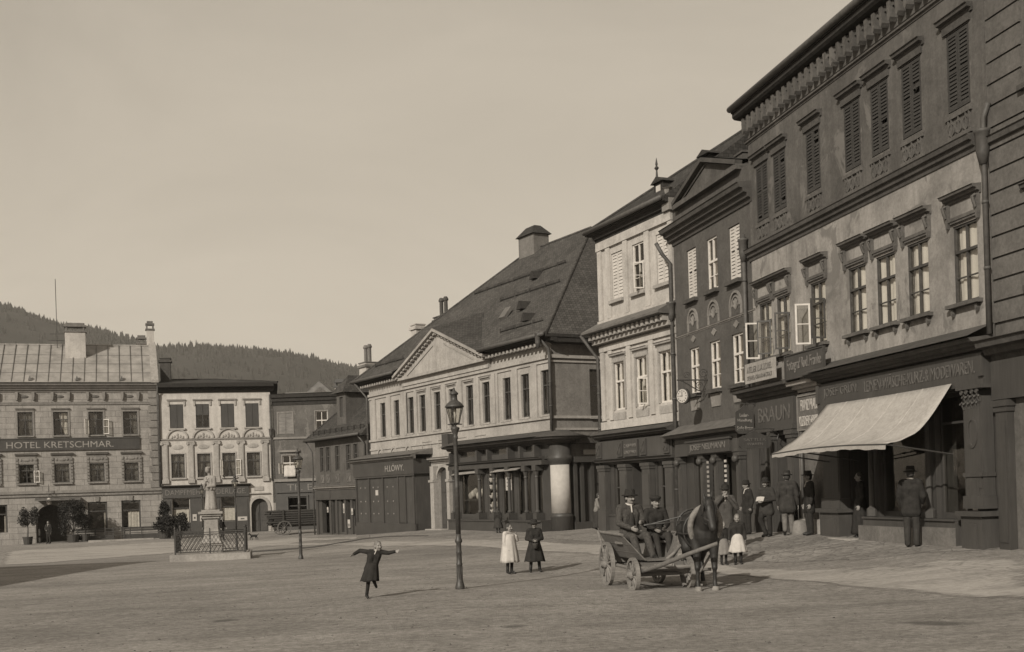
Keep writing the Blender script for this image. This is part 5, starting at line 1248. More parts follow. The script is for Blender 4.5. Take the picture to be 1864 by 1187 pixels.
s = MB(); rows = [[(-.45+.9*i/8, -.2-.16*j/6+.02*math.sin(i*2), .8-.14*j) for i in range(9)] for j in range(7)]; s.grid(rows); o = s.build('airing_bedding', CLOTH_W, None, True); o.location = G.to_world((1.45, 0, 3.6)); o.rotation_euler.z = G.root.rotation_euler.z; q = o.modifiers.new('t', 'SOLIDIFY'); q.thickness = .06
tag(o, 'white bedding airing over the sill of the sooty house\'s lower window', 'bedding')
s = MB(); s.box(.3, -.12, 2.35, 6.0, -.003, 3.1); s.build('shop_fascia', WOOD_D, h.root); lettering('Th. Endler', 1.15, 2.5, 4.0, .48, -.123, LETTER_G, h.root)
s = MB(); s.box(1.05, -.08, .6, 1.19, -.004, 2.05); s.box(2.61, -.08, .6, 2.75, -.004, 2.05); s.box(1.05, -.1, 2.051, 2.75, -.004, 2.15); s.box(1.2, .1, 1.3, 2.6, .14, 1.36); s.build('shop_window', WOOD_M, h.root)
rf, _ = hip_roof(h, .03, LG, .4, 8, 9.85, .12, .0, ZINC, False, False)
s = MB(); s.prism([(2.4, 10.0), (4.6, 10.0), (3.5, 10.95)], 1.5, 4.5); s.prism([(3.0, 10.02), (4.2, 10.02), (3.6, 10.5)], 1.4, 1.495, 1); s.build('gable_dormer', [ZINC, DARK], rf)
chimney(rf, 4.9, 3, 9.9, 10.6, .8, .6, BRICK_W, 'hood', 0, IRON)

# ============================================================ house E: white house with blind arches
E_ = House('white_house', (-26.49, 86.5), (-18.35, 88.2), 'white house with four closed blinds over blind arches and a dark flour shop')
h = E_; LE = h.L+.08; E0 = .25; uE = [1.47, 3.36, 5.2, 7.02]; mb = MB()
facade(mb, E0, LE, 3.05, 10.3, [opening(u, 7.45, 9.25, .98) for u in uE]+[opening(u, 3.72, 5.5, .98) for u in uE], rev=.15)
facade(mb, E0, LE, -1.4, 3.05, [(1.0, 2.2, .35, 2.25, .4), (4.55, 5.6, .35, 2.25, .4), (3.3, 4.0, -.6, 2.2, .5), (6.75, 7.98, -.7, 2.0, .4)]); shell(mb, E0, LE, -1.4, 10.3, 8); spandrel(mb, 6.75, 7.98, 1.35, 1.98, -.001, .38)
mb.build('wall', [PL_E, DARK], h.root)
s = MB(); s.ext([(.02, 10.1), (-.2, 10.2), (-.25, 10.45), (-.6, 10.5), (-.65, 10.75), (.02, 10.8)], .2, LE+.3)
for i in range(30): s.box(.1+i*.27, -.36, 10.32, .22+i*.27, -.02, 10.46)
s.build('eaves_cornice', SOFFIT, h.root); rf, _ = hip_roof(h, E0, LE, 0, 8, 10.8, .15, .6, TILE_C, False, True); chimney(rf, .62, 2.0, 10.5, 12.9, .75, .75, TRIM_D, 'slab', 0, TRIM_D)
for i, u in enumerate(uE):
    window(h, u, 7.45, 9.25, .96, FR_D, y=.06, hood=(PL_E2, 'ears'), sill=(PL_E2, .14, .12, .14), blind=.98 if i != 1 else .45)
    w = window(h, u, 3.72, 5.5, .96, FR_D, y=.06, ccloth=CLOTH_D, curtain=('split', 'split', 'split', 'right')[i], sill=(PL_E2, .14, .12, .12), trim=(PL_E2, .1), casements=[(-1, 110, 3.8, 5.0, 1), (1, 150, 3.8, 5.0, 1)] if i == 2 else ())
    s = MB(); ring(s, u-.68, u+.68, 6.68, 7.3, -.1, 0, .12)
    for k, (dx, dz) in enumerate(((0, .25), (-.22, .12), (.22, .12), (-.4, .06), (.4, .06), (0, .08))): s.ball((u+dx, -.01, 6.72+dz), (.1, .06, .12), 8, 6)
    s.ball((u, -.0, 6.02), (.44, .05, .19), 14, 6); s.build('blind_arch', PL_E2, w)
s = MB(); cornice(s, E0-.02, LE+.02, 6.5, 6.66, .14, 2); s.build('belt_course', PL_E2, h.root)
for x in (.55, 2.42, 4.28, 6.11, 7.9): pilaster(h.root, x-.2, min(x+.2, LE), 3.3, 6.48, -.01, .1, PL_E2, 'ionic', .3)
s = MB(); s.box(.28, -.2, 2.2, 6.6, -.004, 2.95); sh = s.build('shopfront', WOOD_M, h.root); s = MB(); cornice(s, .2, 6.75, 2.95, 3.12, .45, 2); s.build('shop_cornice', TRIM_D, sh)
lettering('DAMPFMEHL NIEDERLAGE.', .5, 2.42, 5.9, .4, -.203, LETTER_G, sh)
for x0, x1 in ((.28, .95), (2.25, 3.25), (4.02, 4.5), (5.65, 6.6)):
    s = MB(); s.box(x0, -.12, -1.2, x1, -.004, 2.198); s.box(x0+.12, -.15, -.6, x1-.12, -.121, 2.0); s.build('shop_panel', WOOD_M, sh)
for x0, x1 in ((1.0, 2.2), (4.55, 5.6)):
    s = MB(); s.box(x0-.03, -.1, -1.2, x1+.03, -.005, .34); s.box(x0, .05, 1.4, x1, .1, 1.48); s.build('display_window', WOOD_D, sh); s = MB(); s.face([(x0, .08, .36), (x1, .08, .36), (x1, .08, 2.2), (x0, .08, 2.2)]); s.build('pane', GLASS, sh)
    s = MB(); rows = [[(x0+.06+(x1-x0-.12)*i/8, .16+.02*math.sin(i*2.2), .4+.95*j/4) for i in range(9)] for j in range(5)]; s.grid(rows); s.build('curtain', CLOTH_C, sh, True)
s = MB(); s.box(3.32, .3, -.6, 3.98, .36, 2.2); s.build('door', DARK, sh)
for i, (x, z, w_, hh) in enumerate(((.55, .5, .35, .5), (2.42, .45, .3, .5), (2.95, .4, .25, .4), (5.72, .35, .7, .3))):
    s = MB(); s.box(0, -.03, 0, w_, 0, hh); s.box(w_*.3, -.034, hh*.3, w_*.7, -.0305, hh*.6, 1); o = s.build('shop_plate', [PAPER, LETTER_D]); o.location = E_.to_world((x, -.155, z)); o.rotation_euler.z = E_.root.rotation_euler.z
    tag(o, ('white plate at the left end of the flour shop', 'white plate with a dark drop on the flour shop beside its left window', 'small white plate left of the statue pedestal', 'broad white plate at the right end of the flour shop')[i], 'plate', 'white plates on the flour shop')
s = MB(); ring(s, 6.75, 7.98, 1.35, 1.98, -.08, 0, .2); s.box(6.53, -.08, -1.2, 6.73, -.005, 1.349); s.box(8.0, -.08, -1.2, 8.2, -.005, 1.349); s.box(6.6, -.16, 2.35, 8.15, -.004, 2.42); s.box(7.0, -.05, 2.6, 7.7, -.004, 2.9); pt = s.build('portal', STONE, h.root)
s = MB(); s.box(6.76, .3, -.8, 7.34, .36, 1.98); s.box(7.38, .3, -.8, 7.97, .36, 1.98)
for x in (6.85, 7.47):
    for z in (-.5, .3): s.box(x, .27, z, x+.4, .299, z+.65)
s.build('door', SHUT_M, pt)
downpipe(h, [(.2, -.2, 10.0), (.2, -.12, 9.5), (.2, -.12, 3.3)], .07); downpipe(h, [(LE-.02, -.12, 9.9), (LE-.02, -.12, 3.3)], .07, (LE-.02, -.14, 7.0))

# ============================================================ house H: hotel
H = House('hotel', (-38.51, 82.5), (-26.49, 86.5), 'hotel with ashlar front, metal roof and a broad name band across it', cat='hotel')
h = H; LH = h.L+.2; uH = [1.18, 3.57, 5.98, 8.4, 10.81]; mb = MB()
facade(mb, 0, LH, 3.0, 10.3, [opening(u, 7.05, 8.76, 1.02) for u in uH]+[opening(u, 3.6, 4.95, .98) for u in uH], rev=.2)
facade(mb, 0, LH, -1.6, 3.0, [(4.08, 6.15, -.9, 2.0, 2.2), (7.65, 9.0, .1, 2.1, .3), (10.0, 11.35, .1, 2.15, .3), (.6, 2.2, .1, 2.1, .3)]); shell(mb, 0, LH, -1.6, 10.3, 9, part=2.3); spandrel(mb, 4.08, 6.15, .95, 1.999, -.001, 2.1)
mb.build('wall', [PL_H, DARK], h.root)
s = MB(); cornice(s, -.1, LH+.05, 10.2, 10.85, .6, 4); s.build('eaves_cornice', PL_HT, h.root)
s = MB(); s.box(0, -.06, 9.3, LH, -.003, 9.4); s.box(0, -.05, 9.42, LH, -.003, 9.5)
for u in uH:
    for x in (u-.62, u+.5): s.prism([(x, 10.2), (x+.2, 10.2), (x+.2, 9.95), (x+.15, 9.62), (x+.05, 9.62), (x, 9.95)], -.22, -.003)
    s.ball((u, -.0, 9.88), (.3, .06, .12), 12, 6, 1)
s.build('frieze', [PL_HT, DARK], h.root)
s = MB(); s.box(0, -.2, 2.82, LH+.03, -.003, 3.02); s.box(0, -.1, 2.6, LH, -.003, 2.818); s.build('belt_course', PL_HT, h.root)
s = MB()
for i in range(13): s.box(LH-.75+.12*(i % 2), -.09, 3.06+i*.56, LH+.01, -.003, 3.56+i*.56)
build_each(s, 'quoin', PL_HT, h.root)
s = MB(); s.box(.2, -.12, 5.96, 11.42, -.003, 6.78); s.box(.2, -.16, 6.781, 11.42, -.003, 6.86); s.build('name_band', WOOD_D, h.root); lettering('HOTEL KRETSCHMAR.', 2.28, 6.14, 7.3, .46, -.123, LETTER_M, h.root)
for i, u in enumerate(uH):
    window(h, u, 7.05, 8.76, 1.0, FR_D, y=.1, hood=(PL_HT, 'flat'), sill=(PL_HT, .12, .1, .1), trim=(PL_HT, .13), ccloth=CLOTH_D if i != 2 else CLOTH_C, curtain=('split', 'split', 'right', 'left', 'right')[i], casements=[(-1, 125, 7.1, 8.2, 1), (1, 148, 7.1, 8.2, 1)] if i == 3 else ())
    window(h, u, 3.6, 4.95, .96, FR_D, y=.1, hood=(PL_HT, 'ornate'), sill=(PL_HT, .16, .12, .2), ccloth=CLOTH_D, curtain='split', casements=[(1, 150, 3.65, 4.5, 1)] if i == 1 else ())
for x0, x1 in ((7.65, 9.0), (10.0, 11.35), (.6, 2.2)):
    z1 = 2.1; s = MB(); s.box(x0, .1, .1, x0+.12, .18, z1); s.box(x1-.12, .1, .1, x1, .18, z1); s.box(x0+.12, .1, z1-.1, x1-.12, .18, z1); s.box(x0+.12, .09, 1.38, x1-.12, .17, 1.46); w = s.build('cafe_window', FR_D, h.root)
    s = MB(); s.face([(x0+.05, .15, .1), (x1-.05, .15, .1), (x1-.05, .15, z1), (x0+.05, .15, z1)]); s.build('pane', GLASS, w); s = MB()
    n0 = 10; xx0 = x0+.45 if x0 > 9.5 else x1-.25
    s.grid([[(xx0+(x1-.1-xx0)*i/n0, .24+.05*math.sin(i*2.4), .12+1.2*j/4) for i in range(n0+1)] for j in range(5)]); s.build('curtain', CLOTH_C, w, True); s = MB(); s.prism([((x0+x1)/2-.12, 2.14), ((x0+x1)/2+.12, 2.14), ((x0+x1)/2+.16, 2.5), ((x0+x1)/2-.16, 2.5)], -.08, -.003); s.build('keystone', PL_HT, w)
s = MB(); ring(s, 4.08, 6.15, .95, 2.0, -.06, 0, .2); s.build('arch_surround', PL_HT, h.root)
s = MB(); s.ext([(-.003, 2.42), (-.9, 2.3), (-.9, 2.36), (-.003, 2.5)], 4.1, 7.2); s.build('door_canopy', ZINC, h.root)
# metal roof with standing seams, firewall, chimneys
rf, (ra, rb, ym, zr) = hip_roof(h, 0, LH-.35, 0, 9, 10.9, .66, .55, m_plain('roof_metal', .23, .55, .5, .3, 1.2), False, False)
s = MB(); tn = .66
for i in range(16):
    x = .3+i*.82; s.beam((x, -.5, 10.95), (x, ym-.05, zr+.02), .035, .06)
for z in (11.7, 12.5, 13.3): y = (z-10.9)/tn-.55; s.beam((.1, y, z+.01), (LH-.5, y, z+.01), .03, .03)
s.build('roof_seams', ZINC, rf)
s = MB(); s.ext([(-.5, 10.8), (ym, zr-.1), (9.4, 10.8)], LH-.36, LH); s.ext([(-.62, 10.86), (ym, zr+.02), (ym, zr+.2), (-.62, 11.05)], LH-.5, LH+.03); s.build('fire_wall', TRIM_L, rf)
chimney(rf, 7.05, 3.1, 12.4, 15.1, 1.45, .9, BRICK_W, 'hood', 0, STONE_D); chimney(rf, LH-.35, ym+.3, 13.5, 15.6, .55, .6, BRICK_W, 'hood', 0, STONE_D); chimney(rf, LH-1.0, ym+1.2, 12.5, 14.6, .7, .6, BRICK_W, 'hood', 0, STONE_D)
s = MB(); s.tube([(5.7, ym-.4, zr-.5), (5.7, ym-.4, zr+5)], .025, 6); s.tube([(5.2, ym-.4, zr+.8), (6.2, ym-.4, zr+.8)], .02, 5); s.tube([(5.1, ym-.4, zr+.3), (6.3, ym-.4, zr+.3)], .02, 5); s.build('roof_mast', IRON, rf)
for x in (.8, 4.0, 7.2, 10.3): s = MB(); s.prism([(x-.12, 11.05), (x+.12, 11.05), (x, 11.4)], -.45, -.1); s.build('roof_vent', ZINC, rf)
downpipe(h, [(LH-.05, -.55, 10.7), (LH-.08, -.2, 10.0), (LH-.08, -.14, 9.6), (LH-.08, -.14, 3.1)], .06)
# hanging door lantern
t = empty('door_lantern', H.to_world((5.05, -.5, 2.0)), H.root.rotation_euler.z, 'small hanging lantern with a spike over the hotel\'s arched gateway', 'lantern')
s = MB(); s.tube([(0, .5, .75), (0, 0, .8), (0, 0, .5)], .025, 6); s.lathe([(.02, .9), (.03, 1.1), (.01, 1.5)], (0, 0, 0), 6); s.build('bracket', IRON, t)
s = MB(); s.lathe([(.1, 0), (.2, .15), (.18, .4), (.06, .5)], (0, 0, 0), 10); s.build('glass_globe', PAPER, t, True)
# a second house left of the view: its roof throws the long shadow on the square
S = House('side_house', (-21.3, 8.0), (-21.1, 34.4), 'plain hipped house left of the square whose roof shades the gravel', cat='house')
S.root.rotation_euler.z = R(90)
h = S; mb = MB(); us = [2.5+3.0*i for i in range(8)]; LS = 26.4
facade(mb, 0, LS, -1, 6.4, [opening(u, 3.8, 5.4, 1.0) for u in us]+[opening(u, .9, 2.5, 1.0) for u in us if u != 14.5]+[(14.0, 15.2, .0, 2.5)]); shell(mb, 0, LS, -1, 6.4, 9); mb.build('wall', [PL_H, DARK], h.root)
for u in us:
    window(h, u, 3.8, 5.4, .98, FR_D, sill=(PL_HT, .12, .1, .1))
    if u != 14.5: window(h, u, .9, 2.5, .98, FR_D, sill=(PL_HT, .12, .1, .1))
s = MB(); s.box(14.05, .12, .0, 15.15, .18, 2.45); s.build('door', WOOD_D, h.root)
hip_roof(h, 0, LS, 0, 9, 6.5, .62, .5, TILE_F, True, True)
# ============================================================ street lamps
LAMPG = m_glass('lantern_glass', .9)
def make_lamp():
    t = empty('street_lamp')
    s = MB(); s.lathe([(.09, -.15), (.09, .05), (.08, .09), (.06, .16), (.054, .45), (.062, .46), (.062, .48), (.053, .5), (.051, .68), (.058, .69), (.05, .72), (.049, .87), (.07, .9), (.07, .93), (.052, .97), (.046, 1.05)], (0, 0, 0), 16)
    for k in range(8): a = k*math.pi/4; s.box(math.cos(a)*.053-.006, math.sin(a)*.053-.006, .17, math.cos(a)*.053+.006, math.sin(a)*.053+.006, .44)
    s.build('base', IRON, t, True)
    s = MB(); s.lathe([(.048, 1.05), (.046, 1.9), (.05, 1.92), (.05, 1.95), (.045, 1.97), (.04, 2.85), (.05, 2.87), (.05, 2.9), (.042, 2.93), (.06, 3.0), (.085, 3.05), (.085, 3.08), (.03, 3.1)], (0, 0, 0), 14); s.build('post', IRON, t, True)
    s = MB(); s.tube([(-.14, 0, 3.14), (.14, 0, 3.14)], .012, 6); s.tube([(0, 0, 3.09), (0, 0, 3.17)], .03, 8)
    def P(r, z, k): a = k*math.pi/3+.4; return (r*math.cos(a), r*math.sin(a), z)
    for k in range(6):
        s.tube([P(.09, 3.16, k), P(.165, 3.46, k)], .009, 5); s.tube([P(.09, 3.16, k), P(.09, 3.16, k+1)], .011, 5); s.tube([P(.165, 3.46, k), P(.165, 3.46, k+1)], .011, 5); s.tube([(0, 0, 3.12), P(.09, 3.16, k)], .008, 5)
    s.build('lantern_frame', IRON, t)
    s = MB()
    for k in range(6): s.face([P(.086, 3.165, k), P(.086, 3.165, k+1), P(.16, 3.455, k+1), P(.16, 3.455, k)])
    s.build('lantern_glass', LAMPG, t)
    s = MB(); s.lathe([(.012, 3.17), (.012, 3.25), (.03, 3.27), (.035, 3.3), (.022, 3.4), (.02, 3.44)], (0, 0, 0), 8); s.build('burner', CLOTH_W, t, True)
    s = MB(); s.lathe([(.185, 3.465), (.18, 3.49), (.13, 3.55), (.075, 3.59), (.06, 3.62), (.06, 3.7), (.085, 3.71), (.08, 3.74), (.03, 3.78), (.015, 3.84)], (0, 0, 0), 12); s.build('lantern_roof', IRON, t, True)
    return t
lamp = make_lamp()
LB_ = ['tall slender gas lamp nearest the viewer, before the long pediment house', 'gas lamp in the square right of the statue, before the log wagon', 'gas lamp standing just behind the statue\'s railing on its right', 'gas lamp partly hidden behind the statue on its left']
for i, (px, Yy) in enumerate(((834, 22), (546, 40), (430, 58), (369, 73))):
    o = lamp if i == 0 else copy_tree(lamp); p = stand(px, Yy); o.location = p; o.rotation_euler.z = (0, .6, 1.1, .3)[i]
    tag(o, LB_[i], 'street lamp', 'gas lamps on the square')

# ============================================================ statue and its railing
c0 = stand(385, 46.1); ZS = -.42
t = empty('statue_monument', (c0.x, 46.1, ZS), R(11), 'stone saint on a tall pedestal with a pale slab step, inside a lattice railing', 'statue')
s = MB(); s.box(-1.52, -1.3, -.3, 1.52, 1.3, .32); s.box(-1.66, -1.48, -.3, 1.4, -1.301, .06); s.build('slab', TRIM_L, t)
s = MB(); s.box(-.42, -.42, .322, .42, .42, .7); s.lathe([(.54, .702), (.5, .8), (.41, .95), (.385, 1.25)], (0, 0, 0), 4, rot=math.pi/4); s.box(-.26, -.26, 1.2, .26, .26, 1.75); s.box(-.33, -.33, 1.68, .33, .33, 1.78)
s.box(-.4, -.4, 1.781, .4, .4, 1.86); s.box(-.47, -.47, 1.861, .47, .47, 1.95); s.box(-.35, -.35, 1.951, .35, .35, 2.02); s.build('pedestal', STONE, t)
s = MB(); g = Vector((0, 0, 2.02))
def sc(p, q, a, b): s.cap(Vector(p)+g, Vector(q)+g, a, b)
for x, y in ((-.1, .02), (.1, 0), (0, .08), (0, -.06)): sc((x*1.4, y*1.3, .06), (x, y, .7), .15, .12)
for k in range(9):
    a = k*.7; sc((.22*math.cos(a), .19*math.sin(a), .04), (.13*math.cos(a), .12*math.sin(a), .75), .045, .03)
sc((0, 0, .7), (0, .02, 1.2), .17, .16); sc((-.16, 0, 1.27), (.16, .02, 1.27), .1, .1); sc((0, .02, 1.25), (-.03, -.03, 1.48), .07, .06); s.ball(Vector((-.05, -.06, 1.58))+g, (.1, .12, .13)); s.ball(Vector((-.04, -.04, 1.67))+g, (.12, .12, .06))
sc((-.2, 0, 1.24), (-.25, -.06, .98), .08, .07); sc((-.25, -.06, .98), (-.08, -.22, 1.05), .065, .05); sc((.2, .02, 1.24), (.25, -.04, .96), .08, .07); sc((.25, -.04, .96), (.06, -.24, .92), .065, .05)
sc((-.14, -.22, .86), (.02, -.24, 1.3), .03, .025); sc((-.14, -.22, 1.2), (.06, -.25, 1.14), .025, .02)
for k in range(7):
    a = 2.2+k*.66; sc((.22*math.cos(a), .17*math.sin(a), .82), (.17*math.cos(a), .12*math.sin(a), 1.2), .05, .05)
fig = link('figure', remesh(s, .022, 2), SANDST, t); fig.rotation_euler.z = R(-35)
t = empty('iron_railing', (c0.x, 46.1, ZS+.32), R(11), 'dark iron lattice railing round the stone saint', 'railing')
X1, Y1, HR = 1.32, 1.1, .86
for x in (-X1, X1):
    for y in (-Y1, Y1): s = MB(); s.box(x-.03, y-.03, 0, x+.03, y+.03, HR+.12); s.lathe([(.035, 0), (.045, .04), (.01, .12)], (x, y, HR+.12), 6); s.build('corner_post', IRON, t)
for x, y in ((0, -Y1), (0, Y1), (-X1, 0), (X1, 0)): s = MB(); s.tube([(x, y, 0), (x, y, HR+.14)], .022, 6); s.build('post', IRON, t)
for a, b in (((-X1, -Y1), (X1, -Y1)), ((X1, -Y1), (X1, Y1)), ((X1, Y1), (-X1, Y1)), ((-X1, Y1), (-X1, -Y1))):
    A_, B_ = Vector((a[0], a[1], 0)), Vector((b[0], b[1], 0)); d = (B_-A_); L = d.length; d /= L; s = MB()
    z0, z1 = .08, HR-.1; hh = z1-z0; stp = .15; x = -hh
    for z in (z0, z1, HR-.02): s.tube([A_+Vector((0, 0, z)), B_+Vector((0, 0, z))], .016, 5)
    while x < L:
        for sg in (0, 1):
            xa, xb = x, x+hh*.62; za, zb = z0, z1
            if xa < 0: za = z0+(0-xa)/.62; xa = 0
            if xb > L: zb = z1-(xb-L)/.62; xb = L
            if zb > za:
                p, q = A_+d*(xa if not sg else L-xa), A_+d*(xb if not sg else L-xb); s.tube([p+Vector((0, 0, za)), q+Vector((0, 0, zb))], .0085, 4, cap=False)
        x += stp
    s.build('lattice', IRON, t)

# ============================================================ farm cart
CART = empty('farm_cart', (2.47, 21.66, .1), math.atan2(.22, .975), 'weathered wooden farm cart with spoked wheels and two seated drivers', 'cart')
def wheel_mb(r, n=12, w=.07, tire=.055):
    s = MB(); N = 28
    def rp(a, rr, x): return (x, rr*math.cos(a), rr*math.sin(a))
    for k in range(N):
        a, b = 2*math.pi*k/N, 2*math.pi*(k+1)/N
        for q in ((( r, -w/2), (r, w/2)), ((r, w/2), (r-tire, w/2)), ((r-tire, w/2), (r-tire, -w/2)), ((r-tire, -w/2), (r, -w/2))):
            s.face([rp(a, *q[0]), rp(b, *q[0]), rp(b, *q[1]), rp(a, *q[1])])
    for k in range(n):
        a = 2*math.pi*k/n+.2; s.tube([rp(a, .05, 0), rp(a, r-tire*.6, .0)], [.024, .016], 6)
    s.tube([(-.13, 0, 0), (-.09, 0, 0), (-.05, 0, 0), (.05, 0, 0), (.09, 0, 0), (.15, 0, 0)], [.045, .06, .085, .085, .06, .04], 12)
    return s
def wheel(par, x, y, r, n, mat, name='wheel'):
    o = wheel_mb(r, n).build(name, mat, par); o.location = (x, y, r); o.rotation_euler.x = random.random(); return o
for x in (-.52, .52):
    wheel(CART, x, .78, .42, 12, WOOD_L); wheel(CART, x, -.78, .31, 10, WOOD_L)
s = MB(); s.tube([(-.6, .78, .42), (.6, .78, .42)], .045, 8); s.tube([(-.6, -.78, .31), (.6, -.78, .31)], .04, 8); s.box(-.42, .7, .45, .42, .86, .56); s.box(-.42, -.86, .35, .42, -.7, .52); build_each(s, 'axle', WOOD_P, CART)
s = MB(); s.tube([(-.44, 1.15, .42), (-.44, -.95, .4)], .035, 8); s.tube([(.44, 1.1, .42), (.44, -.95, .4)], .035, 8); s.tube([(0, 1.5, .44), (0, -.9, .42)], .04, 8); s.tube([(-.5, -.95, .43), (.55, -1.0, .43)], .035, 8); s.tube([(-.2, -.75, .46), (.1, -1.15, .48)], .03, 7); s.tube([(.25, -.75, .46), (.1, -1.15, .48)], .03, 7); s.build('undercarriage', WOOD_L, CART)
s = MB(); s.obox((0, .1, .56), (.27, 0, 0), (0, .95, 0), (0, 0, .015)); s.build('floor', WOOD_P, CART)
def side(sg):
    s = MB(); th = .03
    prof = [(1.05, .56), (-.85, .56), (-.25, 1.0), (1.1, 1.02)]
    def pos(y, z, o): f = (z-.56)/.45; x = .28+.24*f+o; return (sg*x, y, z)
    a = [pos(y, z, 0) for y, z in prof]; b = [pos(y, z, th) for y, z in prof]
    s.face(a); s.face(b[::-1])
    for i in range(4): s.face([a[i], a[(i+1) % 4], b[(i+1) % 4], b[i]])
    for y0, y1, z in ((1.04, -.7, .68), (1.07, -.5, .83)): s.tube([pos(y0, z, th+.002), pos(y1, z, th+.002)], .006, 4)
    return s
for sg in (-1, 1):
    o = side(sg).build('side_board', WOOD_P, CART)
    s = MB(); s.tube([(sg*.54, 1.2, 1.03), (sg*.54, -.28, 1.01)], .028, 8); s.build('top_rail', WOOD_L, CART)
    for y in (1.0,): s = MB(); s.tube([(sg*.5, y-.15, .46), (sg*.6, y+.05, 1.06)], .022, 6); s.build('stake', WOOD_L, CART)
s = MB(); s.face([(-.28, 1.06, .56), (.28, 1.06, .56), (.52, 1.1, 1.0), (-.52, 1.1, 1.0)]); o = s.build('end_board', WOOD_P, CART); q = o.modifiers.new('t', 'SOLIDIFY'); q.thickness = .025
s = MB(); s.box(-.5, -.05, .83, .5, .3, .87); s.build('seat_plank', WOOD_L, CART)
RC = Matrix.Rotation(-CART.rotation_euler.z, 4, 'Z')
def cl(p): return RC @ (Vector(p)-CART.location)
s = MB(); s.tube([cl(at(1150, 1046, 20.75)), cl(at(1200, 1030, 20.35)), cl(at(1255, 1008, 19.95)), cl(at(1306, 989, 19.6))], [.042, .044, .04, .032], 10); s.build('near_shaft', WOOD_P, CART, True)
s = MB(); s.tube([cl(at(1205, 1040, 21.0)), cl(at(1295, 1036, 20.9))], .03, 8); s.tube([cl(at(1185, 1042, 20.9)), cl(at(1226, 1008, 21.0)), cl(at(1252, 978, 21.3))], .03, 8); s.tube([cl(at(1268, 1052, 20.7)), cl(at(1302, 996, 20.5))], .022, 6); s.build('far_shaft', WOOD_L, CART, True)

# ============================================================ horse
COATM = m_plain('dark_horse_coat', .022, .55, .4, .3, 6); HAIRM = m_plain('dark_horse_hair', .012, .7, .3, .3, 30); HOOF = m_plain('pale_hoof', .2, .7, .2, .3, 12)
LEATH = m_plain('harness_leather', .03, .5, .4, .3, 14); COLLAR = m_plain('collar_pad', .17, .9, .1, .4, 14); BLAZE = m_plain('white_blaze', .5, .9, .1, .15)
HZ = ground(3.43, 20.6)
HORSE = empty('horse', (3.34, 20.75, HZ), R(1), 'dark harnessed horse with a small white blaze standing beside the farm cart', 'horse')
s = MB()
s.cap((0, -.42, 1.02), (0, .42, 1.04), .27, .28); s.ball((0, -.45, 1.02), (.25, .33, .34), 14, 10); s.ball((0, .0, .98), (.29, .42, .32), 14, 10); s.ball((0, .48, 1.08), (.28, .32, .31), 14, 10); s.ball((0, -.35, 1.2), (.14, .3, .2), 12, 8)
s.cap((0, -.52, 1.16), (.0, -.92, 1.47), .21, .13); s.cap((0, -.55, 1.02), (0, -.9, 1.38), .17, .11)
s.cap((0, -.95, 1.52), (.02, -1.2, 1.14), .105, .07); s.ball((0, -1.0, 1.42), (.085, .12, .13), 12, 8); s.ball((.02, -1.2, 1.12), (.07, .075, .08), 12, 8)
for x in (-1, 1):
    s.cap((x*.055, -.92, 1.6), (x*.075, -.93, 1.73), .035, .012); s.ball((x*.085, -1.03, 1.44), .025)
    s.cap((x*.14, -.5, .98), (x*.15, -.55, .68), .14, .085); s.cap((x*.15, -.55, .7), (x*.15, -.57, .42), .08, .055); s.ball((x*.15, -.575, .4), (.058, .062, .065)); s.cap((x*.15, -.57, .4), (x*.15, -.56, .14), .042, .036); s.cap((x*.15, -.56, .14), (x*.15, -.61, .05), .045, .045)
    s.cap((x*.14, .5, 1.02), (x*.15, .4, .72), .2, .13); s.cap((x*.15, .42, .74), (x*.15, .66, .5), .115, .06); s.ball((x*.15, .665, .49), (.05, .065, .07)); s.cap((x*.15, .66, .48), (x*.15, .61, .14), .045, .038); s.cap((x*.15, .61, .14), (x*.15, .56, .05), .045, .045)
link('body', remesh(s, .018, 4), COATM, HORSE)
for x in (-1, 1):
    for y in (-.615, .555): s = MB(); s.lathe([(.068, -.01), (.066, .02), (.05, .075)], (x*.15, y, 0), 12); s.build('hoof', HOOF, HORSE, True)
s = MB()
for i in range(16):
    f = i/15; y = -.5-.45*f; z = 1.38+.24*f; s.cap((.02, y, z), (-.1-.02*math.sin(i*2), y-.02, z-.22-.04*math.sin(i*3)), .03, .012, 6)
for k in range(6): s.cap(((k-2.5)*.015, -.97, 1.63), ((k-2.5)*.025, -1.1, 1.42), .02, .008, 6)
s.build('mane', HAIRM, HORSE, True)
s = MB()
for k in range(9): a = k*.7; s.tube([(0, .78, 1.2), (.02*math.cos(a), .9, 1.1), (.05*math.cos(a), .93+.04*math.sin(a), .75), (.04*math.cos(a), .9+.03*math.sin(a), .38)], [.03, .03, .03, .008], 6)
s.build('tail', HAIRM, HORSE, True)
s = MB(); s.ball((.005, -1.075, 1.42), (.024, .03, .06), 8, 6); o = s.build('blaze', BLAZE, HORSE, True)
s = MB()
P = [(.26*math.sin(a), -.62-.13*math.cos(a)*.9, 1.13+.34*math.cos(a)) for a in np.linspace(0, 2*math.pi, 25)]
s.tube(P, .055, 8, sq=(1, 1)); s.build('collar', COLLAR, HORSE, True)
s = MB()
for z, y in ((1.5, -.96), (1.28, -1.1)): s.tube([(.115*math.cos(a)*(1 if z > 1.4 else .86), y+.1*math.sin(a)*.9, z+.04*math.sin(a)) for a in np.linspace(0, 2*math.pi, 17)], .012, 5)
for x in (-1, 1):
    s.tube([(x*.1, -.95, 1.58), (x*.1, -1.05, 1.42), (x*.075, -1.14, 1.24)], .01, 5); s.obox((x*.115, -1.06, 1.45), (.006, 0, .0), (0, .04, -.05), (0, .035, .045))
s.build('bridle', LEATH, HORSE)
s = MB()
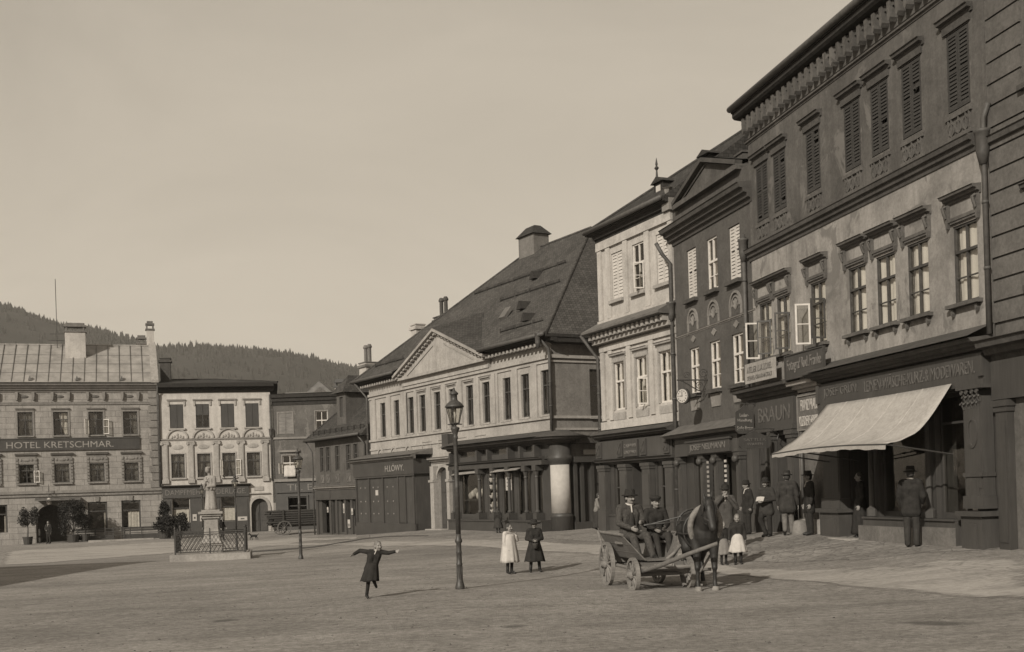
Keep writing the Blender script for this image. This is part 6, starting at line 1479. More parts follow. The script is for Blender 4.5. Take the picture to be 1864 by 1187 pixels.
for y, r_, z in ((-.2, .31, 1.03), (.62, .3, 1.08)): s.tube([(r_*math.sin(a), y, z+r_*1.08*math.cos(a)) for a in np.linspace(0, 2*math.pi, 21)], .018, 5)
for x in (-1, 1): s.tube([(x*.27, -.6, 1.0), (x*.315, 0, .98), (x*.3, .62, .98), (x*.3, .95, .85)], .018, 6)
s.tube([(0, -.5, 1.42), (0, 0, 1.36), (0, .6, 1.42)], .015, 5); s.build('harness', LEATH, HORSE)
RH = Matrix.Rotation(-HORSE.rotation_euler.z, 4, 'Z')
def hl(p): return RH @ (Vector(p)-HORSE.location)
s = MB(); s.tube([(-.07, -1.12, 1.18), hl(at(1262, 945, 20.9)), hl(at(1210, 952, 21.3)), hl(at(1172, 955, 21.45))], .011, 5); s.tube([(.07, -1.12, 1.18), (.1, -.6, 1.5), hl(at(1240, 940, 21.2)), hl(at(1172, 957, 21.45))], .011, 5); s.build('reins', LEATH, HORSE)

# ============================================================ log wagon in the background
p = at(516, 900, 79.3); WG = empty('log_wagon', (p.x, 79.3, ground(p.x, 79.3)), R(24), 'heavy wagon loaded with dark planks standing before the sooty house', 'wagon')
for x, y, r in ((0, 0, .5), (0, 1.35, .5), (3.1, 0, .42), (3.1, 1.35, .42)):
    s = wheel_mb(r, 12, .08, .07); s.xf(Matrix.Rotation(R(90), 4, 'Z')); o = s.build('wheel', WOOD_P, WG); o.location = (x, y, r)
s = MB(); s.box(-.6, .2, .55, 4.2, .4, .7); s.box(-.6, .95, .55, 4.2, 1.15, .7); s.box(-.12, .0, .42, .12, 1.35, .58); s.box(2.98, .0, .36, 3.22, 1.35, .58)
for x in (-.1, 3.1):
    for y in (-.02, 1.3): s.box(x, y, .55, x+.1, y+.08, 1.75)
s.build('bed', WOOD_D, WG)
for j in range(7):
    s = MB(); rr = random.Random(j)
    for i in range(5):
        y = .12+.235*i; z = .75+.15*j; x0 = -.9+rr.uniform(-.25, .25); s.tube([(x0, y, z), (x0+5.2, y+rr.uniform(-.03, .03), z+rr.uniform(-.02, .02))], rr.uniform(.06, .085), 8)
    s.build('log_layer', (WOOD_D, WOOD_B, WOOD_M)[j % 3], WG)

# ============================================================ little dog
p = stand(462, 75); DOG = empty('dog', p, R(-80), 'small black dog trotting on the pale ground right of the railing', 'dog')
s = MB(); s.cap((0, -.16, .27), (0, .15, .27), .075, .07); s.cap((0, -.18, .3), (0, -.27, .38), .05, .045); s.cap((0, -.28, .4), (0, -.38, .36), .05, .025)
for x in (-1, 1):
    s.cap((x*.03, -.27, .43), (x*.045, -.25, .49), .02, .01); s.cap((x*.045, -.16, .24), (x*.045, -.19-.05*x, .14), .035, .022); s.cap((x*.045, -.19-.05*x, .14), (x*.045, -.18-.07*x, .02), .02, .018)
    s.cap((x*.045, .15, .25), (x*.045, .12+.05*x, .16), .045, .025); s.cap((x*.045, .12+.05*x, .16), (x*.045, .19+.06*x, .1), .022, .018); s.cap((x*.045, .19+.06*x, .1), (x*.045, .17+.06*x, .02), .018, .018)
s.cap((0, .2, .3), (0, .32, .42), .022, .012); link('body', remesh(s, .011, 2), HAIRM, DOG)

# ============================================================ tub plants and benches before the hotel
LEAF = m_plain('oleander_leaf', .035, .7, .3, .45, 3); LEAF2 = m_plain('dark_leaf', .02, .75, .3, .4, 3); BARK = m_plain('bark', .06, .9, .2, .4, 8)
def tub_plant(px, Yy, hgt, wid, label, stem, leaf, conical=False, n=900, seed=1, tub=.34):
    p = stand(px, Yy); t = empty('tub_plant', p, 0, label, 'plant', 'plants in tubs before the hotel'); rr = random.Random(seed)
    s = MB(); s.lathe([(tub*.78, 0), (tub, .5), (tub*1.06, .5), (tub*1.06, .56), (tub*.9, .56), (tub*.88, .48)], (0, 0, 0), 14); s.lathe([(tub*.86, .12), (tub*.88, .16)], (0, 0, 0), 14); s.build('tub', WOOD_D, t)
    s = MB(); s.tube([(0, 0, .45), (.03, 0, .5+stem*.6), (0, .02, .5+stem+.3)], [.05, .04, .03], 7)
    cl_ = []
    for k in range(30 if conical else 12):
        a = rr.random()*6.28; r = wid*.42*rr.uniform(.3, 1); z = .5+stem+(hgt-.5-stem)*rr.uniform(.08, .92)
        if conical: r *= 1.15-1.1*(z-.5-stem)/(hgt-.5-stem)
        c = (r*math.cos(a), r*math.sin(a), z); cl_.append(c); s.tube([(0, .01, .5+stem*.8), (c[0]*.5, c[1]*.5, (z+.5+stem)/2), c], [.025, .015, .006], 5)
    s.build('trunk', BARK, t); s = MB()
    for _ in range(n):
        c = rr.choice(cl_); d = Vector((rr.gauss(0, 1), rr.gauss(0, 1), rr.gauss(0, 1))).normalized()*rr.random()**.5*wid*(.15 if conical else .25)
        q = Vector(c)+Vector((d.x, d.y, d.z*1.15)); ax = Vector((rr.gauss(0, 1), rr.gauss(0, 1), rr.gauss(.5, .6))).normalized(); sdv = ax.cross(Vector((rr.gauss(0, 1), rr.gauss(0, 1), rr.gauss(0, 1)))).normalized()
        L = rr.uniform(.1, .2); w = L*.22; s.face([q-ax*L/2, q+sdv*w, q+ax*L/2, q-sdv*w])
    s.build('crown', leaf, t); return t
tub_plant(50, 82.0, 2.7, 1.3, 'loose oleander in a tub at the far left of the hotel front', 1.0, LEAF, n=1700, seed=2)
tub_plant(133, 82.6, 2.9, 1.9, 'big dark oleander in a tub right of the hotel gateway', .25, LEAF2, n=3600, seed=3, tub=.45)
tub_plant(155, 83.0, 1.9, 1.1, 'smaller oleander leaning beside the big dark one', .5, LEAF, n=600, seed=9)
tub_plant(300, 82.5, 2.7, 1.7, 'dark cone-shaped evergreen in a tub at the hotel\'s right corner', .1, LEAF2, True, 4200, 4, .5)
tub_plant(322, 82.0, 1.6, 1.5, 'low spreading evergreen beside the cone-shaped one', .1, LEAF2, False, 2600, 5, .4)
def make_bench():
    t = empty('bench'); s = MB()
    for k in range(3): s.box(-1.35, -.25+.16*k, .44, 1.35, -.12+.16*k, .48)
    s.build('seat', WOOD_D, t); s = MB(); s.box(-1.3, -.2, .05, 1.3, -.17, .38); s.build('front_board', WOOD_D, t); s = MB(); s.box(-1.35, .26, .58, 1.35, .29, .7); s.box(-1.35, .28, .74, 1.35, .31, .88); s.build('backrest', WOOD_D, t)
    for x in (-1.2, 0, 1.2): s = MB(); s.box(x-.04, -.24, 0, x+.04, -.18, .439); s.box(x-.04, .2, 0, x+.04, .259, .88); s.box(x-.035, -.18, .38, x+.035, .2, .436); s.build('leg', WOOD_D, t)
    return t
bn = make_bench()
for i, px in enumerate((173, 258)):
    o = bn if i == 0 else copy_tree(bn); o.location = stand(px, 83.9); o.rotation_euler.z = H.root.rotation_euler.z
    tag(o, ('long dark bench under the hotel window nearer the gateway', 'long dark bench under the curtained hotel window nearer the evergreen')[i], 'bench', 'benches before the hotel')
t = empty('low_railing', stand(214, 83.2), H.root.rotation_euler.z, 'short rustic railing with posts between the two hotel benches', 'railing')
s = MB()
for z in (.35, .62, .85): s.tube([(-.85, 0, z), (.85, 0, z)], .03, 6)
s.build('rail', WOOD_M, t)
for x in (-.85, -.28, .28, .85): s = MB(); s.tube([(x, 0, -.1), (x, 0, .95)], .035, 6); s.build('post', WOOD_D, t)
s = MB(); p = stand(220, 82.2); s.box(-2.2, -.3, -.2, 2.2, .3, .1); o = s.build('kerb_stone', TRIM_L); o.location = p; o.rotation_euler.z = H.root.rotation_euler.z; tag(o, kind='structure')
# ============================================================ people
SKIN = m_plain('skin', .2, .6, .35, .08, 20); SKIN_D = m_plain('face_detail', .06, .7, .2, .2)
C_BLACK = m_plain('black_wool', .026, .9, .1, .3, 9); C_DARK = m_plain('dark_wool', .036, .92, .1, .3, 9); C_GREY = m_plain('grey_wool', .06, .92, .1, .3, 9); C_TWEED = m_plain('tweed', .055, .95, .1, .4, 25)
C_PALE = m_plain('pale_trousers', .12, .92, .1, .25, 9); C_WHITE = m_plain('white_cotton', .4, .92, .1, .12, 7); C_HAIR = m_plain('brown_hair', .04, .7, .3, .3, 40); C_FAIR = m_plain('fair_hair', .13, .7, .3, .3, 40); C_STRAW = m_plain('straw', .26, .85, .2, .25, 30); C_BOOT = m_plain('boots', .015, .5, .4, .3, 9); C_BLOUSE = m_plain('dusty_blouse', .16, .92, .1, .2, 7)
DEF = dict(pel=(0, .01, .53), wai=(0, .005, .61), che=(0, .005, .74), nk=(0, .01, .845), hd=(0, -.008, .925),
           shL=(-.105, .01, .81), shR=(.105, .01, .81), elL=(-.135, .02, .64), elR=(.135, .02, .64), wrL=(-.14, -.025, .495), wrR=(.14, -.025, .495),
           hpL=(-.05, .01, .515), hpR=(.05, .01, .515), knL=(-.055, -.005, .285), knR=(.055, -.005, .285), anL=(-.055, .015, .045), anR=(.055, .015, .045), toL=(-.065, -.075, .02), toR=(.065, -.075, .02))
def person(loc, rz, H, label, pose=None, coat=None, hem=.47, flare=1.0, trousers=None, skirt=None, apron=None, hat=None, hair=C_HAIR, long_hair=False, collar=None, boots=C_BOOT, hs=1.0, turn=0, group=None, lean=0, beard=False, stockings=None, vest=None):
    t = empty('person', loc, rz, label, 'person', group)
    J = {k: Vector(v)*H for k, v in {**DEF, **(pose or {})}.items()}
    if lean:
        Lm = Matrix.Rotation(R(lean), 4, 'X')
        for k in ('wai', 'che', 'nk', 'hd', 'shL', 'shR', 'elL', 'elR', 'wrL', 'wrR'): J[k] = J['pel']+Lm @ (J[k]-J['pel'])
    hr = H*hs; hd = J['hd']; HT = Matrix.Translation(hd) @ Matrix.Rotation(R(turn), 4, 'Z')
    def hp(x, y, z): return HT @ Vector((x*hr, y*hr, z*hr))
    s = MB(); u = H
    for sx in (-.05, .05): s.cap(J['che']+Vector((sx*u, 0, 0)), J['wai']+Vector((sx*.8*u, 0, 0)), .062*u, .058*u); s.cap(J['wai']+Vector((sx*.8*u, 0, 0)), J['pel']+Vector((sx*.9*u, 0, 0)), .058*u, .062*u)
    s.cap(J['shL'], J['shR'], .042*u, .042*u); s.cap(J['che'], J['nk'], .05*u, .032*u); s.cap(J['nk'], hd-Vector((0, 0, .03*hr)), .03*hr, .03*hr)
    k0 = len(s.v); s.ball((0, .008*hr, .015*hr), (.047*hr, .058*hr, .06*hr), 16, 12); s.ball((0, -.012*hr, -.025*hr), (.038*hr, .043*hr, .043*hr), 14, 10); s.ball((0, -.03*hr, -.052*hr), (.02*hr, .02*hr, .016*hr), 10, 8)
    s.cap((0, -.052*hr, .008*hr), (0, -.064*hr, -.017*hr), .007*hr, .011*hr, 8); s.cap((-.025*hr, -.047*hr, .018*hr), (.025*hr, -.047*hr, .018*hr), .0085*hr, .0085*hr, 8)
    for sx in (-1, 1): s.ball((sx*.049*hr, .006*hr, -.006*hr), (.009*hr, .014*hr, .02*hr), 8, 6); s.ball((sx*.024*hr, -.042*hr, -.018*hr), (.016*hr, .014*hr, .014*hr), 8, 6)
    s.xf(HT, k0)
    for a in 'LR':
        sg = -1 if a == 'L' else 1
        s.cap(J['sh'+a], J['el'+a], .034*u, .027*u); s.cap(J['el'+a], J['wr'+a], .027*u, .018*u)
        d = (J['wr'+a]-J['el'+a]).normalized(); bk = Vector((sg, 0, 0)); bk = (bk-d*bk.dot(d)).normalized() if abs(d.x) < .9 else Vector((0, 1, 0)); fw = d.cross(bk)
        if fw.y > 0: fw = -fw
        w0 = J['wr'+a]; pc = w0+d*.03*u
        for q in (-.014, 0, .014): s.cap(w0+d*.008*u+fw*q*.6*u, w0+d*.052*u+fw*q*u, .0095*u, .0085*u, 8)
        for i, (q, L) in enumerate(((.018, .034), (.0065, .04), (-.006, .037), (-.0175, .028))):
            b0 = w0+d*.056*u+fw*q*u; b1 = b0+(d*.9-bk*.35)*L*.5*u; b2 = b1+(d*.55-bk*.8).normalized()*L*.5*u; s.cap(b0, b1, .0062*u, .0058*u, 7); s.cap(b1, b2, .0058*u, .0048*u, 7)
        b0 = w0+d*.02*u+fw*.018*u; b1 = b0+(d*.6+fw*.7-bk*.2).normalized()*.024*u; s.cap(b0, b1, .0075*u, .0066*u, 7); s.cap(b1, b1+(d*.9+fw*.2-bk*.3).normalized()*.02*u, .0066*u, .0055*u, 7)
        s.cap(J['hp'+a], J['kn'+a], .05*u, .034*u); s.cap(J['kn'+a], J['an'+a], .034*u, .02*u); s.cap(J['an'+a], J['to'+a], .022*u, .017*u)
    me = remesh(s, .0055*H if H > 1.3 else .0075, 2)
    # eyes and mouth
    f = MB()
    for sx in (-1, 1): f.ball(hp(sx*.02, -.0475, .003), (.006*hr, .004*hr, .0035*hr), 7, 5)
    f.cap(hp(-.014, -.052, -.034), hp(.014, -.052, -.034), .0028*hr, .0028*hr, 6)
    if beard: f.cap(hp(-.022, -.052, -.026), hp(.022, -.052, -.026), (.0065)*hr, .0065*hr, 8)
    bm = MB(); n = len(me.vertices); co = np.empty(n*3); me.vertices.foreach_get('co', co); co = co.reshape(-1, 3)
    bm.v = [tuple(c) for c in co.tolist()]; bm.f = [list(p.vertices) for p in me.polygons]; bm.m = [0]*len(bm.f); b = n
    bm.v += f.v; bm.f += [[i+b for i in q] for q in f.f]; bm.m += [1]*len(f.f); bpy.data.meshes.remove(me)
    bm.build('body', [SKIN, SKIN_D], t, True)
    # clothes
    vox = .0085*H if H > 1.3 else .011
    if coat:
        s = MB()
        for sx in (-.052, .052): s.cap(J['che']+Vector((sx*u, 0, 0)), J['wai']+Vector((sx*.85*u, 0, 0)), .074*u, .066*u)
        s.cap(J['shL']*.9+J['nk']*.1, J['shR']*.9+J['nk']*.1, .05*u, .05*u); s.cap(J['nk']-Vector((0, 0, .012*u)), J['che'], .042*u, .07*u)
        for a in 'LR':
            s.cap(J['sh'+a], J['el'+a], .046*u, .038*u); s.cap(J['el'+a], J['wr'+a]-(J['wr'+a]-J['el'+a]).normalized()*.012*u, .037*u, .029*u)
        for sx in (-.05, 0, .05): s.cap(J['wai']+Vector((sx*.85*u, 0, 0)), Vector((J['pel'].x+sx*u*flare, J['pel'].y, hem*u)) if hem < .53 else J['pel']+Vector((sx*u, 0, 0)), .067*u, .077*u*flare)
        link('coat', remesh(s, vox, 2), coat, t)
    if vest:
        s = MB(); s.ball(J['che']*.5+J['wai']*.5+Vector((0, -.066*u, 0)), (.032*u, .02*u, .1*u), 10, 8); s.build('waistcoat', vest, t, True)
    if trousers:
        s = MB()
        for a in 'LR':
            s.cap(J['pel']+(J['hp'+a]-J['pel'])*.8, J['kn'+a], .066*u, .047*u); s.cap(J['kn'+a], J['an'+a], .047*u, .037*u)
        s.cap(J['hpL'], J['hpR'], .066*u, .066*u); link('trousers', remesh(s, vox, 2), trousers, t)
    if stockings:
        s = MB()
        for a in 'LR': s.cap(J['kn'+a], J['an'+a], .037*u, .026*u)
        s.build('stockings', stockings, t, True)
    if skirt:
        mat, z0, z1, r0, r1 = skirt; s = MB(); rows = []; N = 48; c0 = J['wai'] if z0 < .7 else J['che']; c1 = (J['knL']+J['knR'])/2-Vector((J['wai'].x*.35, 0, 0)); sd_ = random.Random(int(H*1000+loc[0]*100)); ph = [sd_.uniform(0, 6.28) for _ in range(3)]
        for j in range(11):
            f_ = j/10; z = z0+(z1-z0)*f_; r = r0+(r1-r0)*f_**.8; cx = c0.x+(c1.x-c0.x)*f_; cy = c0.y+(c1.y-c0.y)*f_
            rows.append([(cx+math.cos(a)*r*u*(1+.05*f_*math.sin(9*a+ph[0])+.04*f_*math.sin(5*a+ph[1])), cy+math.sin(a)*r*u*.82*(1+.05*f_*math.sin(9*a+ph[0])+.04*f_*math.sin(14*a+ph[2])), z*u+.006*u*math.sin(4*a+ph[1])*f_) for a in np.linspace(0, 2*math.pi, N+1)])
        s.grid(rows[:1]+rows); o = s.build('skirt', mat, t, True); q = o.modifiers.new('t', 'SOLIDIFY'); q.thickness = .006
    if apron:
        mat, z0, z1, r0, r1 = apron; s = MB(); rows = []
        for j in range(9):
            f_ = j/8; z = z0+(z1-z0)*f_; r = r0+(r1-r0)*f_
            rows.append([(math.sin(a)*r*u, J['wai'].y-math.cos(a)*r*u*.85-.004+.008*u*math.sin(8*a)*f_, z*u) for a in np.linspace(-1.5, 1.5, 25)])
        s.grid(rows); o = s.build('apron', mat, t, True); q = o.modifiers.new('t', 'SOLIDIFY'); q.thickness = .005
    s = MB()
    for a in 'LR':
        s.cap(J['an'+a], J['to'+a], .03*u, .022*u); s.cap(J['an'+a], J['an'+a]+(J['kn'+a]-J['an'+a])*.35, .028*u, .031*u)
    s.build('boots', boots, t, True)
    if collar:
        s = MB(); s.tube([J['nk']+Vector((.036*u*math.cos(a), .036*u*math.sin(a)-.002*u, .012*u-.01*u*math.sin(a)*-1)) for a in np.linspace(0, 2*math.pi, 17)], .011*u, 6); s.cap(J['nk']+Vector((0, -.045*u, -.0*u)), J['che']+Vector((0, -.066*u, .03*u)), .009*u, .008*u); s.build('collar', collar, t, True)
    if hair:
        s = MB(); k0 = 0
        s.ball((0, .016*hr, .022*hr), (.053*hr, .06*hr, .06*hr), 14, 10); s.ball((0, .034*hr, -.01*hr), (.046*hr, .04*hr, .05*hr), 12, 8)
        if long_hair:
            for sx in (-1, 1): s.cap((sx*.04*hr, .022*hr, .0), (sx*.042*hr, .03*hr, -.075*hr), .02*hr, .016*hr)
            s.cap((0, .045*hr, 0), (0, .06*hr, -.12*hr), .03*hr, .016*hr)
        s.xf(HT); s.build('hair', hair, t, True)
    if hat:
        kind, mat = hat; s = MB()
        if kind == 'bowler': s.lathe([(.052, .03), (.088, .022), (.09, .028), (.056, .04), (.058, .07), (.05, .095), (.025, .11), (.004, .112)], (0, 0, 0), 20, sy=1.18)
        if kind == 'felt': s.lathe([(.052, .03), (.084, .022), (.087, .032), (.056, .04), (.053, .08), (.045, .1), (.02, .1), (.004, .094)], (0, 0, 0), 20, sy=1.15)
        if kind == 'cap': s.lathe([(.055, .025), (.058, .038), (.075, .058), (.07, .075), (.04, .088), (.004, .092)], (0, .004, 0), 18, sy=1.12); s.ball((0, -.062, .03), (.045, .035, .008), 12, 6)
        if kind == 'brim': s.lathe([(.05, .03), (.105, .012), (.112, .022), (.11, .028), (.055, .045), (.055, .075), (.045, .088), (.004, .092)], (0, .006, 0), 22, sy=1.08)
        s.xf(HT @ Matrix.Scale(hr, 4)); s.build('hat', mat, t, True)
    return t
hand = lambda t, J, H: t.matrix_world @ (Vector(J)*H)

# running child with arms flung out
p = stand(667, 20.8)
person(p, R(12), 1.04, 'child in a dark coat running across the square with arms flung wide', dict(pel=(.055, .0, .53), wai=(.085, -.01, .61), che=(.12, -.03, .735), nk=(.15, -.05, .83), hd=(.185, -.075, .9), shL=(.03, -.02, .8), shR=(.235, -.06, .795), elL=(-.12, .05, .83), wrL=(-.24, .0, .77), elR=(.36, -.1, .775), wrR=(.47, -.16, .8), hpL=(.01, .01, .515), hpR=(.105, .0, .515), knL=(.0, -.05, .29), anL=(-.03, .02, .05), toL=(-.02, -.07, .02), knR=(.1, -.03, .3), anR=(.13, .17, .24), toR=(.16, .23, .17)),
       coat=C_BLACK, hem=.5, skirt=(C_BLACK, .62, .3, .085, .16), hair=C_FAIR, long_hair=True, collar=C_WHITE, stockings=C_BLACK, hs=1.2, turn=25)
# two girls in the middle of the square
p = stand(926, 26.5)
person(p, R(42), 1.15, 'girl in a long loose white smock with one hand raised to her chin', dict(elR=(.16, -.06, .67), wrR=(.09, -.12, .78), elL=(-.14, .0, .64), wrL=(-.12, -.06, .5)), coat=C_WHITE, hem=.55, skirt=(C_WHITE, .8, .235, .105, .2), hair=C_HAIR, long_hair=True, stockings=C_BLACK, hs=1.12, turn=10)
p = stand(972, 26.8)
person(p, R(4), 1.2, 'girl in a long dark coat and brimmed hat holding a small pot before her', dict(elL=(-.15, .0, .65), wrL=(-.045, -.12, .62), elR=(.15, .0, .65), wrR=(.045, -.12, .62), anL=(-.09, .01, .045), anR=(.09, .01, .045), toL=(-.1, -.07, .02), toR=(.1, -.07, .02), knL=(-.07, 0, .28), knR=(.07, 0, .28)),
       coat=C_BLACK, hem=.5, skirt=(C_BLACK, .62, .21, .085, .2), hat=('brim', C_BLACK), hair=C_FAIR, stockings=C_BLACK, hs=1.12)
s = MB(); s.lathe([(.05, 0), (.065, .1), (.07, .12), (.06, .12), (.055, .05)], (0, 0, 0), 14); s.tube([(-.065, 0, .11), (-.05, 0, .19), (0, 0, .22), (.05, 0, .19), (.065, 0, .11)], .006, 6); o = s.build('small_pot', C_GREY, None, True); o.location = p+Vector((.012, -.2, .56)); tag(o, 'small dark pot with a handle in the hatted girl\'s hands', 'pot')
# driver and boy on the cart
SEAT = dict(pel=(0, .02, .1), wai=(0, .03, .19), che=(0, .01, .33), nk=(0, 0, .435), hd=(0, -.02, .515), shL=(-.115, .01, .4), shR=(.115, .01, .4), elL=(-.15, -.02, .24), elR=(.15, -.03, .24), wrL=(-.07, -.15, .18), wrR=(.07, -.16, .2),
            hpL=(-.055, .0, .08), hpR=(.055, .0, .08), knL=(-.075, -.21, .085), knR=(.09, -.21, .1), anL=(-.06, -.31, -.13), anR=(.1, -.32, -.12), toL=(-.065, -.39, -.155), toR=(.11, -.4, -.145))
def seated(x, H, label, **k):
    w = CART.matrix_world if False else Matrix.Translation(CART.location) @ Matrix.Rotation(CART.rotation_euler.z, 4, 'Z')
    return person(w @ Vector((x, .12, .87-.035*H)), CART.rotation_euler.z+k.pop('rz', 0), H, label, dict(SEAT, **k.pop('pose', {})), **k)
seated(-.24, 1.7, 'cart driver in tweed jacket and felt hat holding the reins', coat=C_TWEED, hem=.6, trousers=C_TWEED, hat=('felt', C_BLACK), collar=C_WHITE, vest=C_DARK, turn=14, beard=True, lean=-2, rz=R(8), pose=dict(wrR=(.08, -.13, .24)))
seated(.26, 1.48, 'youth in dark clothes and flat cap seated beside the cart driver', coat=C_BLACK, hem=.6, trousers=C_DARK, hat=('cap', C_BLACK), turn=8, pose=dict(anL=(-.06, -.3, -.2), anR=(.08, -.28, -.2), toL=(-.065, -.38, -.225), toR=(.09, -.36, -.225)))
# girls behind the horse
p = stand(1342, 26.0)
person(p, R(-10), 1.12, 'girl in a dark buttoned jacket and wide white apron right of the horse', dict(elL=(-.16, -.02, .66), wrL=(-.17, -.06, .5), elR=(.14, .0, .65), wrR=(.15, -.04, .5)), coat=C_BLACK, hem=.55, skirt=(C_WHITE, .62, .25, .085, .185), hair=C_FAIR, hs=1.15, stockings=C_BLACK)
p = stand(1316, 26.2)
person(p, R(10), .98, 'smaller girl in a pale skirt mostly hidden behind the horse', coat=C_BLACK, hem=.55, skirt=(C_BLOUSE, .62, .25, .085, .185), hair=C_FAIR, hs=1.18, stockings=C_BLACK)
p = stand(1322, 28.4)
person(p, R(-14), 1.62, 'man in a bowler behind the horse with both hands raised to his mouth', dict(elL=(-.17, -.06, .68), wrL=(-.03, -.12, .845), elR=(.17, -.05, .66), wrR=(.045, -.13, .83)), coat=C_GREY, hem=.36, trousers=C_DARK, hat=('bowler', C_BLACK), collar=C_WHITE)
# men along the right-hand houses
p = stand(1361, 32.4)
person(p, R(-75), 1.5, 'slim man in a dark suit and hat seen in profile by the dark house door', dict(elR=(.13, .05, .64), wrR=(.12, .02, .5), wrL=(-.12, -.05, .52)), coat=C_BLACK, hem=.44, trousers=C_BLACK, hat=('felt', C_BLACK), collar=C_WHITE)
p = stand(1396, 30.6)
person(p, R(-38), 1.53, 'stout man in a bowler reading a paper, one leg crossed', dict(elL=(-.15, -.02, .65), wrL=(-.07, -.16, .63), elR=(.16, .0, .65), wrR=(.03, -.17, .62), knL=(-.09, -.06, .3), anL=(.0, -.04, .05), toL=(-.03, -.11, .02)), coat=C_DARK, hem=.43, flare=1.12, trousers=C_BLACK, hat=('bowler', C_BLACK), beard=True)
s = MB(); s.grid([[(-.11+.22*i/4, -.02*math.sin(i*.8), .14*j/3) for i in range(5)] for j in range(4)]); o = s.build('paper_sheet', PAPER); q = o.modifiers.new('t', 'SOLIDIFY'); q.thickness = .004
o.location = p+Matrix.Rotation(R(-38), 3, 'Z') @ Vector((-.03, -.335, .95)); o.rotation_euler = (R(-35), 0, R(-38)); tag(o, 'folded white paper in the stout man\'s hands', 'paper')
p = stand(1435, 30.4)
person(p, R(166), 1.67, 'man seen from behind walking away in dark jacket and pale trousers', dict(elL=(-.15, .02, .63), wrL=(-.16, -.02, .48), elR=(.15, .03, .63), wrR=(.15, .0, .48), knR=(.05, -.02, .28), anR=(.05, .1, .09), toR=(.055, .05, .015), knL=(-.05, -.06, .285), anL=(-.05, -.06, .045), toL=(-.055, -.15, .02)), coat=C_DARK, hem=.42, flare=1.12, trousers=C_PALE, hat=('felt', C_BLACK))
s = MB(); s.tube([(0, 0, .02), (0, 0, .72), (0, .03, .78), (0, .07, .78), (0, .09, .74)], .011, 7); o = s.build('walking_cane', WOOD_D, None, True); o.location = p+Matrix.Rotation(R(166), 3, 'Z') @ Vector((-.27, -.05, 0)); tag(o, 'thin dark cane in the hand of the man walking away', 'cane')
p = stand(1660, 24.4)
person(p, R(150), 1.68, 'man in a dark suit looking into the shop under the awning', dict(elL=(-.15, -.01, .64), wrL=(-.12, -.08, .55), elR=(.15, .0, .64), wrR=(.13, -.06, .5)), coat=C_BLACK, hem=.44, trousers=C_DARK, hat=('felt', C_BLACK), collar=C_WHITE)
p = A.to_world((6.75, -.05, .6))
person(p, A.root.rotation_euler.z+R(-25), 1.58, 'woman in a dark shawl and skirt standing in the draper\'s doorway', coat=C_BLACK, hem=.5, skirt=(C_BLACK, .62, .06, .085, .17), hair=C_HAIR)
p = A.to_world((4.78, -.42, .0)); p.z = ground(p.x, p.y)
person(p, A.root.rotation_euler.z+R(-8), 1.62, 'man in a black hat standing against the pale wall strip left of the shop pier', coat=C_BLACK, hem=.4, trousers=C_BLACK, hat=('felt', C_BLACK), collar=C_WHITE)
# farther figures
p = stand(1088, 46.6)
person(p, R(70), 1.5, 'woman in pale blouse and dark skirt at the alley mouth beside the pale house', dict(elL=(-.13, -.06, .66), wrL=(-.1, -.14, .56), anL=(-.05, -.06, .045), toL=(-.06, -.14, .02), anR=(.05, .1, .06), toR=(.05, .03, .02)), coat=C_BLOUSE, hem=.55, skirt=(C_DARK, .62, .05, .08, .18), hair=C_HAIR, lean=8)
p = stand(907, 50.6+2.5)
person(p, R(160), 1.15, 'child in a dark patterned dress at the crockery window', coat=C_BLACK, hem=.5, skirt=(C_DARK, .62, .2, .085, .2), apron=(C_GREY, .6, .45, .1, .13), hair=C_HAIR, long_hair=True, stockings=C_BLACK, collar=C_WHITE, hs=1.12)
p = stand(404, 77)
person(p, R(70), 1.62, 'man in a black suit walking past behind the statue pedestal', dict(knL=(-.05, -.07, .29), anL=(-.05, -.1, .05), toL=(-.06, -.18, .025), knR=(.05, .03, .28), anR=(.05, .13, .07), toR=(.05, .07, .02), elL=(-.14, .04, .64), wrL=(-.14, -.03, .5), elR=(.14, -.0, .64), wrR=(.14, -.08, .52)), coat=C_BLACK, hem=.43, trousers=C_BLACK, collar=C_WHITE)
p = stand(88, 82)
person(p, R(-8), 1.62, 'waiter in black with white shirt front standing before the hotel gateway', dict(elL=(-.15, -.02, .65), wrL=(-.06, -.11, .6)), coat=C_BLACK, hem=.45, trousers=C_BLACK, collar=C_WHITE)
# ============================================================ light, sky, camera
SUN_AZ = Vector((.51, .86)); EL = R(28)
sd = bpy.data.lights.new('sun', 'SUN'); sd.energy = 4.5; sd.angle = R(.55); sd.color = (1, .94, .83)
so = bpy.data.objects.new('sun', sd); COL.objects.link(so)
dv = Vector((SUN_AZ.x*math.cos(EL), SUN_AZ.y*math.cos(EL), -math.sin(EL))); so.rotation_euler = dv.to_track_quat('-Z', 'Y').to_euler(); so.location = (-40, -60, 60)
wd = bpy.data.worlds.new('World'); SC.world = wd; wd.use_nodes = True; nt = wd.node_tree
bg = nt.nodes['Background']; sk = nt.nodes.new('ShaderNodeTexSky'); sk.sky_type = 'NISHITA'; sk.sun_disc = False
sk.sun_elevation = EL; sk.sun_rotation = math.atan2(-SUN_AZ.x, -SUN_AZ.y); sk.air_density = 1.0; sk.dust_density = 2.5; sk.ozone_density = 1.0; sk.altitude = 400
bw = nt.nodes.new('ShaderNodeRGBToBW'); nt.links.new(sk.outputs[0], bw.inputs[0])
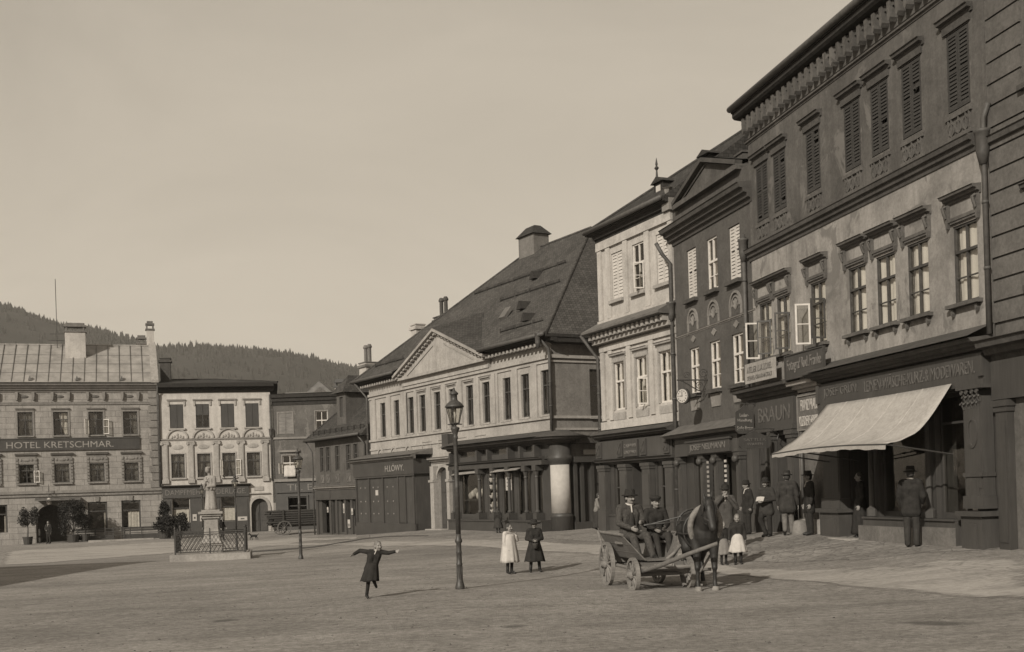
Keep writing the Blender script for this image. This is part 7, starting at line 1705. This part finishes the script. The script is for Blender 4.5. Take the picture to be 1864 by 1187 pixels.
# an old plate sees the blue sky as an even pale tone
pw = nt.nodes.new('ShaderNodeMath'); pw.operation = 'POWER'; pw.inputs[1].default_value = .35; nt.links.new(bw.outputs[0], pw.inputs[0])
ml = nt.nodes.new('ShaderNodeMath'); ml.operation = 'MULTIPLY'; ml.inputs[1].default_value = 3.3; nt.links.new(pw.outputs[0], ml.inputs[0])
tn = nt.nodes.new('ShaderNodeMix'); tn.data_type = 'RGBA'; tn.blend_type = 'MULTIPLY'; tn.inputs['Factor'].default_value = 1; tn.inputs[7].default_value = (1.0, .888, .73, 1)
nz = noise(nt, coords(nt, (1, 1, 2.2), 'Generated'), 2.2, 6, .6, .6)
mo = ramp(nt, nz, [(.3, g4(.9)), (.7, g4(1.08))])
m2 = mix(nt, 1.0, ml.outputs[0], mo, 'MULTIPLY'); nt.links.new(m2, tn.inputs[6])
nt.links.new(tn.outputs[2], bg.inputs['Color']); bg.inputs['Strength'].default_value = .112

# air: the far hills pale into it
hz = MB(); hz.box(-2800, -700, -4, 2800, 2800, 330); m = bpy.data.materials.new('haze'); m.use_nodes = True; n_ = m.node_tree
for q in list(n_.nodes):
    if q.type == 'BSDF_PRINCIPLED': n_.nodes.remove(q)
pv = n_.nodes.new('ShaderNodeVolumePrincipled'); pv.inputs['Color'].default_value = (.93, .89, .82, 1); pv.inputs['Density'].default_value = .00016; pv.inputs['Anisotropy'].default_value = 0
n_.links.new(pv.outputs[0], [q for q in n_.nodes if q.type == 'OUTPUT_MATERIAL'][0].inputs['Volume'])
tag(hz.build('haze', m), 'thin pale haze hanging over the town and its hills', 'haze', kind='stuff')
cam = bpy.data.cameras.new('camera'); co = bpy.data.objects.new('camera', cam); COL.objects.link(co)
cam.sensor_fit = 'HORIZONTAL'; cam.sensor_width = 36; cam.lens = 36*FP/1864; cam.shift_x = 0; cam.shift_y = (PY-593.5)/1864
cam.clip_start = .1; cam.clip_end = 9000
co.matrix_world = Matrix.Translation((0, 0, EYE)) @ Matrix.Rotation(R(90), 4, 'X') @ Matrix.Rotation(-TH, 4, 'Z')
SC.camera = co
SC.view_settings.view_transform = 'Standard'; SC.view_settings.look = 'None'; SC.view_settings.exposure = 0; SC.view_settings.gamma = 1
SC.render.film_transparent = False
SC.cycles.max_bounces = 8; SC.cycles.transparent_max_bounces = 12
